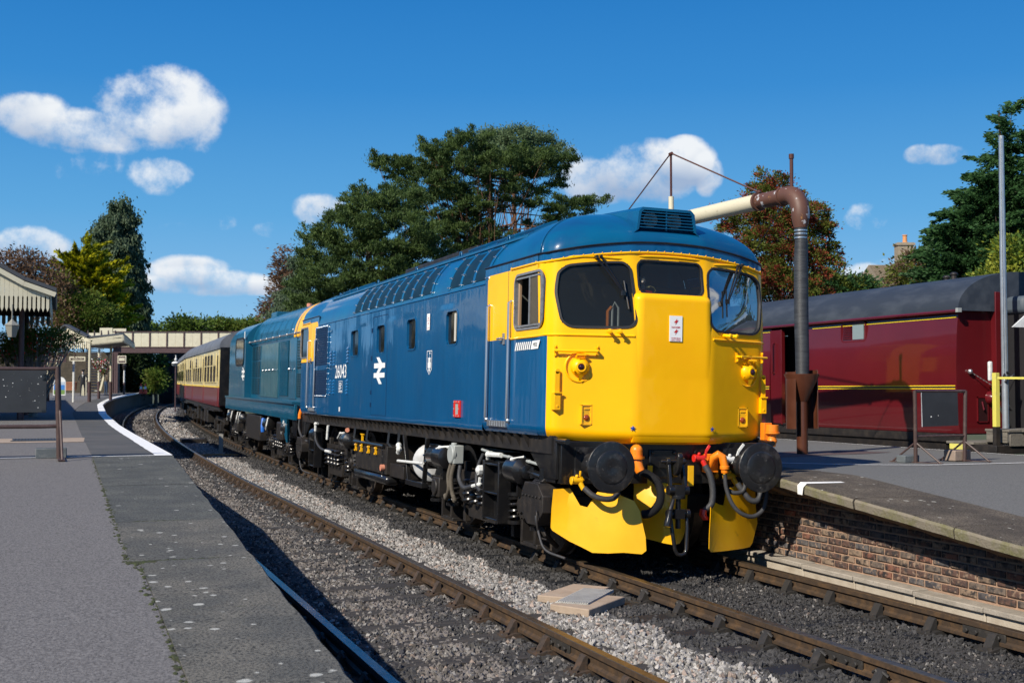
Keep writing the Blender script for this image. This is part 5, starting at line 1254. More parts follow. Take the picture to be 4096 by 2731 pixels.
for d in (0, .12): hose('ribbed_conduit', [(-1.32, 4.15-d, .88), (-1.34, 4.2-d, .72), (-1.33, 4.2-d, .55), (-1.3, 4.4-d*3, .42), (-1.25, 4.6-d*3, .44)], .03, mat('dusty_conduit', (.10,.085,.065), .8), ridg=True)
m = M(); m.box(-1.32, -.9, 3.62, 4.9, .60, .80) if False else m.box(-1.30, -1.1, 4.75, 5.05, .40, .66); m.cyl((-1.33, 4.9, .53), (-1.25, 4.9, .53), .11, n=14); m.build('traction_gear_case', m_blkd, UF, bevel=.015)
# steel hanger loops between the bogies, air tank with white end, battery box and tanks
for s_ in (-1, 1):
    m = M(); m.lathe((s_*.75, 5.95, .80), (s_*.0, -1, 0), [(0,.0),(.0,.22),(.06,.25),(.70,.25),(.76,.22),(.78,0)], n=30); m.build('air_tank', m_blk, UF)
    m = M()
    m.beam((s_*1.27, 6.62, 1.16), (s_*1.27, 6.30, .47), .05, .06, up=(1,0,0)); m.beam((s_*1.27, 5.42, 1.16), (s_*1.27, 5.55, .47), .05, .06, up=(1,0,0)); m.beam((s_*1.27, 6.35, .50), (s_*1.27, 5.5, .50), .07, .10, up=(1,0,0)); m.beam((s_*1.2, 6.3, .47), (s_*.6, 6.3, .47), .1, .05); m.beam((s_*1.2, 5.55, .47), (s_*.6, 5.55, .47), .1, .05)
    m.build('tank_cradle', m_blk, UF, bevel=.006)
    m = M(); m.box(s_*1.27-.07, s_*1.27+.07 if s_ > 0 else s_*1.27+.17, 7.5, 9.6, .52, .95) if s_ > 0 else m.box(-1.30, -.7, 7.5, 9.6, .52, .95)
    m.box(s_*1.0-.3 if s_ > 0 else -1.25, s_*1.0+.25 if s_ > 0 else -.7, 6.7, 7.5, .50, .70)
    for k in range(9): m.cyl((s_*1.31, 7.6+k*.23, .56), (s_*1.29, 7.6+k*.23, .56), .012, n=6)
    m.build('battery_box', m_blkd, UF, bevel=.015)
    m = M(); m.box(-1.33 if s_ < 0 else 1.1, -1.1 if s_ < 0 else 1.33, 7.45, 9.62, .36, .50); m.build('fuel_tank', m_blk, UF, bevel=.05)
    m = M(); m.box(-.7, .7, 6.9, 9.6, .32, .9); m.build('centre_tank', m_blkd, UF) if s_ > 0 else None
m = M(); m.lathe((-1.06, 5.9, .80), (-.35, -.9, 0), [(0,.26),(.02,.27),(.04,.25),(.08,.15),(.09,0)], n=30); m.build('air_tank_end', m_tankw, UF)
m = M(); m.lathe((-1.20, 5.32, .93), (0,-1,0), [(0,.06),(.03,.13),(.06,.15),(.50,.15),(.52,.13),(.56,.05)], n=26)
for k in range(10): m.cyl((-1.20+.14*cos(k*.63), 5.36, .93+.14*sin(k*.63)), (-1.20+.14*cos(k*.63), 5.30, .93+.14*sin(k*.63)), .015, n=6)
m.build('brake_cylinder', m_blk, UF)
pipe([(-1.32, 6.78, .775), (-1.32, 5.45, .81)], .02, nm='white_rod'); pipe([(-1.25, 6.95, 1.0), (-1.3, 6.82, 1.0), (-1.31, 6.76, .95), (-1.3, 6.84, .89)], .035)
# yellow clips on the battery box
for y in (9.5, 9.1, 8.6, 8.12):
    m = M(); m.box(-1.335, -1.31, y-.03, y+.03, .80, .92); m.box(-1.35, -1.33, y-.03, y+.03, .80, .825); m.cyl((-1.33, y-.045, .90), (-1.33, y+.045, .90), .018, n=6); m.build('yellow_clip', m_yel2, UF)
m = M(); m.box(-1.335, -1.31, 9.02, 9.08, .92, 1.10); m.box(-1.34, -1.31, 8.97, 9.13, 1.08, 1.10); m.build('yellow_clip', m_yel2, UF)
m = M(); m.cyl((-1.36, 7.66, .62), (-1.28, 7.66, .62), .05, n=12); m.build('filler_cap', m_copper, UF)
m = M(); m.tube([(-1.33, 9.6, .96), (-1.33, 7.6, .96)], .025, n=8)
for y in (7.0, 7.6, 9.0, 9.9): m.tube([(-1.24, y, 1.18), (-1.26, y, 1.0), (-1.2, y-.05, .93)], .03, n=6)
m.build('battery_box_rail', m_blk, UF)
m = M()
for k in range(26): m.tube([(-1.33+.008*sin(k), 7.68, .9-k*.016), (-1.33-.008*sin(k), 7.67, .884-k*.016)], .006, n=4)
m.build('chain', m_blk, UF)
pipe([(-1.30, 12.9, 1.17), (-1.33, 12.97, 1.16), (-1.33, 12.97, 1.02)], .026); pipe([(-1.33, 11.78, 1.16), (-1.33, 11.84, .90)], .026); pipe([(-1.33, 11.55, .68), (-1.33, 11.95, .68)], .026)
hose('bogie_hose', [(-1.33, 12.97, 1.02), (-1.33, 12.9, .85), (-1.33, 12.5, .72), (-1.33, 11.95, .68)], .022, m_hose)
pipe([(-1.30, 11.05, .95), (-1.31, 10.8, 1.05), (-1.28, 10.6, 1.06)], .018); pipe([(-1.25, 10.45, 1.12), (-1.3, 10.3, 1.12)], .04, m_copper, 'brass_valve')
# ================================================================ vehicles behind: green-blue locomotive and two cream and crimson coaches
def place(root, y0, length):
    a = Vector((CXL(y0), y0, G(y0))); y1 = y0+length; b = Vector((CXL(y1), y1, G(y1))); d = b-a
    root.location = a; root.rotation_mode = 'YXZ'; root.rotation_euler = (math.asin(d.z/d.length), CANT*.9, -math.atan2(d.x, d.y))
m_b20 = mat('faded_teal_blue_paint', (.002,.070,.135), .36, coat=.5, spec=.3, var=(1.4,(.005,.085,.15),.4,.7), bump=(1.1,.45,(1,2.6,.45)), bdist=.02)
m_door20 = mat('dull_teal_door_paint', (.015,.085,.115), .36, coat=.5, var=(3,(.05,.13,.15),.5,.75), bump=(1.5,.5,(1,5,.5)), bdist=.02)
m_dk20 = mat('dark_teal_louvre', (.003,.03,.045), .5)
D2 = empty('diesel_locomotive'); place(D2, 15.45, 14.2)
tag(D2, 'faded teal blue diesel locomotive with long bonnet and cab, coupled behind the blue one', 'locomotive')
def sec2(hw, zb, zt, top, n=14, p=.9):
    S_ = [(-hw, zb), (-hw, zt)]; S_ += [(-hw*cos(t)**p, zt+(top-zt)*sin(t)) for t in np.linspace(.12, pi/2, n)]
    return S_+[(-a, b) for a, b in S_[::-1][1:]]
def hull(m, sec, y0, y1, mi=0, capm=None, ny=2):
    V = []; n = len(sec); ysq = np.linspace(y0, y1, ny)
    for y in ysq: V += [(a, y, b) for a, b in sec]
    F = [(i*n+k, i*n+k+1, (i+1)*n+k+1, (i+1)*n+k) for i in range(ny-1) for k in range(n-1)]; m.add(V, F, mi)
    c = mi if capm is None else capm
    m.add([(a, y0, b) for a, b in sec], [tuple(range(n))], c); m.add([(a, y1, b) for a, b in sec], [tuple(range(n))[::-1]], c); return m
o_ = 15.45
m = M(); hull(m, sec2(1.10, 1.55, 3.0, 3.92, p=.7), 17.0-o_, 24.4-o_, 0, 0) if False else hull(m, sec2(1.10, 1.55, 3.0, 3.92, p=.7), 17.55-o_, 24.4-o_, 0, 0); hull(m, sec2(1.10, 3.0, 3.0, 3.92, p=.7), 16.15-o_, 17.55-o_, 1, 1); hull(m, [(-1.10, 1.55), (-1.10, 3.0), (1.10, 3.0), (1.10, 1.55)], 16.15-o_, 17.55-o_, 0, 1); m.build('bonnet', [m_b20, m_yel], D2, bevel=.03)
m = M(); hull(m, sec2(1.29, 1.45, 3.1, 3.84), 24.4-o_, 28.0-o_, 0); m.build('cab', m_b20, D2, bevel=.04)
m = M(); m.box(-1.31, 1.31, 16.0-o_, 28.6-o_, 1.15, 1.50); m.add([(-1.31, 16.9-o_, 1.15), (-1.31, 17.9-o_, 1.15), (-1.31, 16.95-o_, .62), (-1.31, 16.75-o_, .62), (-1.27, 16.9-o_, 1.15), (-1.27, 17.9-o_, 1.15), (-1.27, 16.95-o_, .62), (-1.27, 16.75-o_, .62)], [(0,1,2,3), (7,6,5,4), (1,5,6,2)])
m.build('solebar', m_b20, D2, bevel=.01)
m = M(); m.box(-1.36, 1.36, 16.0-o_, 28.4-o_, 1.50, 1.55); m.build('footplate', m_b20, D2)
m = M(); m.box(-1.2, 1.2, 15.9-o_, 16.0-o_, .85, 1.5); m.add([(-1.25, .5, 1.5), (-1.25, 1.4, 1.5), (-1.25, .9, .8), (-1.25, .5, .8)], [(0,1,2,3)]); m.build('buffer_beam', m_blk, D2)
m = M(); pane(m, rr(24.72-o_, 26.4-o_, 2.5, 3.22, .18), lambda a, b, off=0.: Vector((-1.292-off, a, b)), .012); cw = m.build('cab_window', m_glassd, D2)
m = M(); ring(m, rr(24.72-o_, 26.4-o_, 2.5, 3.22, .18), lambda a, b, off=0.: Vector((-1.292-off, a, b)), .05, .02); m.build('window_rubber', m_rub, cw)
XB = -1.10
def grill20(y0, y1, z0, z1, rows, cols):
    m = M(); m.box(XB-.012, XB+.01, y0, y1, z0, z1); g = m.build('louvre_panel', m_b20, D2)
    m = M(); w = (y1-y0)/cols; h = (z1-z0)/rows
    for c in range(cols):
        for r in range(rows): m.box(XB-.03, XB-.012, y0+w*c+w*.12, y0+w*(c+1)-w*.12, z0+h*r+h*.15, z0+h*(r+1)-h*.3)
    m.build('louvre_slots', m_dk20, g)
for z0, z1 in ((1.66, 2.1), (2.13, 2.56), (2.59, 2.98)): grill20(22.65-o_, 24.2-o_, z0, z1, 9, 3)
for z0, z1 in ((1.66, 2.2), (2.3, 2.95)): grill20(16.35-o_, 16.95-o_, z0, z1, 10, 1)
for k in range(5):
    a = 19.6-o_+k*.575
    m = M(); m.box(XB-.02, XB+.01, a, a+.56, 1.60, 2.98); d = m.build('bonnet_door', m_door20, D2, bevel=.006)
    if k < 4: m = M(); m.cyl((XB-.02, a+.42, 2.29), (XB-.06, a+.42, 2.29), .022, n=8); m.sphere((XB-.07, a+.42, 2.29), .035, n=8, m=6); m.build('door_handle', m_alu, d)
m = M(); m.box(XB-.02, XB+.01, 17.0-o_, 17.95-o_, 1.60, 3.02); d = m.build('bonnet_door', m_b20, D2, bevel=.006)
m = M(); m.cyl((XB-.02, 17.6-o_, 2.29), (XB-.06, 17.6-o_, 2.29), .022, n=8); m.sphere((XB-.07, 17.6-o_, 2.29), .04, n=8, m=6); m.build('door_handle', m_alu, d)
m = M(); m.box(XB-.015, XB, 18.1-o_, 19.35-o_, 1.66, 2.98); g = m.build('radiator_grille', m_dk20, D2)
m = M()
for k in range(12): m.box(XB-.03, XB-.012, 18.12-o_+k*.102, 18.15-o_+k*.102, 1.66, 2.98)
m.build('grille_bars', m_b20, g)
m = M(); m.tube([(-1.2, 16.2-o_, 3.10), (-1.2, 24.4-o_, 3.10)], .018, n=6)
for k in range(8): y = 16.8-o_+k*1.05; m.cyl((-1.08, y, 3.10), (-1.2, y, 3.10), .014, n=6); m.sphere((-1.2, y, 3.10), .035, n=8, m=6)
m.build('bonnet_handrail', m_alu2, D2)
m = M()
for y in np.arange(17.2, 24, .95):
    pts = [(a*1.012, y-o_, b+.012) for a, b in sec2(1.10, 3.0, 3.0, 3.92, p=.7)[1:]]
    for q in range(len(pts)-1): m.beam(pts[q], pts[q+1], .07, .02, up=(0,1,0)) if False else m.add([(pts[q][0], pts[q][1]-.03, pts[q][2]), (pts[q][0], pts[q][1]+.03, pts[q][2]), (pts[q+1][0], pts[q+1][1]+.03, pts[q+1][2]), (pts[q+1][0], pts[q+1][1]-.03, pts[q+1][2])], [(0,1,2,3)])
m.build('roof_straps', m_b20, D2)
m = M(); m.cyl((-.5, 18.9-o_, 3.80), (-.5, 18.9-o_, 3.93), .07, n=10); m.build('roof_horn', m_copper, D2)
m = M(); m.box(-.6, -.2, 23.4-o_, 24.3-o_, 3.78, 3.97); m.build('roof_vent', m_b20, D2, bevel=.02)
for y in (17.9, 24.5):
    m = M(); zz_ = 3.08 if y < 20 else 3.05; yl_ = y-o_; xx_ = -1.06 if y < 20 else -1.30
    m.add([(xx_-.02, yl_, 3.22), (xx_-.02, yl_-.14, 3.22), (xx_+.05 if y<20 else xx_-.02, yl_-.14, 3.42), (xx_+.05 if y<20 else xx_-.02, yl_, 3.42)], [(0,1,2,3)]); m.build('warning_sticker', m_decw, D2, smooth=False)
m = M(); A_ = lambda a, b: (XB-.034 if a > 1.01 else XB-.034, 25.0-o_-(a-1095)/130*.60, 2.40-(b-715)/330*.38)
for q in ([(1095,790),(1225,790),(1225,850),(1095,850)], [(1093,908),(1222,908),(1222,966),(1093,966)], [(1122,718),(1156,718),(1190,790.5),(1152,790.5)], [(1152,849.5),(1190,849.5),(1158,908.5),(1126,908.5)], [(1126,965.5),(1160,965.5),(1192,1043),(1158,1043)]):
    m.add([(-1.30, A_(a, b)[1], A_(a, b)[2]) for a, b in q], [(0,1,2,3)])
m.build('double_arrow_emblem', m_decw, D2, smooth=False)
WM20 = wheelmesh(.50)
for yc in (3.4, 10.8): bogie(yc, D2, 1.3, .50, wm=WM20)
m = M(); m.box(-1.28, -.6, 5.8, 8.4, .45, 1.1); m.build('battery_box', m_blkd, D2, bevel=.02)
m = M(); m.box(-1.3, -.9, 2.2, 3.0, .62, 1.05); m.box(-1.3, -.95, 10.2, 10.8, .5, 1.0); m.build('sandbox', m_blkd, D2, bevel=.04)
m = M(); m.tube([(-1.30, 5.1, 1.05), (-1.33, 5.0, .85), (-1.32, 5.0, .72)], .05, n=8); m.build('blue_valve', mat('bright_blue_paint', (.01,.12,.5), .4), D2)
for y in (1.9, 4.3, 9.6, 10.1, 11.4, 12.3): m = M(); m.tube([(-1.30, y, 1.1), (-1.33, y+.05, .9), (-1.32, y+.2, .8)], .025, n=6); m.build('white_pipe', m_white, D2)
for s_ in (-1, 1):
    for e in (0, 1):
        m = M(); y = .5 if e == 0 else 13.3; d = -1 if e == 0 else 1
        m.lathe((s_*.864, y, 1.06), (0, d, 0), [(0,.13),(.1,.12),(.14,.08),(.38,.08),(.43,.2),(.45,.25),(.47,.2),(.475,0)], n=20); m.build('buffer', m_blk, D2)
# ---- coaches
m_cream = mat('coach_cream_paint', (.62,.53,.27), .35, coat=.3, var=(2,(.55,.47,.25),.4,.7)); m_crim = mat('coach_crimson_paint', (.15,.014,.016), .3, coat=.5, bump=(2,.4,(1,2.4,.5)), bdist=.02)
m_croof = mat('coach_roof_grey', (.10,.11,.13), .6, var=(2,(.16,.17,.19),.4,.7)); m_gold = mat('yellow_lining', (.85,.6,.02), .4)
def coach(y0, label):
    C_ = empty('passenger_coach'); place(C_, y0, 19.4); tag(C_, label, 'railway coach', 'cream and crimson coaches behind the locomotives')
    Ln = 19.4; hw = 1.36
    m = M(); m.box(-hw, hw, 0, Ln, 1.15, 1.80); m.build('lower_body', m_crim, C_, bevel=.02)
    m = M(); m.box(-hw+.02, hw-.02, .0, Ln, 1.80, 3.12); m.build('upper_body', m_cream, C_, bevel=.02)
    S_ = [(-hw-.02, 3.08)]+[(-(hw+.02)*cos(t)**.9, 3.12+.66*sin(t)) for t in np.linspace(.08, pi/2, 14)]; S_ += [(-a, b) for a, b in S_[::-1][1:]]
    m = M(); hull(m, S_, -.02, Ln+.02); m.build('roof', m_croof, C_)
    m = M(); m.box(-hw-.01, -hw+.05, .05, Ln-.05, 1.79, 1.815); m.build('gold_lining', m_gold, C_)
    m = M(); m.box(-1.0, 1.0, -.35, 0, 1.2, 3.3); m.build('gangway_bellows', m_rub, C_, bevel=.05)
    m = M(); m.box(-hw+.01, hw-.01, -.03, 0.0, 1.2, 3.12); m.build('end_wall', m_blk, C_)
    def win(y, w, z0=1.98, z1=2.92):
        m = M(); m.box(-hw-.012, -hw+.04, y-.04, y+w+.04, z0-.04, z1+.04); f = m.build('window', m_cream, C_, bevel=.01)
        m = M(); m.box(-hw-.018, -hw, y, y+w, z0, 2.52); m.build('pane', m_glassd, f)
        m = M(); m.box(-hw-.018, -hw, y, y+w*.48, 2.56, z1); m.box(-hw-.018, -hw, y+w*.52, y+w, 2.56, z1); m.build('ventilator', m_glassd if rnd.random() < .3 else m_cream, f)
    def door(y, w=.62):
        m = M(); m.box(-hw-.014, -hw+.02, y, y+w, 1.22, 1.79); d = m.build('door', m_crim, C_, bevel=.008)
        m = M(); m.box(-hw-.008, -hw+.02, y, y+w, 1.82, 3.02); m.build('upper_door', m_cream, d, bevel=.008)
        m = M(); m.box(-hw-.016, -hw, y+.12, y+w-.12, 2.15, 2.85); m.build('pane', m_glassd, d)
        m = M(); m.cyl((-hw-.03, y+.05, 2.0), (-hw-.03, y+.05, 2.3), .014, n=6); m.build('door_handle', m_blk, d)
    door(.35)
    for k in range(4): win(1.35+k*1.36, 1.0)
    door(6.95)
    for k in range(4): win(7.95+k*1.36, 1.0)
    door(13.5)
    for k in range(3): win(14.5+k*1.36, 1.0)
    door(18.7, .55)
    m = M(); m.box(-1.3, -1.2, .2, Ln-.2, 1.0, 1.15); m.box(1.2, 1.3, .2, Ln-.2, 1.0, 1.15)
    for y in (1.2, 4.0, 9, 16): m.box(-1.42, -1.3, y, y+2.2, .98, 1.03)
    for y in (6.2, 7.6, 9.4, 11.5): m.box(-1.2, -.3, y, y+.9, .45, 1.0)
    m.build('underframe', m_blkd, C_)
    for yc in (2.7, Ln-2.7):
        m = M()
        for s_ in (-1, 1):
            x = s_*1.0; m.prism([(yc-1.9, .75), (yc+1.9, .75), (yc+1.9, .55), (yc+1.3, .38), (yc+.7, .62), (yc-.7, .62), (yc-1.3, .38), (yc-1.9, .55)], 'x', x-.06, x+.06); m.box(x-.12, x+.12, yc-.5, yc+.5, .28, .5)
            for q in (-1.3, 1.3): m.box(x-.14, x+.14, yc+q-.14, yc+q+.14, .32, .62)
        for q in (-1.3, 1.3): m.cyl((-.75, yc+q, .46), (.75, yc+q, .46), .07)
        b = m.build('bogie', m_blkd, C_)
        for q in (-1.3, 1.3):
            for s_ in (-1, 1): link('wheel', WM46, b, (s_*.752, yc+q, .46), (0, 0, 0 if s_ < 0 else pi))
    return C_
WM46 = wheelmesh(.46)
coach(30.15, 'cream and crimson coach coupled directly behind the teal locomotive'); coach(50.1, 'far cream and crimson coach, second behind the teal locomotive, near the footbridge')

# ================================================================ maroon van at the right platform
m_maroon = mat('maroon_gloss_paint', (.090,.0060,.0085), .28, coat=.55, spec=.3, var=(.9,(.108,.007,.010),.4,.7), bump=(1.0,.12,(1,1.4,.6)), bdist=.02)
m_vroof = mat('dark_grey_canvas_roof', (.026,.033,.045), .6, var=(3,(.06,.07,.085),.45,.75), sc=(1,.35,1), bump=(6,.3), bdist=.01)
VX = 7.95; VW = 2.70; VY = 5.59; VL = 20.
V_ = empty('maroon_van', (VX+VW/2, VY, 0)); tag(V_, 'long maroon parcels van with curved dark grey roof and yellow lining at right platform', 'railway van')
h = VW/2
sideprof = [(-h+.07, 1.13), (-h+.02, 1.35), (-h, 1.7), (-h, 2.3), (-h+.02, 2.8), (-h+.055, 3.16)]
S_ = sideprof+[(-a, b) for a, b in sideprof[::-1]]
roofc = [(-h-.03, 3.17)]+[(-(h+.03)*cos(t)**.92, 3.19+.665*sin(t)) for t in np.linspace(.06, pi/2, 18)]
roofs = roofc+[(-a, b) for a, b in roofc[::-1][1:]]
m = M(); door0, door1 = 4.46, 5.25           # open doorway in local y (10.05..10.84 world)
n = len(sideprof)
def sidewall(m, y0, y1, sgn=-1, mi=0):
    V = []
    for y in np.linspace(y0, y1, 2): V += [(a*(-sgn), y, b) for a, b in sideprof]
    m.add(V, [(k, k+1, n+k+1, n+k) for k in range(n-1)], mi)
sidewall(m, 0, door0-.02); sidewall(m, door1+.42, VL)
sidewall(m, 0, VL, 1)
endp = S_[:6]+[(a, b-.06) for a, b in roofs[1:-1]]+S_[6:]
m.add([(a, 0, b) for a, b in endp], [tuple(range(len(endp)))]); m.add([(a, VL, b) for a, b in endp], [tuple(range(len(endp)))])
m.box(-h+.08, h-.08, .2, VL-.2, 1.10, 1.15); m.add([(-h+.06, 0, 3.17), (h, 0, 3.17), (h, VL, 3.17), (-h+.06, VL, 3.17)], [(0,1,2,3)])
m.build('body', m_maroon, V_, fixn=False)
m = M(); hull(m, roofs, -.10, VL+.1); m.build('roof', m_vroof, V_)
m = M(); m.tube([(-h-.035, -.12, 3.165), (-h-.035, VL, 3.165)], .028, n=6); m.build('gutter', m_maroon, V_)
m = M(); m.box(-h-.075, -h-.0, -.15, -.09, 3.14, 3.21); m.build('gutter_end', m_grey, V_)
def lining(name, z0, z1, off, mt, segs):
    m = M()
    for a, b in segs:
        xa = -h-off+.0; m.box(xa-.002, xa+.04, a, b, z0, z1)
    m.build(name, mt, V_)
sg = [(.03, door0-.3), (door1+.45, VL)]
lining('upper_lining', 3.06, 3.08, -.036, m_gold, sg); lining('lower_lining', 1.917, 1.931, .003, m_gold, sg); lining('lower_lining', 1.869, 1.883, .003, m_gold, sg); lining('black_lining', 1.885, 1.915, .002, m_deck, sg)
m_dooryel = mat('olive_cream_door', (.22,.17,.045), .5); m_voidd = mat('dark_van_interior', (.012,.010,.009), .9)
m = M(); m.box(-h+.5, -h+.52, door0-.1, door1+.5, 1.15, 3.2); m.box(-h+.1, -h+.5, door0-.04, door0-.02, 1.15, 3.1); m.box(-h+.02, -h+.5, door0-.02, door1+.42, 1.15, 1.17); m.build('doorway_interior', m_voidd, V_)
m = M(); m.box(-h+.18, -h+.22, door0, door1, 1.18, 1.98); dd = m.build('inner_door', m_dooryel, V_, bevel=.006)
m = M(); m.sphere((-h+.15, door1-.12, 1.75), .045, n=10, m=8, sc=(.5,1,1.3)); m.build('door_handle', mat('brass', (.6,.42,.12), .3, metal=.8), dd)
m = M(); m.box(-h+.01, -h+.08, door1, door1+.42, 1.16, 3.1); m.box(-h+.0, -h+.09, door1-.02, door1+.02, 1.14, 3.1); m.box(-h+.0, -h+.09, door0-.05, door0-.0, 1.14, 3.1); m.build('folded_door', m_maroon, V_, bevel=.008)
m = M(); m.tube([(-h-.0, door1+.25, 2.2), (-h-.05, door1+.25, 2.22), (-h-.05, door1+.25, 2.8), (-h-.0, door1+.25, 2.83)], .018, n=8); m.build('door_grab_rail', m_maroon, V_)
y0, y1 = 2.50, 3.13
m = M(); ring(m, rr(y0-.05, y1+.05, 2.77, 3.10, .08), lambda a, b, off=0.: Vector((-h+.04-off, a, b)), .03, .022); w = m.build('toilet_window', m_maroon, V_)
m = M(); m.box(-h+.01, -h+.03, y0, y0+.33, 2.80, 3.07); m.build('pane', mat('frosted_pane', (.20,.26,.27), .25), w)
m = M()
for k in range(6): m.box(-h+.0, -h+.03, y0+.37, y1, 2.81+k*.043, 2.835+k*.043)
m.build('vent_slats', m_maroon, w)
m = M(); m.box(-h+.06, -h+.2, 0, VL, .98, 1.12); m.box(-h+.10, -h+.4, .4, VL, .7, .98); m.build('underframe', m_blkd, V_)
for yc in (3.2,): 
    m = M(); m.box(-1.05, 1.05, yc-1.6, yc+1.6, .4, .75); m.build('bogie', m_blkd, V_)
    for q in (-1.3, 1.3): link('wheel', WM46, V_, (-.76, yc+q, .46))
m = M()
for y, x in ((1.2, -.35), (1.75, -.05), (9.5, -.1)):
    m.cyl((x, y, 3.78), (x, y, 3.90), .05, n=10); m.sphere((x, y, 3.92), .07, n=10, m=6, sc=(1,1,.6))
m.cyl((.5, .9, 3.8), (.5, .9, 3.86), .16); m.lathe((-.3, 8.2, 3.78), (0,0,1), [(0,.18),(.05,.2),(.12,.12),(.15,0)], n=16); m.build('roof_ventilators', m_blkd, V_)
# end wall details: pillar, gangway, jumper, footstep recess, lamp bracket
ey = -.005
m = M(); m.box(-.62, -.50, -.12, 0, 1.15, 3.5); m.box(-.44, -.38, -.10, 0, 1.15, 3.55)
for k in range(14): m.sphere((-.41, -.11, 1.3+k*.16), .018, n=5, m=4)
m.build('end_pillars', m_maroon, V_, bevel=.01)
m = M(); m.box(-.34, .34+.1, -.50, 0, 1.1, 3.15); m.build('gangway_bellows', m_rub, V_, bevel=.04)
m = M(); m.box(-.30, .44, -.56, -.50, 1.2, 3.1); m.build('gangway_board', mat('scuffed_black_board', (.02,.022,.03), .6, var=(3,(.20,.07,.04),.58,.72)), V_, bevel=.03)
m = M(); m.box(-.40, .5, -.52, -.05, 3.12, 3.42); m.build('gangway_canopy', mat('slate_grey_canvas', (.07,.09,.11), .6), V_, bevel=.08)
m = M(); m.lathe((-.60, -.02, 1.98), (0,-1,0), [(0,.12),(.05,.11),(.10,.09),(.11,.0)], n=18); m.lathe((-.66, -.02, 1.72), (0,-1,0), [(0,.12),(.05,.11),(.10,.07),(.11,.0)], n=18); m.build('jumper_socket', m_maroon, V_)
m = M(); m.tube([(-.6,-.1,1.65), (-.5,-.16,1.4), (-.35,-.12,1.25)], .022, n=6); m.tube([(-.5,-.1,1.9), (-.42,-.16,1.6), (-.2,-.14,1.4)], .02, n=6); m.build('jumper_cable', m_hose, V_)
m = M(); m.box(-.92, -.72, -.012, .004, 1.33, 1.72); r_ = m.build('step_recess', mat('recess_shade_maroon', (.02,.003,.004), .6), V_)  # flat panel, not sunk; the recess's shade is put into darker maroon
m = M(); m.box(-.935, -.92, -.02, 0, 1.31, 1.74); m.box(-.72, -.705, -.02, 0, 1.31, 1.74); m.box(-.935, -.705, -.02, 0, 1.31, 1.33); m.box(-.935, -.705, -.02, 0, 1.72, 1.74); m.tube([(-.84,-.02,1.66), (-.83,-.05,1.52)], .014, n=6); m.build('recess_frame', m_maroon, r_)
m = M(); m.sphere((-1.09, -.03, 2.16), .045, n=10, m=8); m.build('ring_bolt', m_alu, V_)
# NO ENTRY sign on its chain (hangs from the van: its own thing)
SG = empty('no_entry_sign', (VX+VW/2, VY, 0)); tag(SG, 'small black NO ENTRY sign hanging on a chain from the end of the maroon van', 'sign')
m = M(); m.box(-.745, -.565, -.155, -.14, 1.72, 1.935); m.build('sign_board', m_deck, SG)
for t, z, hh in (('NO', 1.855, .062), ('ENTRY', 1.755, .052)): text('sign_lettering', t, (-.655-(.05 if t == 'NO' else .075), -.158, z), (1,0,0), UZ, w=.10 if t == 'NO' else .15, h=hh, mt=m_decw, parent=SG, bold=.02)
m = M(); a, b, c = Vector((-1.09, -.05, 2.15)), Vector((-.745, -.15, 1.93)), Vector((-.40, -.3, 2.13))
for p, q in ((a, b), (Vector((-.565, -.15, 1.93)), c)):
    k_ = int((q-p).length/.03)
    for k in range(k_):
        u = p.lerp(q, k/k_); v = p.lerp(q, (k+.8)/k_); s1 = -.05*sin(pi*k/k_)*0; m.beam(u, v, .016 if k % 2 else .006, .006 if k % 2 else .016)
m.build('chain', m_alu2, SG)

# neighbouring coach end, replaced below by the added unseen coach
NB = empty('added_maroon_coach', (VX+VW/2, VY-.9, 0)); tag(NB, 'end of a second maroon coach behind the pole at the right frame edge', 'railway coach')
m = M(); hull(m, [(a, b) for a, b in S_[:6]]+[(a, b) for a, b in S_[6:]], -14., -1.2) if False else m.box(-.28, h, -9, -.15, 1.15, 3.2)
# ---------------------------------------------------------------- platform steps, yellow rail and wooden staging by the van end
m_plank = mat('weathered_grey_timber', (.17,.155,.13), .9, var=(4,(.10,.09,.075),.4,.7), sc=(8,1,8), bump=(30,.6))
for o in (NB,): bpy.data.objects.remove(o)
NB = empty('added_maroon_coach', (VX+VW/2, 3.4, 0)); tag(NB, 'unseen maroon coach added beyond the right frame edge for its reflection', 'railway coach')  # unseen coach, added as something dark for the windscreen to mirror
m = M(); m.box(-h, h, -19, 0, 1.13, 3.17); m.build('body', m_maroon, NB, bevel=.02)
m = M(); hull(m, roofs, -19.1, .1); m.build('roof', m_vroof, NB)
for k in range(8): m = M(); m.box(-h-.01, -h+.02, -2.2-k*2.2, -.9-k*2.2, 2.0, 2.85); m.build('window', m_glassd, NB)
m = M(); m.box(-1.1, 1.1, -18.5, -.5, .5, 1.12); m.build('underframe', m_blkd, NB)
BD = empty('boarding_steps', (0,0,0)); tag(BD, 'grey timber boarding steps and staging beside the end of the maroon van', 'steps')
def bxs(nm, x0, x1, y0, y1, z0, z1, mt, p, bev=.006): m = M(); m.box(x0, x1, y0, y1, z0, z1); return m.build(nm, mt, p, bevel=bev)
bxs('lower_tread', 7.52, 8.3, 4.72, 5.35, .99, 1.03, m_plank, BD); bxs('upper_tread', 7.75, 9.3, 4.20, 4.72, 1.20, 1.24, m_plank, BD); bxs('staging_deck', 8.0, 11, 3.1, 4.20, 1.20, 1.25, m_plank, BD)
bxs('riser_board', 7.76, 7.80, 4.25, 4.70, 1.03, 1.20, m_plank, BD); bxs('side_board', 7.8, 9.3, 4.22, 4.25, .98, 1.20, m_plank, BD); bxs('base_frame', 7.55, 8.3, 4.25, 5.3, .86, .99, m_blkd, BD)
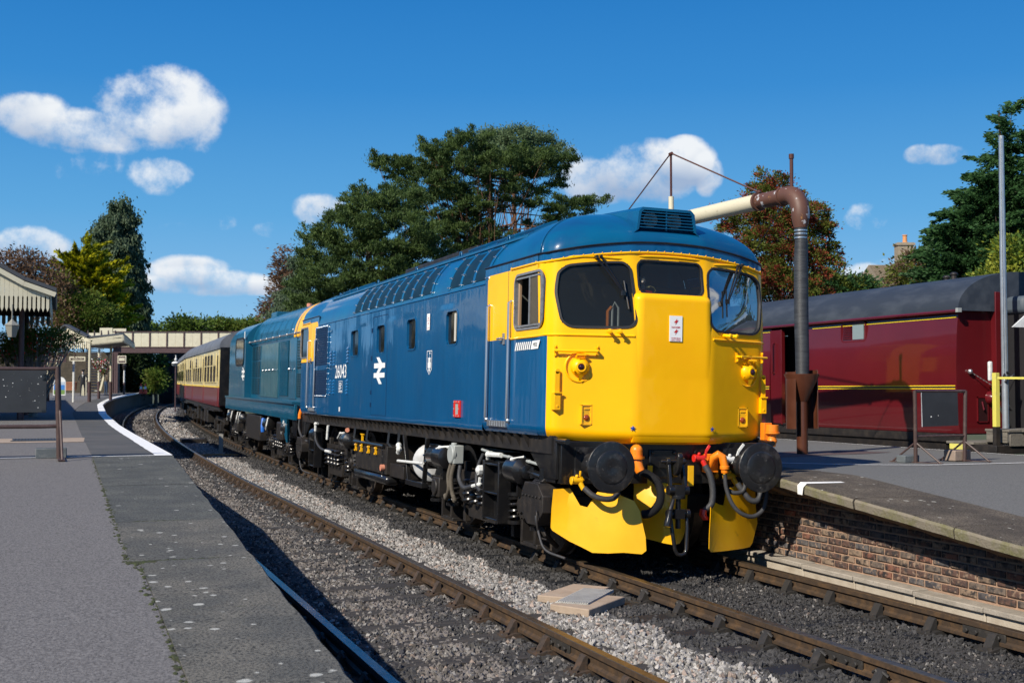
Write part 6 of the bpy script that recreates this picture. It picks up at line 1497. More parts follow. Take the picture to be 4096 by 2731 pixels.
bxs('yellow_edge_block', 7.50, 7.54, 4.95, 5.25, .90, .99, mat('faded_yellow_paint', (.60,.55,.12), .6, var=(8,(.35,.33,.12),.5,.75)), BD)
m_yelw = mat('faded_yellow_post_paint', (.62,.56,.10), .6, var=(6,(.40,.38,.12),.55,.8))
m = M(); m.box(7.60, 7.68, 4.30, 4.38, 1.28, 2.12); yp = m.build('handrail_post', m_yelw, BD, bevel=.005)
m = M(); m.box(7.60, 7.68, 4.30, 4.38, .88, 1.28); m.build('post_foot', m_blkd, BD)
m = M(); m.box(7.64, 9.4, 4.05, 4.12, 2.02, 2.06) if False else m.beam((7.64, 4.32, 2.04), (8.6, 3.6, 2.03), .035, .035); m.build('handrail', m_yelw, BD)
# galvanised pole
pp = atY(4023, 1700, 5.0); PO = M(); PO.tube([(pp.x, 5.0, 1.0), (pp.x, 5.0, 3.0), (pp.x-.005, 5.0, 4.0), (pp.x, 5.0, atY(4013, 545, 5.0).z)], [.055, .052, .048, .040], n=14)
tag(PO.build('galvanised_pole', mat('galvanised_steel', (.42,.46,.50), .4, metal=.6, var=(9,(.34,.37,.40),.4,.7))), 'tall slim galvanised pole standing at the right by the van end', 'pole')
m = M(); m.tube([(pp.x-.02, 4.98, 2.12), (pp.x-.07, 4.95, 2.08), (pp.x-.02, 4.94, 2.03), (pp.x-.05, 4.94, 1.98)], .02, n=6); m.tube([(pp.x-.03, 4.93, 2.15), (pp.x+.03, 4.93, 2.10), (pp.x-.04, 4.92, 2.06)], .018, n=6); m.tube([(pp.x-.06, 4.95, 6.0), (pp.x-.06, 4.95, 2.1)], .004, n=4)
tag(m.build('rope_coil', m_rub), 'black halyard rope knotted round the galvanised pole', 'rope')
m = M(); m.box(pp.x-.22, pp.x-.15, 5.1, 5.16, 2.0, 2.32); tag(m.build('white_reflector', m_white, bevel=.02), 'small white rounded marker fixed to the van end beside the pole', 'marker')
c = at(4080, 1290, 13.2); m = M(); m.add([c+Vector((-.10,0,-.05)), c+Vector((.35,0,.28)), c+Vector((.35,0,-.05)), c+Vector((-.10,.02,-.05)), c+Vector((.35,.02,.28)), c+Vector((.35,.02,-.05))], [(0,1,2),(5,4,3),(0,3,4,1),(1,4,5,2),(2,5,3,0)])
tag(m.build('white_pointed_board', m_white, smooth=False), 'white pointed board cut off by the right frame edge', 'board')

# ================================================================ water crane
m_cbrown = mat('dark_brown_crane_paint', (.07,.022,.010), .38, coat=.3, var=(5,(.09,.03,.015),.4,.7)); m_cream_ = mat('cream_crane_paint', (.60,.55,.40), .5, var=(9,(.25,.22,.15),.62,.75), sc=(1,.6,1.5))
m_flake = mat('flaking_brown_paint', (.10,.045,.03), .55, var=(7,(.45,.45,.46),.60,.64), var2=(11,(.28,.13,.04),.62,.70)); m_leather = mat('black_leather_hose', (.022,.024,.028), .55, var=(3,(.045,.05,.055),.4,.7), sc=(1,1,12), bump=(14,.5,(1,1,10)), bdist=.008)
WC = empty('water_crane', (4.45, 4.85, .90)); tag(WC, 'railway water crane with cream swinging arm, brown elbow, hanging black hose and funnel', 'water crane')
fx, fy = -.14, -.20                                     # foot post offset from the hose
m = M(); m.cyl((fx, fy, -.02), (fx, fy, .80), .083, n=24); m.build('drain_post', m_cbrown, WC)
m = M(); m.lathe((fx, fy, .78), (0,0,1), [(0,.085),(.02,.095),(.40,.262),(.41,.262),(.405,.25),(.05,.085)], n=36); m.build('drain_funnel', m_cbrown, WC)
m = M()
for a0, a1, rr_, z1 in ((-60, 55, .235, 1.25), (115, 190, .235, 1.22)):
    N_ = 12; V = []
    for k in range(N_+1):
        t = R_(a0+(a1-a0)*k/N_+25)
        for z in (.38, z1): V.append((fx+rr_*cos(t), fy+rr_*sin(t)+.0, z+.0)); V.append((fx+(rr_-.012)*cos(t), fy+(rr_-.012)*sin(t), z))
    F = []
    for k in range(N_):
        a = k*4; b = a+4; F += [(a, b, b+2, a+2), (a+1, a+3, b+3, b+1), (a+2, b+2, b+3, a+3), (a, a+1, b+1, b)]
    F += [(0, 2, 3, 1), (N_*4, N_*4+1, N_*4+3, N_*4+2)]; m.add(V, F)
m.build('funnel_splash_guard', m_cbrown, WC)
m = M(); m.tube([(-.10, -.16, 1.15), (-.08, -.13, 1.5), (-.05, -.07, 2.1), (-.0, 0, 2.9), (.01, 0, 3.2), (.0, 0, 3.42)], [.098, .102, .106, .104, .095, .094], n=26); m.build('leather_hose', m_leather, WC)
m = M()
for z in (3.24, 3.30, 3.35): m.cyl((.0, 0, z), (.0, 0, z+.018), .098, n=24)
m.build('hose_clip', m_alu, WC)
ez = 3.94
m = M(); arc = [(0, 0, 3.40), (0, 0, 3.47), (0, 0, 3.56)]+[(-.02*(1-cos(t)), .30*(1-cos(t)), 3.62+.32*sin(t)) for t in np.linspace(0, pi/2, 9)]+[(-.03, .42, ez)]
m.tube(arc, [.10, .118, .135]+[.138]*9+[.138], n=26); m.build('elbow', m_flake, WC)
m = M(); m.tube([(-.03, .40, ez), (-.10, 1.0, ez)], .122, n=26); m.cyl((-.03, .40, ez), (-.035, .44, ez), .150, n=26); m.cyl((-.10, .98, ez), (-.105, 1.03, ez), .150, n=26); m.build('arm_collar', m_flake, WC)
m = M(); m.tube([(-.105, 1.03, ez), (-.45, 4.6, ez-.02)], [.130, .135], n=26); m.build('cream_arm', m_cream_, WC)
m = M(); m.cyl((-.02, .20, ez+.10), (-.02, .20, ez+.58), .028, n=12); m.cyl((-.02, .20, ez+.55), (-.02, .20, ez+.62), .040, n=12); m.build('vent_pipe', m_cbrown, WC)
my = 2.55; mxx = -.62+.0; ma = Vector((-.26, my, ez+.1)); mt_ = atY(1541*1.7415, 352*1.7415, 4.85+my)-Vector((4.45, 4.85, .90)); ma = Vector((mt_.x, my, ez+.05))
m = M(); m.tube([ma, ma+Vector((0,0,.22))], .045, n=12); m.build('mast_socket', m_cream_, WC); m = M(); m.tube([ma+Vector((0,0,.2)), mt_], .020, n=8); m.cyl(mt_-Vector((.03,0,.03)), mt_+Vector((.03,0,0)), .03, n=8); m.build('mast', m_cbrown, WC)
m = M(); m.tube([mt_, Vector((-.10, 1.0, ez+.15))], .014, n=6); m.sphere((-.10, 1.0, ez+.15), .035, n=8, m=6); m.tube([mt_, Vector((mt_.x-.05, my+2.0, ez+.05))], .012, n=6); m.build('stay_rod', m_cbrown, WC)
m = M(); m.cyl((-.40, 4.3, -.9), (-.40, 4.3, ez-.1), .16, n=20); m.build('column', m_cream_, WC)
m = M(); p = Vector((-.03, .45, ez-.14)); q = Vector((-.55, 3.4, 1.4))
for k in range(90):
    t = k/90; t2 = (k+.8)/90; A = p.lerp(q, t); B = p.lerp(q, t2); A.z -= .25*sin(pi*t); B.z -= .25*sin(pi*t2); m.tube([A, B], .006 if k % 2 else .010, n=4)
m.build('pull_chain', m_blk, WC)

# ================================================================ tubular sign frames with black boards
m_tub = mat('brown_tube_paint', (.055,.032,.028), .5, coat=.2, var=(8,(.10,.065,.055),.5,.75)); m_board = mat('black_painted_board', (.022,.026,.032), .75, var=(3,(.032,.038,.045),.4,.7))
# left frame
FL = empty('sign_frame', (-6.02, 6.03, ZL(6.0))); tag(FL, 'brown tubular frame holding a blank black board on the left platform', 'sign frame', 'tubular frames with black boards')
zt = 1.19; lw = 2.3
m = M(); m.tube([(-.0, 0, 0), (-.035, 0, zt)], .036, n=12); m.tube([(.02, -.42, .01), (.01, -.1, .36), (0, -.01, .6)], .018, n=8) if False else m.tube([(.035, -.45, .01), (.0, -.03, .62)], .017, n=8); m.tube([(.0, .40, .01), (-.01, .03, .55)], .017, n=8); m.box(-.02, .07, -.5, .42, .0, .014); m.build('post', m_tub, FL)
m = M(); m.tube([(-lw, .05, 0), (-lw, .05, zt)], .036, n=12); m.tube([(-lw, -.4, .01), (-lw, 0, .6)], .017, n=8); m.tube([(-lw, .45, .01), (-lw, .1, .6)], .017, n=8); m.build('post', m_tub, FL)
m = M(); m.tube([(-lw, .05, zt-.02), (-.25, .0, zt-.03), (-.03, 0, zt-.02)], .026, n=10); m.tube([(-lw, .05, .42), (-.25, 0, .42), (-.02, 0, .425)], .027, n=10); m.build('rail', m_tub, FL)
m = M(); m.box(-2.1, -.165, -.045, -.03, .60, 1.14); bd = m.build('board', m_board, FL, bevel=.004)
m = M()
for k in range(46):
    m.sphere((-.20-rnd.random()**1.2*.75, -.046, .64+rnd.random()*.46), rnd.choice([.0015, .002, .0025, .003, .007]), n=6, m=4, sc=(1,.15,1))
tag(m.build('paint_spots', m_white, bd), kind='stuff')
m = M(); m.box(-.22, -.165, -.055, -.045, 1.02, 1.10); m.sphere((-.19, -.06, 1.08), .012, n=6, m=4); m.sphere((-.19, -.06, 1.04), .012, n=6, m=4); m.box(-.22, -.165, -.055, -.045, .605, .635); m.build('board_clip', m_blk, bd)
m_blockg = mat('blue_grey_concrete_block', (.10,.115,.125), .9, var=(9,(.17,.18,.18),.5,.7), bump=(60,.5)); m_blockp = mat('pinkish_concrete_block', (.26,.20,.16), .9, var=(9,(.18,.15,.13),.5,.7), bump=(60,.6))
m = M(); m.box(-.29, .09, .10, .30, 0, .135); b_ = m.build('ballast_block', m_blockg, bevel=.01); b_.location = FL.location; tag(b_, 'blue grey concrete block weighing down the left sign frame', 'concrete block')
# right frame
def zr(x, y): return ZRp(x, y)
Fp = Vector((4.47, 2.30, 0)); Fp.z = zr(4.47, 2.3); dR = Vector((.885, .11, 0)); 
FR = empty('sign_frame', Fp); tag(FR, 'brown tubular frame with a square black board on the right platform by the van', 'sign frame', 'tubular frames with black boards')
zt = .945
for k, o in ((0, Vector((0,0,0))), (1, dR)):
    m = M(); m.tube([o, o+Vector((0 if k == 0 else .03, 0, zt))], .026, n=10); 
    m.tube([o+Vector((.16, -.30, .0)), o+Vector((0, -.0, .27))], .013, n=8); m.tube([o+Vector((-.15, .30, .0)), o+Vector((0, .0, .27))], .013, n=8); m.beam(o+Vector((-.16, .32, .01)), o+Vector((.17, -.32, .01)), .03, .01); m.build('post', m_tub, FR)
m = M(); m.tube([Vector((0,0,zt-.01)), dR+Vector((.03,0,zt-.01))], .020, n=8); m.tube([Vector((.0,0,.345)), dR+Vector((0,0,.345))], .016, n=8); m.build('rail', m_tub, FR)
u = dR.normalized()
m = M(); m.add([u*.11+Vector((0,-.02,.47)), u*.77+Vector((0,-.02,.48)), u*.76+Vector((0,-.02,.92)), u*.10+Vector((0,-.02,.92)), u*.11+Vector((0,-.005,.47)), u*.77+Vector((0,-.005,.48)), u*.76+Vector((0,-.005,.92)), u*.10+Vector((0,-.005,.92))], [(0,1,2,3),(7,6,5,4),(0,4,5,1),(1,5,6,2),(2,6,7,3),(3,7,4,0)]); bd = m.build('board', m_board, FR)
m = M(); m.add([u*.095+Vector((0,-.022,.47)), u*.112+Vector((0,-.022,.47)), u*.102+Vector((0,-.022,.92)), u*.09+Vector((0,-.022,.92))], [(0,1,2,3)]); m.sphere(u*.27+Vector((0,-.022,.60)), .012, n=6, m=4, sc=(1,.2,.8)); m.sphere(u*.40+Vector((0,-.022,.615)), .006, n=6, m=4, sc=(1,.2,1)); m.build('paint_spots', m_white, bd)
for o, mt, lb, dx, sz in ((Vector((-.03,.12,0)), m_blockg, 'dark block on the left foot of the right sign frame', 0, (.26,.16,.10)), (dR+Vector((-.0,.14,0)), m_blockp, 'pale pinkish block on the right foot of the right sign frame', 0, (.30,.2,.145))):
    m = M(); m.obox((0,0,sz[2]/2), sz); b_ = m.build('ballast_block', mt, bevel=.012, loc=Fp+o, rot=(0,0,.12)); tag(b_, lb, 'concrete block')
# concrete crossing slabs between the tracks, marker post, dry stalks
for pts, z, h_, mt, lb in (([(-1.72,.10),(-1.12,.62),(-.86,.30),(-1.40,-.22)], -.105, .07, m_slabp if 'm_slabp' in globals() else m_peach, 'sandy concrete slab lying between the tracks, farther one'),
        ([(-1.80,-.42),(-1.30,.06),(-.98,-.30),(-1.58,-.80)], -.10, .075, m_peach, 'sandy concrete slab with a white painted half, nearest between the tracks')):
    m = M(); m.prism([(a, b) for a, b in pts], 'z', z-h_, z); o = m.build('concrete_slab', mt, bevel=.01); tag(o, lb, 'concrete slab', 'slabs between the tracks')
m_ribbed = mat('ribbed_white_board', (.42,.42,.40), .8, var=(9,(.30,.30,.29),.4,.7), bump=(60,.4,(1,1,1)))
m = M(); rot = Matrix.Rotation(R_(48), 3, 'Z')
for k in range(14): m.obox(Vector((-1.38, -.15, -.092))+rot @ Vector((0, -.20+k*.022, 0)), (.80, .014, .02), rot)
m.obox(Vector((-1.38, -.15+.0, -.100))+rot @ Vector((0, -.05, 0)), (.80, .32, .016), rot); o = m.build('ribbed_board', m_ribbed, smooth=False); tag(o, 'white ribbed board laid over the slabs between the tracks', 'board')
pw_ = Vector((-1.40, 27.0, G(27)-.2)); m = M(); m.box(-.06, .06, -.06, .06, 0, .62); tag(m.build('marker_post', mat('pale_concrete_post', (.35,.34,.31), .9), loc=pw_, bevel=.01), 'short pale concrete post between the tracks beside the teal locomotive', 'post')
m = M()
for k in range(24): a = rnd.uniform(-.25, .25); m.tube([(-2.2+rnd.uniform(-.2,.2), 25.6+rnd.uniform(-.3,.3), G(26)-.14), (-1.9+a, 25.8, G(26)-.11), (-1.3+rnd.uniform(-.3,.3), 25.7+rnd.uniform(-.4,.4), G(26)-.13)], .008, n=4)
tag(m.build('dry_stalks', mat('orange_dry_stalks', (.30,.16,.06), .9)), kind='stuff')
m = M(); m.box(-1.95, -1.1, 33.5, 34.5, G(34)-.2, G(34)-.02); tag(m.build('dark_drain_lid', m_blkd, bevel=.02), 'low dark lid in the ballast between the tracks in the distance', 'drain cover')
# ================================================================ vegetation
def leafmat(name, c1, c2, c3=None, rough=.6, trans=.35):
    m = bpy.data.materials.new(name); m.use_nodes = True; nd, lk, b = nodes(m)
    g = nd.new('ShaderNodeNewGeometry'); n = nd.new('ShaderNodeTexNoise'); n.inputs['Scale'].default_value = .9; n.inputs['Detail'].default_value = 5; lk.new(g.outputs['Position'], n.inputs['Vector'])
    n2 = nd.new('ShaderNodeTexNoise'); n2.inputs['Scale'].default_value = 7; lk.new(g.outputs['Position'], n2.inputs['Vector'])
    ad = nd.new('ShaderNodeMath'); ad.operation = 'ADD'; lk.new(n.outputs[0], ad.inputs[0]); lk.new(n2.outputs[0], ad.inputs[1])
    r = nd.new('ShaderNodeValToRGB'); r.color_ramp.elements[0].position = .42; r.color_ramp.elements[1].position = .62; r.color_ramp.elements[0].color = (*c1, 1); r.color_ramp.elements[1].color = (*c2, 1)
    if c3: e = r.color_ramp.elements.new(.70); e.color = (*c3, 1)
    h = nd.new('ShaderNodeMath'); h.operation = 'MULTIPLY'; h.inputs[1].default_value = .5; lk.new(ad.outputs[0], h.inputs[0]); lk.new(h.outputs[0], r.inputs[0]); lk.new(r.outputs[0], b.inputs['Base Color']); b.inputs['Roughness'].default_value = rough; b.inputs['Specular IOR Level'].default_value = .25
    tr = nd.new('ShaderNodeBsdfTranslucent'); lk.new(r.outputs[0], tr.inputs[0]); mx = nd.new('ShaderNodeMixShader'); mx.inputs[0].default_value = trans; lk.new(b.outputs[0], mx.inputs[1]); lk.new(tr.outputs[0], mx.inputs[2]); lk.new(mx.outputs[0], nd['Material Output'].inputs[0])
    return m
m_bark = mat('brown_bark', (.06,.045,.035), .95, var=(6,(.12,.09,.07),.45,.7), bump=(20,.8), obj=False); m_barko = mat('orange_pine_bark', (.16,.075,.04), .9, var=(5,(.09,.06,.045),.4,.7), bump=(20,.8), obj=False); m_barkg = mat('grey_twigs', (.26,.235,.22), .9, obj=False)
def unit(n): v = rng.normal(size=(n, 3)); return v/np.linalg.norm(v, axis=1)[:, None]
def leaves(C, A, size, aspect, nrm=None):
    """triangular leaf blades at C pointing along A"""
    n = len(C); A = A/np.linalg.norm(A, axis=1)[:, None]; s = unit(n); B = np.cross(A, s); B /= np.linalg.norm(B, axis=1)[:, None]+1e-9
    L_ = size[:, None]; w = L_*aspect; tip = C+A*L_; mid = C+A*L_*.45
    V = np.stack([C, mid+B*w*.5, tip, mid-B*w*.5], 1).reshape(-1, 3); F = np.arange(n*4).reshape(n, 4); return V, F
def blobpts(blobs, per, clumps, cs, flat=.6, elong=0., lift=0.):
    """sub-clump centres in ellipsoid shells, then tight gaussian sprays round them"""
    C = []; K = []; tot = sum((b[3]*b[4]*b[5])**(2/3) for b in blobs)
    for b in blobs:
        sh = (b[3]*b[4]*b[5])**(2/3)/tot; nc = max(3, int(clumps*sh)); d = unit(nc); r = rng.uniform(.45, 1, nc)**.5
        cc = np.array(b[:3])+d*r[:, None]*np.array(b[3:6]); C.append(cc); K.append(d)
    C = np.concatenate(C); K = np.concatenate(K); idx = rng.integers(0, len(C), per); g = rng.normal(size=(per, 3))*cs*np.array([1, 1, flat])*rng.uniform(.5, 1.25, per)[:, None]
    if elong:
        kd = K+unit(len(K))*.45; kd[:, 2] = kd[:, 2]*.5+lift; kd /= np.linalg.norm(kd, axis=1)[:, None]; t = rng.uniform(-.3, 1, per)[:, None]; g = g*(1.15-np.clip(t, 0, 1)*.85)+kd[idx]*t*elong*rng.uniform(.6, 1.4, len(K))[idx][:, None]
    return C[idx]+g, K[idx], g, C
def crown(name, parent, V, F, mt, mi=None): 
    return tag(link(name, npmesh(name, V, F, mt, mi), parent), kind='stuff') if False else link(name, npmesh(name, V, F, mt, mi), parent)
def limbs(name, parent, base, tops, r0, mt, sag=.12, trunk_to=None):
    m = M(); base = Vector(base)
    tt = Vector(trunk_to) if trunk_to is not None else base+Vector((0,0,4)); pts = [base.lerp(tt, t)+Vector((sin(t*5)*.12*r0*4, cos(t*4)*.1*r0*4, 0)) for t in np.linspace(0, 1, 7)]
    m.tube(pts, [r0*(1-.93*t) for t in np.linspace(0, 1, 7)], n=10)
    for q in tops:
        q = Vector(q); t = rnd.uniform(.3, .88); s0 = base.lerp(tt, t); d = q-s0
        P_ = [s0+d*u+Vector((0, 0, -sag*sin(pi*u)*d.length))+Vector((rnd.gauss(0,1), rnd.gauss(0,1), rnd.gauss(0,1)))*.03*d.length*(0 < u < 1) for u in (0, .3, .6, 1)]
        rr0 = r0*rnd.uniform(.16, .34)*(1.15-t*.8); m.tube(P_, [rr0, rr0*.7, rr0*.45, rr0*.15], n=6)
    return m.build(name, mt, parent, ang=1.0)
def tree(kind, label, cat, blobs, d0, leaf, nleaf, nclump, cs, mt, bark, trunk=None, r0=.2, flat=.6, mode='spray', group=None, spread=1.0, aspect=.5, up=.2, base_px=None, extra=None, nlimb=40, elong=0., lift=0.):
    """blobs: (px, py, rx_px, ry_px, depth offset m, depth radius m)"""
    B = []
    for (px, py, rx, ry, dz, rd) in blobs:
        d = d0+dz; c = at(px, py, d); s_ = d/4870; B.append((c.x, c.y, c.z, rx*s_, rd if rd else rx*s_, ry*s_))
    cx = sum(b[0] for b in B)/len(B); cy = sum(b[1] for b in B)/len(B)
    if base_px: q = at(base_px, 1500, d0); cx, cy = q.x, q.y
    zb = G(min(120, max(0, cy)))-.4; root = empty(kind, (cx, cy, zb)); tag(root, label, cat, group)
    P_, K, g, CC = blobpts(B, nleaf, nclump, cs, flat, elong, lift); n = len(P_)
    if mode == 'spray': A = g/np.linalg.norm(g, axis=1)[:, None]*.8+unit(n)*.6+np.array([0, 0, up])+K*.3
    elif mode == 'needle': A = g*0+unit(n)*.7+np.array([0, 0, up])+K*.35
    elif mode == 'droop': A = unit(n)*.35+np.array([0, 0, -1.0])+K*.3
    elif mode == 'fan': A = K*np.array([1, 1, .2])*1.0+unit(n)*.35+np.array([0, 0, up])
    sz = leaf*rng.uniform(.6, 1.3, n); V, F = leaves(P_, A, sz, aspect); V = V-np.array([cx, cy, zb])
    mts = mt if isinstance(mt, list) else [mt]; mi = None
    if len(mts) > 1: 
        w = np.array([1-.0]*len(mts)); h_ = vn(P_[:, 0]*1.3+P_[:, 2], P_[:, 1]*1.3-P_[:, 2]*.7, 1.5, 21); mi = np.where(h_+rng.normal(size=n)*.45 > (.25 if kind != 'golden_conifer' else -.5), 1, 0)
    crown('crown', root, V, F, mts, mi)
    zt = max(b[2]+b[5]*.5 for b in B)
    tops = [tuple(c-np.array([cx, cy, zb])) for c in CC[rng.choice(len(CC), min(nlimb, len(CC)), replace=False)]]
    limbs('trunk', root, (0, 0, 0), tops, r0, bark, trunk_to=(0, 0, zt-zb))
    return root
def dense(kind, label, cat, blobs, d0, **k): return tree(kind, label, cat, blobs, d0, **k)
lm_pine = leafmat('pine_needles', (.045,.080,.022), (.10,.155,.040), (.16,.18,.05)); lm_pine2 = leafmat('blue_grey_pine_needles', (.09,.14,.065), (.15,.21,.10))
lm_con = leafmat('dark_conifer_green', (.03,.08,.026), (.06,.14,.042), (.10,.18,.05)); lm_gold = leafmat('golden_conifer_green', (.26,.29,.01), (.55,.50,.015), (.35,.36,.02)); lm_goldd = leafmat('inner_conifer_green', (.06,.10,.01), (.14,.17,.012))
lm_cyp = leafmat('grey_green_cypress', (.055,.09,.048), (.11,.155,.085), (.15,.19,.11)); lm_haw = leafmat('hawthorn_leaves', (.08,.11,.015), (.15,.17,.03), (.11,.12,.03)); lm_red = leafmat('red_berries_and_leaves', (.20,.035,.022), (.30,.07,.035)); lm_br = leafmat('sparse_brown_leaves', (.13,.075,.045), (.20,.13,.08))
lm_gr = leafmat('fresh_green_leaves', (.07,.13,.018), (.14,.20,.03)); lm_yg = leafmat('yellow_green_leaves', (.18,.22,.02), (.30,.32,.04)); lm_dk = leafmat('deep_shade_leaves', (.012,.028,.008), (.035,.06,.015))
# the big pines
tree('pine_tree', 'broad dense dark pine tree left of the tall open pine, behind the locomotives', 'tree',
     [(1290,1000,80,60,0,2.0),(1400,930,110,70,0,2.5),(1500,860,110,60,0,2.5),(1600,800,90,45,1,2),(1330,1120,110,60,-1,2),(1480,1050,140,80,0,3),(1600,950,120,80,0,3),(1240,1170,70,60,0,1.5),(1420,1190,130,60,0,2.5),(1600,1120,120,70,0,2.5),(1700,1030,90,70,1,2),(1260,1090,50,40,0,1),(1370,860,40,30,0,1),(1440,800,50,30,0,1),(1250,950,34,26,0,1),(1230,1240,60,50,0,1.5),(1560,1230,140,60,0,2),(1720,1160,80,60,0,2)],
     52, leaf=.15, nleaf=150000, nclump=860, cs=.18, elong=.38, lift=.45, mt=[lm_pine, lm_pine], bark=m_bark, r0=.35, flat=.34, mode='needle', up=.65, aspect=.26, base_px=1480)
tree('pine_tree', 'tall open-crowned pine with orange branches spreading above the blue locomotive roof', 'tree',
     [(1540,670,45,22,0,1),(1610,690,60,30,0,1.2),(1700,640,80,50,0,1.6),(1800,610,90,45,0,1.8),(1880,580,70,40,0,1.5),(1700,740,110,55,0,2),(1850,700,130,60,0,2.4),(2000,680,120,60,0,2.2),(2110,650,80,42,0,1.7),(2170,720,56,34,0,1.2),(2215,665,40,16,0,.8),(2260,650,30,12,0,.6),(2300,642,18,8,0,.4),(2235,735,26,12,0,.5),(1498,640,12,10,0,.3),(1520,655,20,10,0,.4),(1780,830,100,45,0,1.8),(1930,820,90,40,0,1.6),(2080,780,90,38,0,1.5),(2200,820,80,26,0,1.3),(2290,830,60,18,0,1),(2360,830,42,14,0,.8),(2400,810,20,10,0,.5),(2260,870,60,18,0,1),(2170,890,60,22,0,1),(1850,920,90,40,0,1.6),(1990,950,50,40,0,1.2),(1750,930,70,50,0,1.5),(1830,1020,90,50,0,1.6),(1930,1010,60,40,0,1)],
     58, leaf=.16, nleaf=130000, nclump=600, cs=.19, elong=.45, lift=.4, mt=[lm_pine, lm_pine], bark=m_barko, r0=.30, flat=.30, mode='needle', up=.7, aspect=.26, base_px=1965, nlimb=110)
tree('pine_tree', 'paler blue green pine top rising behind the open-crowned pine', 'tree',
     [(1935,535,22,20,0,.6),(1975,560,44,30,0,1.2),(2060,560,70,36,0,1.6),(2110,540,20,18,0,.6),(2160,580,44,34,0,1.2),(2200,600,24,18,0,.7),(1990,620,80,40,0,2),(2100,640,90,40,0,2),(2230,610,30,26,0,1),(1960,540,20,20,0,.6)],
     66, leaf=.15, nleaf=26000, nclump=140, cs=.26, mt=lm_pine2, bark=m_barko, r0=.28, flat=.6, mode='needle', up=.4, aspect=.42, base_px=2060)
# spindly brown larch and small dark conifer left of the pines
tree('larch_tree', 'thin brown dying larch left of the dense pine', 'tree', [(1132,1000,12,30,0,.4),(1130,1060,22,36,0,.7),(1140,1120,34,36,0,.9),(1120,1180,40,36,0,1),(1095,1230,44,34,0,1),(1065,1260,24,24,0,.7),(1160,1090,26,26,0,.7)],
     60, leaf=.20, nleaf=4200, nclump=120, cs=.22, mt=lm_br, bark=m_bark, r0=.12, mode='fan', up=.1, base_px=1130, aspect=.35)
tree('cypress_tree', 'small drooping dark conifer between the brown larch and the dense pine', 'tree', [(1188,1060,14,40,0,.5),(1190,1130,30,44,0,.9),(1165,1200,46,50,0,1.2),(1200,1210,46,50,0,1.2),(1130,1260,50,30,0,1)],
     57, leaf=.14, nleaf=18000, nclump=120, cs=.22, mt=lm_cyp, bark=m_bark, r0=.15, mode='droop', base_px=1180)
# left group
tree('cypress_tree', 'very tall narrow dark grey green cypress behind the station canopy', 'tree',
     [(490,830,22,26,0,1),(470,880,40,40,0,1.4),(510,900,26,40,0,1),(440,940,56,44,0,1.8),(480,980,60,50,0,2),(420,1020,46,46,0,1.6),(470,1070,70,60,0,2.3),(530,1010,26,40,0,1),(430,1120,60,60,0,2.2),(500,1150,60,60,0,2.2),(540,1220,30,44,0,1.5),(460,1220,80,60,0,2.6),(480,1290,90,44,0,2.8),(530,1120,22,30,0,1)],
     128, leaf=.36, nleaf=90000, nclump=460, cs=.40, elong=1.1, lift=-.5, mt=lm_cyp, bark=m_bark, r0=.4, mode='droop', base_px=470, flat=1.2)
tree('golden_conifer', 'bright golden yellow conifer with upswept sprays beside the tall cypress', 'tree',
     [(345,1010,14,30,0,.6),(330,1060,40,34,0,1.2),(290,1050,26,14,0,.8),(360,1080,50,30,0,1.4),(300,1110,40,30,0,1.4),(380,1130,56,30,0,1.6),(320,1160,50,34,0,1.6),(410,1180,50,26,0,1.6),(360,1210,66,34,0,1.8),(430,1240,50,26,0,1.6),(390,1280,80,26,0,2),(440,1290,50,18,0,1.4),(260,1070,22,10,0,.6),(430,1090,18,8,0,.5),(450,1150,16,8,0,.5)],
     112, leaf=.44, nleaf=60000, nclump=230, cs=.22, elong=2.0, lift=.45, mt=[lm_goldd, lm_gold], bark=m_bark, r0=.25, mode='fan', up=.35, base_px=350, aspect=.32, flat=.35)
tree('leafy_tree', 'rounded green leafy tree in front of the golden conifer', 'tree', [(330,1210,60,34,0,1.4),(290,1250,50,40,0,1.4),(380,1260,70,36,0,1.6),(330,1290,90,30,0,1.8)],
     106, leaf=.22, nleaf=30000, nclump=150, cs=.45, mt=[lm_gr, lm_haw], bark=m_bark, r0=.18, base_px=330)
tree('bare_tree', 'thinly leaved purplish brown tree behind the station canopy roof', 'tree', [(30,1050,60,44,0,2),(110,1040,60,40,0,2),(170,1080,60,50,0,2),(220,1120,40,40,0,1.6),(60,1110,80,40,0,2),(140,1150,80,40,0,2),(230,1180,50,40,0,1.6)],
     106, leaf=.28, nleaf=6400, nclump=300, cs=.48, mt=lm_br, bark=m_bark, r0=.2, base_px=120, nlimb=130)
tree('bare_tree', 'brownish half bare tree between the canopy and the golden conifer', 'tree', [(250,1140,30,40,0,1.2),(240,1200,40,44,0,1.4),(270,1260,50,50,0,1.6),(250,1320,50,40,0,1.6)],
     105, leaf=.30, nleaf=4600, nclump=190, cs=.42, mt=[lm_br, lm_haw], bark=m_barkg, r0=.14, base_px=255, nlimb=80)
rt = tree('rose_arch', 'rambling rose bush with grey twigs and red hips in front of the station building', 'bush', [(20,1370,60,34,0,.8),(90,1360,60,36,0,.8),(160,1350,60,34,0,.8),(215,1345,40,30,0,.7),(280,1362,30,20,0,.6),(120,1400,90,26,0,.8),(30,1420,60,26,0,.7),(240,1392,36,16,0,.6)],
     36, leaf=.08, nleaf=9000, nclump=330, cs=.15, mt=[lm_gr, lm_haw], bark=m_barkg, r0=.15, base_px=130, nlimb=170)
m = M(); o0 = Vector(rt.location)
for k in range(90): p = at(rnd.uniform(0, 320), rnd.uniform(1335, 1440), 35.6+rnd.uniform(-.6, .4)); m.sphere(p-o0, .022, n=5, m=4)
tag(m.build('rose_hips', m_red, rt), kind='stuff')
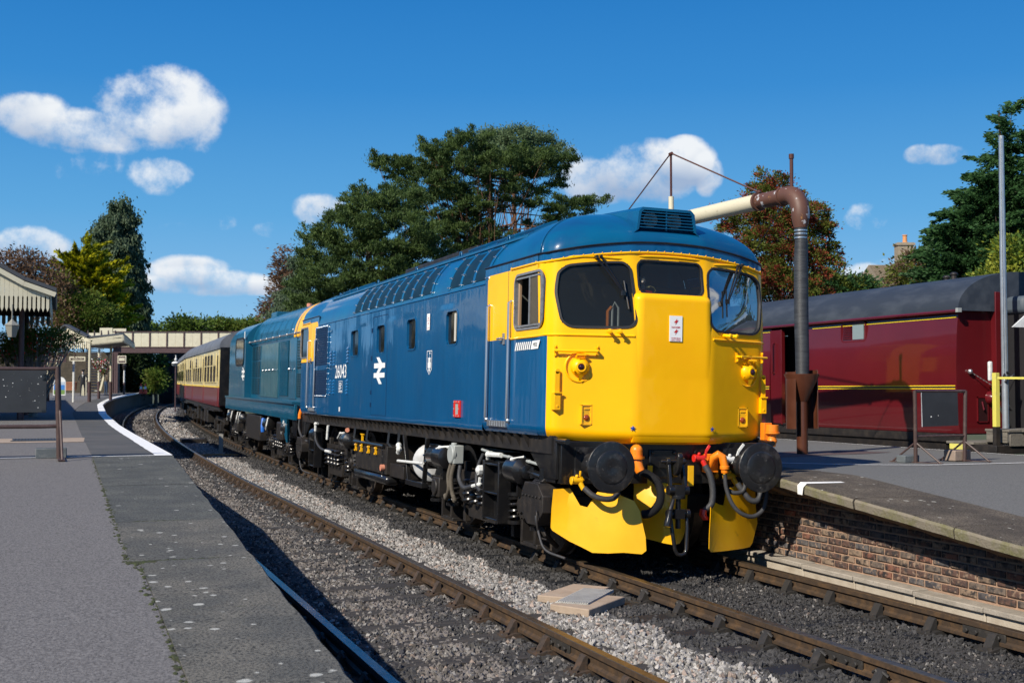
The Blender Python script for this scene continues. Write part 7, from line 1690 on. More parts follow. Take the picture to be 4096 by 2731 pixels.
# beyond and below the footbridge
def mass(label, blobs, d0, mt, nleaf=6000, leaf=.4, cs=.6, kind='bushy_tree'): return tree(kind, label, 'tree', blobs, d0, leaf=leaf, nleaf=nleaf, nclump=160, cs=cs, mt=mt, bark=m_bark, r0=.2, nlimb=25)
mass('distant green tree showing above the footbridge in its middle', [(730,1300,40,26,0,3),(770,1310,60,20,0,3),(700,1315,30,16,0,2)], 150, [lm_gr, lm_dk], 5000)
mass('distant green tree line above the footbridge at its right', [(850,1305,60,22,0,3),(910,1310,50,20,0,3),(970,1310,50,16,0,3),(1020,1300,40,20,0,3)], 155, [lm_gr, lm_haw], 6000)
mass('small round distant tree just left of the middle above the footbridge', [(600,1322,28,12,0,2)], 160, lm_gr, 1500)
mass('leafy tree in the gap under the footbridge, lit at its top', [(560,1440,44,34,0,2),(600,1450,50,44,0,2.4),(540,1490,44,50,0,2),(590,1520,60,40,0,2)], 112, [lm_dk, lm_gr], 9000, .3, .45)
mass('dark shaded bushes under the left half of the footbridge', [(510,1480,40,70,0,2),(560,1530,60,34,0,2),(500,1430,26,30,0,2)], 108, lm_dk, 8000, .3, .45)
mass('pale green shrub in front of the sooty abutment under the footbridge', [(622,1500,16,22,0,.6),(628,1530,20,20,0,.8),(612,1545,12,14,0,.6)], 101, [lm_gr, lm_haw], 3500, .22, .3, 'shrub')
# right group
tree('hawthorn_tree', 'hawthorn with dark red berries behind the water crane and maroon van', 'tree',
     [(3110,760,70,40,0,.8),(3030,800,60,44,0,.8),(3150,850,90,60,0,1.2),(3040,900,90,60,0,1.2),(3200,960,80,60,0,1.2),(3080,1000,120,70,0,1.6),(3180,1080,110,70,0,1.6),(3010,1100,90,70,0,1.4),(2950,1000,50,50,0,1),(3120,1160,170,60,0,1.8),(3240,880,40,50,0,.7),(3280,1010,50,30,0,.7),(3320,1050,40,14,0,.5),(3270,920,40,30,0,.6),(2960,880,40,40,0,.7),(3080,720,40,20,0,.5),(2920,830,24,10,0,.4)],
     36, leaf=.075, nleaf=100000, nclump=480, cs=.14, elong=.25, mt=[lm_haw, lm_red], bark=m_bark, r0=.16, base_px=3110, nlimb=120)
tree('fir_tree', 'big dark green fir tree at the right edge behind the maroon van', 'tree',
     [(4035,450,6,20,0,0.17),(4035,500,11,24,0,0.34),(4039,550,22,24,0,0.51),(4019,600,28,24,0,0.68),(4060,610,28,24,0,0.68),(3978,640,25,16,0,0.51),(4035,670,51,34,0,1.02),(3953,700,28,20,0,0.68),(4002,740,68,34,0,1.275),(3920,760,28,18,0,0.68),(4060,780,42,50,0,1.02),(3953,810,76,36,0,1.36),(3871,830,28,18,0,0.68),(3839,860,25,16,0,0.595),(3912,880,76,36,0,1.36),(4027,870,76,60,0,1.7),(3814,910,28,18,0,0.68),(3871,940,76,40,0,1.36),(3978,960,93,50,0,1.87),(3790,970,25,24,0,0.68),(3839,1020,76,44,0,1.53),(3953,1050,102,50,0,2.04),(4060,980,51,80,0,1.7),(3814,1100,68,50,0,1.53),(3920,1130,110,46,0,1.87),(4051,1110,68,60,0,1.7)],
     38, leaf=.13, nleaf=140000, nclump=560, cs=.11, elong=.55, lift=.05, mt=[lm_con, lm_con], bark=m_bark, r0=.3, mode='fan', up=-.02, base_px=4020, aspect=.45, nlimb=90)
tree('light_shrub', 'yellow green leafy shrub in front of the fir at the right edge', 'bush', [(4060,1000,40,50,0,.7),(4090,1080,60,70,0,.9),(4010,1110,50,50,0,.8),(3990,1160,50,30,0,.8)],
     31, leaf=.13, nleaf=7000, nclump=110, cs=.17, mt=[lm_yg, lm_gr], bark=m_bark, r0=.06)
tree('ivy_bush', 'olive and tan climbing bush with bare twigs below the house chimney', 'bush', [(3660,1080,50,40,0,1),(3630,1130,50,44,0,1),(3700,1150,70,50,0,1.2),(3740,1100,40,40,0,1),(3650,1040,26,26,0,.6)],
     44, leaf=.14, nleaf=9000, nclump=150, cs=.2, mt=[lm_haw, lm_br], bark=m_barkg, r0=.08, nlimb=80)
tree('juniper_bush', 'dark evergreen bush with dead branches in front of the tiled roof', 'bush', [(3330,1150,60,30,0,1),(3420,1145,50,34,0,1),(3380,1170,80,24,0,1.2),(3290,1130,36,40,0,.8)],
     42, leaf=.14, nleaf=9000, nclump=120, cs=.2, mt=[lm_con, lm_haw], bark=m_barkg, r0=.06, nlimb=30)
# trees and houses outside the frame that the glossy paint mirrors
for k, (x, y, h_) in enumerate(((-19, 33, 5), (-24, 47, 6), (-17, 62, 7), (-30, 30, 6), (-34, 12, 7), (-32, -5, 8), (-28, -22, 8), (30, -14, 8), (20, -30, 8), (38, -2, 7))):
    bl = [(x+rnd.uniform(-2, 2), y+rnd.uniform(-2, 2), 1+h_*t, 3.0*(1.2-t*.6), 3.0*(1.2-t*.6), 1.5) for t in (.15, .35, .5, .65, .8, .95)]
    root = empty('roadside_tree', (x, y, -.4)); tag(root, ['bushy green tree standing left of the station platform, out of frame', 'second green tree left of the platform beyond the frame', 'far green tree left of the platform beyond the frame', 'broad tree behind the station yard, out of frame', 'tall tree beside the station yard, out of frame', 'tall tree left of the photographer, out of frame', 'tall tree behind and left of the photographer, out of frame', 'tree right of the maroon coaches beyond the frame', 'tree far behind the right platform beyond the frame', 'tree beside the yard right of the frame'][k], 'tree')
    P_, K, g, CC = blobpts(bl, 6000, 120, .5, .7); V, F = leaves(P_, g+unit(6000)*.5, .5*rng.uniform(.6, 1.3, 6000), .6); crown('crown', root, V-np.array([x, y, -.4]), F, [lm_dk, lm_gr], (rng.random(6000) > .6).astype(int)); limbs('trunk', root, (0,0,0), [tuple(c-np.array([x, y, -.4])) for c in CC[:12]], .25, m_bark, trunk_to=(0, 0, h_))

# ================================================================ buildings
m_cot = mat('cotswold_stone', (.30,.25,.18), .9, var=(6,(.22,.18,.13),.4,.7), bump=(20,.6), obj=False); m_tile = mat('brown_roof_tiles', (.20,.14,.10), .85, var=(12,(.13,.095,.07),.4,.7), obj=False); m_tile2 = mat('stone_slates', (.25,.20,.14), .85, var=(12,(.16,.13,.09),.4,.7), obj=False)
def blockm(m, corners, z0, z1):
    v = [(c.x, c.y, z0) for c in corners]+[(c.x, c.y, z1) for c in corners]; n = len(corners); m.add(v, [tuple(range(n))[::-1], tuple(range(n, 2*n))]+[(i, (i+1) % n, n+(i+1) % n, n+i) for i in range(n)])
def slab_(m, pts, th):                                     # sloping slab with thickness
    a, b, c = [Vector(p) for p in pts[:3]]; n_ = (b-a).cross(c-a).normalized()*th; v = [Vector(p) for p in pts]+[Vector(p)-n_ for p in pts]; n = len(pts)
    m.add(v, [tuple(range(n)), tuple(range(n, 2*n))[::-1]]+[(i, n+i, n+(i+1) % n, (i+1) % n) for i in range(n)])
# house 1 with tiled roof (left of the crane on the right side)
r_ = Vector((cos(YAW), -sin(YAW), 0)); f_ = Vector((sin(YAW), cos(YAW), 0))
def house(label, c, w, dp, ze, zr, hip, mt, chim=None, ang=0):
    H_ = empty('stone_house', (c.x, c.y, 0), (0, 0, ang-YAW)); tag(H_, label, 'house')
    m = M(); m.box(-w/2, w/2, 0, dp, -.4, ze); m.build('wall', m_cot, H_)
    m = M(); e = .35; a, b = w/2+e, hip
    P4 = [(-a, -e, ze), (a, -e, ze), (a, dp+e, ze), (-a, dp+e, ze)]; R1, R2 = (-w/2+b, dp/2, zr), (w/2-b, dp/2, zr)
    for q in ([P4[0], P4[1], R2, R1], [P4[2], P4[3], R1, R2], [P4[1], P4[2], R2], [P4[3], P4[0], R1]): slab_(m, q, .12)
    rf = m.build('roof', mt, H_)
    m = M(); n = 16                                       # tile courses
    for k in range(n):
        t = k/n; z = ze+(zr-ze)*t+.03; y = -e+(dp/2+e)*t; x0 = -a+(a-w/2+b)*t; m.beam((x0, y-.02, z), (-x0, y-.02, z), .05, .05)
    tag(m.build('tile_courses', mt, H_), kind='stuff')
    if chim:
        m = M(); cx_, cy_, cw, cz = chim; m.box(cx_-cw/2, cx_+cw/2, cy_-.3, cy_+.3, zr-1.4, cz); m.box(cx_-cw/2-.06, cx_+cw/2+.06, cy_-.36, cy_+.36, cz-.15, cz-.03); ch = m.build('chimney', m_cot, H_)
        m = M(); m.lathe((cx_+.05, cy_, cz-.02), (0,0,1), [(0,.13),(.05,.15),(.08,.12),(.38,.11),(.42,.14),(.45,.13)], n=14); m.build('chimney_pot', mat('terracotta', (.55,.25,.10), .8), ch)
    for k in range(3):
        m = M(); m.box(-w/2+1+k*w/3.4, -w/2+2.0+k*w/3.4, -.05, .02, 1.0, 2.2); wn = m.build('window', m_white, H_); m = M(); m.box(-w/2+1.08+k*w/3.4, -w/2+1.92+k*w/3.4, -.06, 0, 1.08, 2.12); m.build('pane', m_glassd, wn)
    return H_
c = at(3385, 1480, 62); zt = lambda py, d: at(3385, py, d).z
house('stone house with brown tiled hipped roof behind the red berried hawthorn', c, 2.9, 5, zt(1165, 62), zt(1103, 64.5), .55, m_tile)
c = at(3690, 1480, 62); house('stone house with tall chimney and orange pot half hidden by the fir tree', c, 3.3, 7, zt(1155, 62), zt(1062, 66), .0, m_tile2, chim=(-.15, 2.2, .85, at(3660, 968, 64).z))
# ---------------------------------------------------------------- station building, canopies
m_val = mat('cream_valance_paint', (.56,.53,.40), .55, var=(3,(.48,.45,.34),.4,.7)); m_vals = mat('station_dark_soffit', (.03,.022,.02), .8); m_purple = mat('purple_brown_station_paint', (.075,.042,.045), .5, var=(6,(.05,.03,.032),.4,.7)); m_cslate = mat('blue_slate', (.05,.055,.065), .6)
def valance(T, p0, p1, z_top0, z_top1, zb, bw, mt=m_val, cap=True, part='valance_board', zf=None):
    """a row of single boards with pointed tips and slots between them"""
    p0 = Vector(p0); p1 = Vector(p1); d = p1-p0; Ln = d.length; u = d/Ln; n = max(2, int(Ln/bw)); nn_ = Vector((u.y, -u.x, 0))
    for k in range(n):
        a = k*Ln/n; b = (k+1)*Ln/n-.004; zt0 = z_top0+(z_top1-z_top0)*a/Ln; zt1 = z_top0+(z_top1-z_top0)*b/Ln; w = b-a
        if zf: zt0 = zf((p0+u*a).x); zt1 = zf((p0+u*b).x)
        pr = [(a, zt0), (a, zb+.55*(zt0-zb)*0+.40), (a+.15*w, zb+.37), (a+.15*w, zb+.10), (a+w*.5, zb), (b-.15*w, zb+.10), (b-.15*w, zb+.37), (b, zb+.40), (b, zt1)]
        pr = [(s_, min(z, max(zt0, zt1))) for s_, z in pr]
        m = M(); V = [p0+u*s_+Vector((0,0,z)) for s_, z in pr]; V2 = [v+nn_*.025 for v in V]; q = len(V)
        m.add(V+V2, [tuple(range(q)), tuple(range(q, 2*q))[::-1]]+[(i, q+i, q+(i+1) % q, (i+1) % q) for i in range(q)]); m.build(part, mt, T, smooth=False)
ST = empty('station_building', (0,0,0)); tag(ST, 'station building in shade with cream canopy at the left frame edge', 'building')
zb1 = 3.83; C0 = (-6.28, 22.3, 0)
PFX = [-12.6, -9.2, -7.7, -6.9, -6.15]; PFZ = [6.9, 5.72, 5.06, 4.62, 4.36]
valance(ST, (-12.6, 22.3, 0), C0, 6.2, 4.34, zb1, .107, zf=lambda x: float(np.interp(x, PFX, PFZ))-.06)
valance(ST, C0, (-6.28, 30.2, 0), 4.34, 4.30, zb1, .118, part='side_valance_board')
m = M()
pf = [(-6.15, 4.36), (-6.9, 4.62), (-7.7, 5.06), (-9.2, 5.72), (-12.6, 6.9)]
for (a, b), (c_, d_) in zip(pf[:-1], pf[1:]): slab_(m, [(a, 22.15, b), (a, 30.3, b), (c_, 30.3, d_), (c_, 22.15, d_)], -.09)
m.build('canopy_roof', m_cslate, ST); valance(ST, (-12.6, 30.15, 0), (-6.3, 30.15, 0), 4.4, 4.34, 3.83, .16, part='end_valance_board')
m = M()
for (a, b), (c_, d_) in zip(pf[:-1], pf[1:]): m.beam((a, 22.2, b-.09), (c_, 22.2, d_-.09), .10, .12)
m.build('barge_board', m_val, ST)
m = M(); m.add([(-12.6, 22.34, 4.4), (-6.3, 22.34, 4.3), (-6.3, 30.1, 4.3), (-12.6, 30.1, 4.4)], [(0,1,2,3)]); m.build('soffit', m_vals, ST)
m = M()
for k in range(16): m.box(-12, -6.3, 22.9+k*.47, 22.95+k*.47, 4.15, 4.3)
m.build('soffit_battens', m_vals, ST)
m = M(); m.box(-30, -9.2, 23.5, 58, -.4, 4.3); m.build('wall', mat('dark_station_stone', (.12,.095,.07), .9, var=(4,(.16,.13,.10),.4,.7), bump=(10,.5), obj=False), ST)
for y in (24.5, 29.5): m = M(); m.cyl((-7.0, y, ZL(y)), (-7.0, y, 4.2), .07, n=12); m.cyl((-7.0, y, ZL(y)), (-7.0, y, ZL(y)+.9), .09, n=12); m.build('canopy_post', m_purple, ST)
c = at(48, 1318, 29); m = M(); m.lathe(c+Vector((0,0,-.18)), (0,0,1), [(0,.10),(.26,.17),(.28,.19),(.38,.06),(.42,.03)], n=6); m.cyl(c+Vector((0,0,.2)), c+Vector((0,0,.6)), .015, n=6); tag(m.build('hanging_lantern', mat('frosted_lantern_glass', (.25,.24,.20), .3), smooth=False), 'glass lantern hanging under the near station canopy', 'lamp')
# second canopy, further along
S2 = empty('station_canopy', (0,0,0)); tag(S2, 'second cream canopy with scalloped valance further along the left platform', 'canopy')
A = at(493, 1338, 56.); B = at(357, 1357, 60.5); Cc = at(538, 1374, 66.); zT = A.z; zB = at(493, 1370, 56.).z
valance(S2, (B.x, B.y, 0), (A.x, A.y, 0), zT, zT, zB, .135); valance(S2, (A.x, A.y, 0), (Cc.x, Cc.y, 0), zT, zT-.1, zB, .16, part='side_valance_board')
D = at(330, 1340, 70); 
m = M(); slab_(m, [(A.x, A.y, zT), (Cc.x, Cc.y, zT-.08), (D.x, D.y, zT+.35), (B.x, B.y, zT+.05)], -.08); m.build('canopy_roof', m_cslate, S2)
m = M(); a1 = Vector((A.x-.1, A.y+.1, zB+.25)); m.add([a1, Vector((Cc.x-.1, Cc.y, zB+.2)), Vector((D.x, D.y, zB+.2)), Vector((B.x, B.y+.2, zB+.25))], [(0,1,2,3)]); m.build('soffit', m_blkd, S2)  # underside made black so its colour carries the shade below the canopy
g0 = at(268, 1303, 61.5); gl = at(180, 1372, 62.5); gr = at(357, 1350, 60.8); m = M(); zg = at(268, 1400, 61.5).z
m.add([(gl.x, gl.y, zg+.4), (g0.x, g0.y, zg+.4), (gr.x, gr.y, zg+.4), (gr.x, gr.y, gr.z), (g0.x, g0.y, g0.z), (gl.x, gl.y, gl.z)], [(0,1,2,3,4,5)]); m.build('gable', m_val, S2, smooth=False)
m = M(); m.beam(g0+Vector((0,0,.04)), gr+Vector((0,0,.04)), .3, .08); m.beam(gl+Vector((0,0,.04)), g0+Vector((0,0,.04)), .3, .08); m.build('gable_roof', m_cslate, S2)
valance(S2, (gl.x, gl.y-.05, 0), (gr.x, gr.y-.05, 0), zg+.62, zg+.62, zg+.02, .15, part='gable_valance_board')
m = M(); w0 = at(-300, 1500, 100); w1 = at(452, 1500, 103); w2 = at(452, 1500, 108); w3 = at(-300, 1500, 110); blockm(m, [w0, w1, w2, w3], 0, zB+1.0); m.build('wall', mat('backdrop_shade_stone', (.06,.05,.035), .9, var=(5,(.10,.08,.055),.4,.7), obj=False), S2)  # dark backdrop block; the shade is put into its stone colour
for px, d in ((358, 60), (443, 66), (396, 70), (192, 62), (228, 62)):
    q = at(px, 1500, d); zz_ = ZL(min(q.y, 110)); m = M(); m.cyl((q.x, q.y, zz_+1.0), (q.x, q.y, zB+.2), .062, n=12); cp_ = m.build('canopy_post', m_val, S2); m = M(); m.cyl((q.x, q.y, zz_), (q.x, q.y, zz_+1.0), .085, n=12); m.build('post_base', m_purple, cp_)
m = M(); q0 = at(440, 1415, 63); q1 = at(402, 1562, 63); m.beam(q0, q1, .12, .10); q2 = at(405, 1495, 62); m.build('canopy_bracket', m_val, S2)
def signb(nm, label, px0, py0, px1, py1, d, lines, fm=m_val, bm_c=m_purple, post=None):
    a = at(px0, py0, d); b = at(px1, py1, d); O = empty(nm, (a.x, a.y, 0), (0, 0, -YAW)); tag(O, label, 'sign'); w = (b-a).dot(r_); z1, z0 = a.z, b.z
    m = M(); m.box(0, w, -.03, .03, z0, z1); m.build('frame', fm, O); m = M(); m.box(.06, w-.06, -.04, 0, z0+.06, z1-.06); m.build('board', bm_c, O)
    n = len(lines); hh = (z1-z0-.12)/n
    for k, t in enumerate(lines): text('lettering', t, (w*.10+.04, -.045, z1-.06-hh*(k+1)+hh*.28), (1,0,0), UZ, w=w*.8-.08, h=hh*.48, mt=m_val, parent=O, bold=.02)
    if post is not None: m = M(); m.cyl((w*post, 0, ZL(a.y)), (w*post, 0, z0), .06, n=8); m.build('post', m_white, O)
    return O
signb('station_sign', 'wide dark booking office sign with cream lettering under the canopies', 185, 1421, 265, 1449, 59.5, ['BOOKING OFFICE', 'AND WAITING ROOM'], m_purple)
signb('station_sign', 'small cream framed sign on a white post left of the footbridge stairs', 278, 1426, 342, 1444, 60, ['EASTERN EXIT'], post=.28)
signb('platform_number_sign', 'white framed platform number 1 sign under the footbridge', 471, 1422, 505, 1453, 88, ['1'])
q = at(183, 1425, 45); m = M(); m.lathe(q+Vector((0,0,-.1)), (0,0,1), [(0,.09),(.22,.16),(.24,.18),(.32,.05)], n=6); ob = m.build('lantern', mat('pale_lantern_glass', (.35,.38,.40), .3), smooth=False); LP_ = empty('platform_lamp', (q.x, q.y, ZL(q.y))); tag(LP_, 'small glass lantern on a purple post seen just above the left black board', 'lamp post'); ob.parent = LP_; ob.matrix_parent_inverse = Matrix.Translation(-Vector(LP_.location)) 
m = M(); m.cyl((0,0,0), (0,0,q.z-.1-ZL(q.y)), .05, n=10); m.build('post', m_purple, LP_)
q = at(497, 1480, 90); LP2 = empty('platform_lamp', (q.x, q.y, ZL(min(110, q.y)))); tag(LP2, 'distant platform lamp with dark lantern and white post under the footbridge', 'lamp post'); zz_ = q.z-LP2.location.z
m = M(); m.cyl((0,0,0), (0,0,zz_), .06, n=8); m.build('post', m_white, LP2); m = M(); m.lathe((0,0,zz_), (0,0,1), [(0,.10),(.3,.17),(.33,.19),(.45,.05),(.5,.02)], n=6); m.build('lantern', m_blkd, LP2, smooth=False); m = M(); m.cyl((0,0,0), (0,0,.9), .075, n=8); m.build('post_base', m_purple, LP2)
q = at(703, 1455, 84); LP3 = empty('white_finial_post', (q.x, q.y, G(80)-.2)); tag(LP3, 'white signal post top with ball, black band and spike beside the far coach', 'signal post'); zz_ = q.z-LP3.location.z
m = M(); m.cyl((0,0,0), (0,0,zz_-.1), .05, n=8); m.build('lower_post', m_purple, LP3); m = M(); m.sphere((0,0,zz_+.0), .18, n=14, m=10, sc=(1.6,1,1)); m.sphere((0,0,zz_+.30), .10, n=10, m=8); m.cyl((0,0,zz_+.35), (0,0,zz_+.6), .05, .03, n=8); m.build('post', m_white, LP3); m = M(); m.cyl((0,0,zz_-.03), (0,0,zz_+.03), .30, n=14); m.build('band', m_blk, LP3)
# poster board, planters, cones
q = at(238, 1500, 82); PB = empty('poster_board', (q.x, q.y, ZL(min(110,q.y))), (0,0,-YAW)); tag(PB, 'round topped poster board in blue and green standing on the far platform', 'poster board')
w = .42; pr = [(-w, .05), (w, .05)]+[(w*cos(t), .95+.35*sin(t)) for t in np.linspace(0, pi, 10)]; m = M(); m.prism([(a, b) for a, b in pr], 'y', 0, .06); m.build('board', m_white, PB)
for z0, z1, cc in ((.12, .42, (.12,.22,.05)), (.42, .75, (.03,.16,.45)), (.75, .95, (.35,.42,.5))): m = M(); m.box(-w+.05, w-.05, -.01, .0, z0, z1); m.build('poster_band', mat('poster_print', cc, .5), PB)
for k in range(6): q = at(270+k*6, 1540, 86); o = M(); o.lathe((0,0,0), (0,0,1), [(0,.10),(.5,.14),(.55,.17),(.6,.16)], n=10); ob = o.build('terracotta_pot', mat('clay', (.35,.15,.08), .8) if k == 0 else bpy.data.materials['clay'], loc=(q.x, q.y, ZL(80)+.35)); tag(ob, ['leftmost', 'second from the left', 'third from the left', 'fourth from the left', 'fifth from the left', 'rightmost'][k]+' of the tall terracotta pots beside the far stairs', 'pot', 'terracotta pots by the stairs')
m_cone = mat('cone_orange_red', (.65,.06,.02), .5)
for k, px in enumerate((564, 581)):
    q = at(px, 1572, 97); m = M(); m.box(-.2, .2, -.2, .2, 0, .04); m.lathe((0,0,.03), (0,0,1), [(0,.17),(.35,.11),(.36,.11)], n=14); m.lathe((0,0,.60), (0,0,1), [(0,.065),(.25,.03)], n=14)
    cn = m.build('traffic_cone', m_cone, loc=(q.x, q.y, ZL(min(110, q.y)))); tag(cn, ['left of the two red and white traffic cones under the footbridge', 'right of the two red and white traffic cones under the footbridge'][k], 'traffic cone', 'traffic cones under the footbridge')
    m = M(); m.lathe((0,0,.38), (0,0,1), [(0,.113),(.22,.068)], n=14); m.build('white_sleeve', m_white, cn)
q = at(400, 1452, 61); HB_ = empty('hanging_basket', q); tag(HB_, 'hanging flower basket with pink and white blooms under the second canopy', 'hanging basket')
P_, K, g, CC = blobpts([(0,0,0,.36,.36,.26),(.15,0,-.3,.28,.28,.28)], 1600, 50, .08, .8); V, F = leaves(P_, g+unit(1600)*.6, .08*rng.uniform(.6,1.2,1600), .7); link('foliage', npmesh('foliage', V, F, [lm_dk, lm_gr, m_decw, mat('pink_petal', (.6,.05,.15), .6)], rng.choice([0,1,1,2,3], 1600)), HB_)
m = M(); m.cyl((0,0,.2), (0,0,.7), .01, n=5); m.build('chain', m_blk, HB_)
# ---------------------------------------------------------------- footbridge
FB = empty('footbridge', (0,0,0)); tag(FB, 'covered-sided station footbridge with cream panels over purple brown girder', 'footbridge')
DB = 100.
def Q(px, py, dd=0): return at(px, py, DB+dd)
zg0 = Q(700, 1411).z; zg1 = Q(700, 1389).z; zp1 = Q(700, 1327).z; x0 = Q(360, 1400); 
def alongb(px): v = Q(px, 1400); return v
def bslab(m, pxa, pxb, z0, z1, fr, bk): 
    a = alongb(pxa); b = alongb(pxb); P4 = [a-f_*fr, b-f_*fr, b+f_*bk, a+f_*bk]; blockm(m, P4, z0, z1)
m = M(); bslab(m, 452, 1150, zg0, zg1, .0, 2.2); m.build('girder', m_purple, FB); m = M(); bslab(m, 452, 1150, zg1, zg1+.05, .05, 2.3); m.build('deck', m_purple, FB)
px = 462.; k = 0
while px < 1100:
    m = M(); bslab(m, px+3, px+33, zg1+.08, zp1-.04, -.02, .06); m.build('panel', m_val, FB)
    m = M(); bslab(m, px+36, px+66, zg1+.08, zp1-.04, -.02, .06); m.build('panel', m_val, FB)
    m = M(); bslab(m, px-3, px+2, zg1-.05, zp1+.02, .05, .1); m.build('upright', m_purple, FB)
    px += 68.5
m = M(); bslab(m, 452, 1150, zp1-.04, zp1+.04, .05, .12); bslab(m, 452, 1150, zp1-.04, zp1+.04, -2.1, 2.25); m.build('top_rail', m_purple, FB); m = M(); bslab(m, 452, 1150, zg1+.05, zp1-.04, -2.1, 2.2); m.build('far_panel', m_val, FB)
# landing and stairs at the left
zl = Q(400, 1303).z; m = M(); bslab(m, 356, 466, zg1-.0, zg1+.1, .4, 2.6); m.build('landing', m_purple, FB)
for a_, b_ in ((358, 410), (413, 466)): m = M(); bslab(m, a_, b_, zg1+.7, zl-.04 if a_ < 400 else zl-.1, -2.4, 2.5); m.build('panel', m_val, FB)
for a_, b_ in ((358, 380), (384, 408), (412, 436), (440, 456)): m = M(); bslab(m, a_, b_, zg1+.1, zp1-.1, .35, -.30); m.build('panel', m_val, FB)
for p_ in (356, 382, 410, 438, 466): m = M(); bslab(m, p_-1.5, p_+1.5, zg1, zp1+.1, .42, -.25); m.build('upright', m_purple, FB)
for p_ in (452, 462, 470): m = M(); bslab(m, p_-3.5, p_+3.5, 0, zg0, .1, .4); m.build('leg', m_purple, FB)
for k in range(17):
    d = 96-k*.62; z = zg1-.25-k*(zg1-.3-ZL(80)-.1)/17; a = at(343, 1500, d); b = at(404, 1500, d); m = M(); blockm(m, [a, b, b+f_*.3, a+f_*.3], z-.05, z); s_ = m.build('stair_tread', m_purple, FB); m = M(); blockm(m, [a-f_*.02, b-f_*.02, b, a], z-.06, z+.01); m.build('white_nosing', m_grey, s_)
for p_ in (341, 407):
    m = M(); A1 = at(p_, 1500, 96.5); B1 = at(p_, 1500, 85.5); m.add([(A1.x, A1.y, zg1-.6), (A1.x, A1.y, zg1+.9), (B1.x, B1.y, ZL(80)+1.1), (B1.x, B1.y, ZL(80))], [(0,1,2,3)]); m.build('stair_side', m_purple, FB, smooth=False)
q = at(336, 1470, 84.5); 
for px in (331, 342): q = at(px, 1470, 84.5); m = M(); m.box(-.09, .09, -.09, .09, 0, 1.35); m.build('newel_post', m_val, FB, loc=(q.x, q.y, ZL(80)))
# dark road bridge abutment behind
m_soot = mat('sooty_engineering_brick', (.035,.03,.03), .9, var=(3,(.07,.06,.055),.45,.7), bump=(8,.5), obj=False)
AB = empty('road_bridge', (0,0,0)); tag(AB, 'dark sooty brick road bridge wall behind the footbridge', 'bridge')
m = M(); a = at(636, 1500, 118); b = at(1010, 1500, 118); blockm(m, [a, b, b+f_*6, a+f_*6], -.4, at(700, 1405, 118).z); m.build('wall', m_soot, AB)
m = M(); a = at(636, 1500, 117.6); b = at(700, 1500, 117.6); blockm(m, [a, b, b+f_*.5, a+f_*.5], at(0, 1452, 118).z, at(0, 1445, 118).z); m.build('string_course', m_grey, AB)
m = M(); a = at(690, 1500, 117.2); b = at(704, 1500, 117.2); blockm(m, [a, b, b+f_*1.2, a+f_*1.2], -.4, at(700, 1408, 118).z); m.build('pilaster', m_soot, AB)
# ---------------------------------------------------------------- people
def person(label, loc, rotz, parts, mats, colour_z, arms):
    me = bpy.data.meshes.new('body'); V = []; E = []; Rr = []
    for nm, p, r in parts: V.append(p); Rr.append(r)
    me.from_pydata(V, arms, []); ob = bpy.data.objects.new('tmp', me); COL.objects.link(ob)
    sk = ob.modifiers.new('skin', 'SKIN'); sk.use_smooth_shade = True
    for i, r in enumerate(Rr): me.skin_vertices[0].data[i].radius = (r, r*.8)
    me.skin_vertices[0].data[0].use_root = True
    sb = ob.modifiers.new('sub', 'SUBSURF'); sb.levels = 1; sb.render_levels = 1
    bpy.context.view_layer.update(); dg = bpy.context.evaluated_depsgraph_get(); me2 = bpy.data.meshes.new_from_object(ob.evaluated_get(dg)); bpy.data.objects.remove(ob)
    me2.materials.clear()
    for m_ in mats: me2.materials.append(m_)
    for p in me2.polygons: p.material_index = colour_z(p.center); p.use_smooth = True
    R0 = empty('person', loc, (0, 0, rotz)); tag(R0, label, 'person'); link('body', me2, R0); return R0
m_skin = mat('skin', (.45,.26,.18), .6); m_suit = mat('dark_navy_uniform', (.012,.013,.018), .8); m_jean = mat('blue_jeans', (.02,.045,.09), .8); m_shirt = mat('pale_shirt', (.5,.52,.5), .8); m_vest = mat('khaki_brown_jumper', (.12,.09,.06), .8); m_shoe = mat('black_shoes', (.015,.015,.015), .5); m_hair = mat('grey_white_hair', (.5,.48,.45), .9)
J = [('pelvis',(0,0,.93),.15),('waist',(0,0,1.08),.145),('chest',(0,0,1.30),.17),('neck',(0,0,1.48),.06),('head',(0,-.01,1.62),.10),('crown',(0,0,1.71),.085),
     ('hipL',(-.10,0,.86),.095),('kneeL',(-.12,-.02,.48),.065),('ankL',(-.13,0,.09),.045),('toeL',(-.14,-.16,.04),.035),('hipR',(.10,0,.86),.095),('kneeR',(.12,-.03,.48),.065),('ankR',(.13,0,.09),.045),('toeR',(.15,-.16,.04),.035),
     ('shL',(-.20,0,1.40),.065),('elL',(-.30,.03,1.14),.05),('haL',(-.20,-.10,.96),.04),('shR',(.20,0,1.40),.065),('elR',(.30,.03,1.14),.05),('haR',(.20,-.10,.96),.04)]
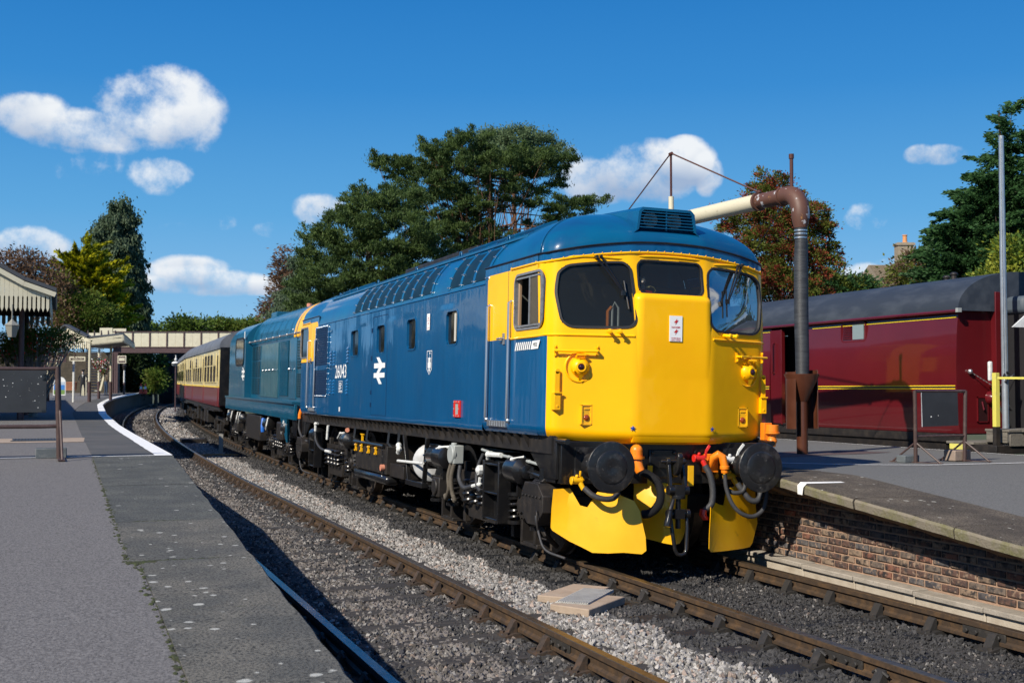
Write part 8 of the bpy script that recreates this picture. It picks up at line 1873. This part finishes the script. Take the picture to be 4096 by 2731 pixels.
E_ = [(0,1),(1,2),(2,3),(3,4),(4,5),(0,6),(6,7),(7,8),(8,9),(0,10),(10,11),(11,12),(12,13),(2,14),(14,15),(15,16),(2,17),(17,18),(18,19)]
def cz1(c): return 0 if c.z > 1.50 or (c.z < 1.0 and abs(c.x) > .17 and c.z > .88 and c.y < -.06) else (2 if c.z < .10 else 1)
q = at(331, 1581, 81.5); zz_ = ZL(min(110, q.y))
P1 = person('man in dark uniform and peaked cap with a white beard standing on the far platform', (q.x, q.y, zz_), -YAW+.15, J, [m_skin, m_suit, m_shoe], cz1, E_)
m = M(); m.lathe((0,0,1.69), (0,0,1), [(0,.105),(.05,.105),(.07,.135),(.09,.12),(.10,0)], n=16); m.box(-.08, .08, -.17, -.08, 1.69, 1.70); m.build('peaked_cap', m_suit, P1)
m = M(); m.sphere((0,-.085,1.56), .055, n=10, m=8); m.build('beard', m_hair, P1)
for dx in (-.035, .035): m = M(); m.sphere((dx,-.098,1.645), .011, n=6, m=4); m.build('eye', m_shoe, P1)
m = M(); m.add([(-.05,-.15,1.46), (.05,-.15,1.46), (0,-.165,1.25)], [(0,1,2)]); m.build('shirt_front', m_shirt, P1)
J2 = [(n_, p if not n_.startswith(('ha', 'el')) else (p[0]*(.9 if n_[:2] == 'el' else 1.0), p[1], p[2]), r) for n_, p, r in J]
def cz2(c): return 0 if c.z > 1.50 or (.88 < c.z < 1.0 and abs(c.x) > .17 and c.y < -.06) else (3 if c.z < .10 else (2 if c.z < 1.0 else 1))
q = at(423, 1580, 84); zz_ = ZL(min(110, q.y)); P2 = person('man in blue jeans and brown jumper standing with his back turned by the canopy post', (q.x, q.y, zz_), -YAW+2.4, J2, [m_skin, m_vest, m_jean, m_shoe], cz2, E_)
m = M(); m.sphere((0,.02,1.68), .105, n=12, m=8, sc=(1,1,.8)); m.build('hair', m_hair, P2); m = M(); m.sphere((.16,.10,1.25), .12, n=10, m=8, sc=(.6,.5,1.6)); m.build('shirt_sleeve', m_shirt, P2)
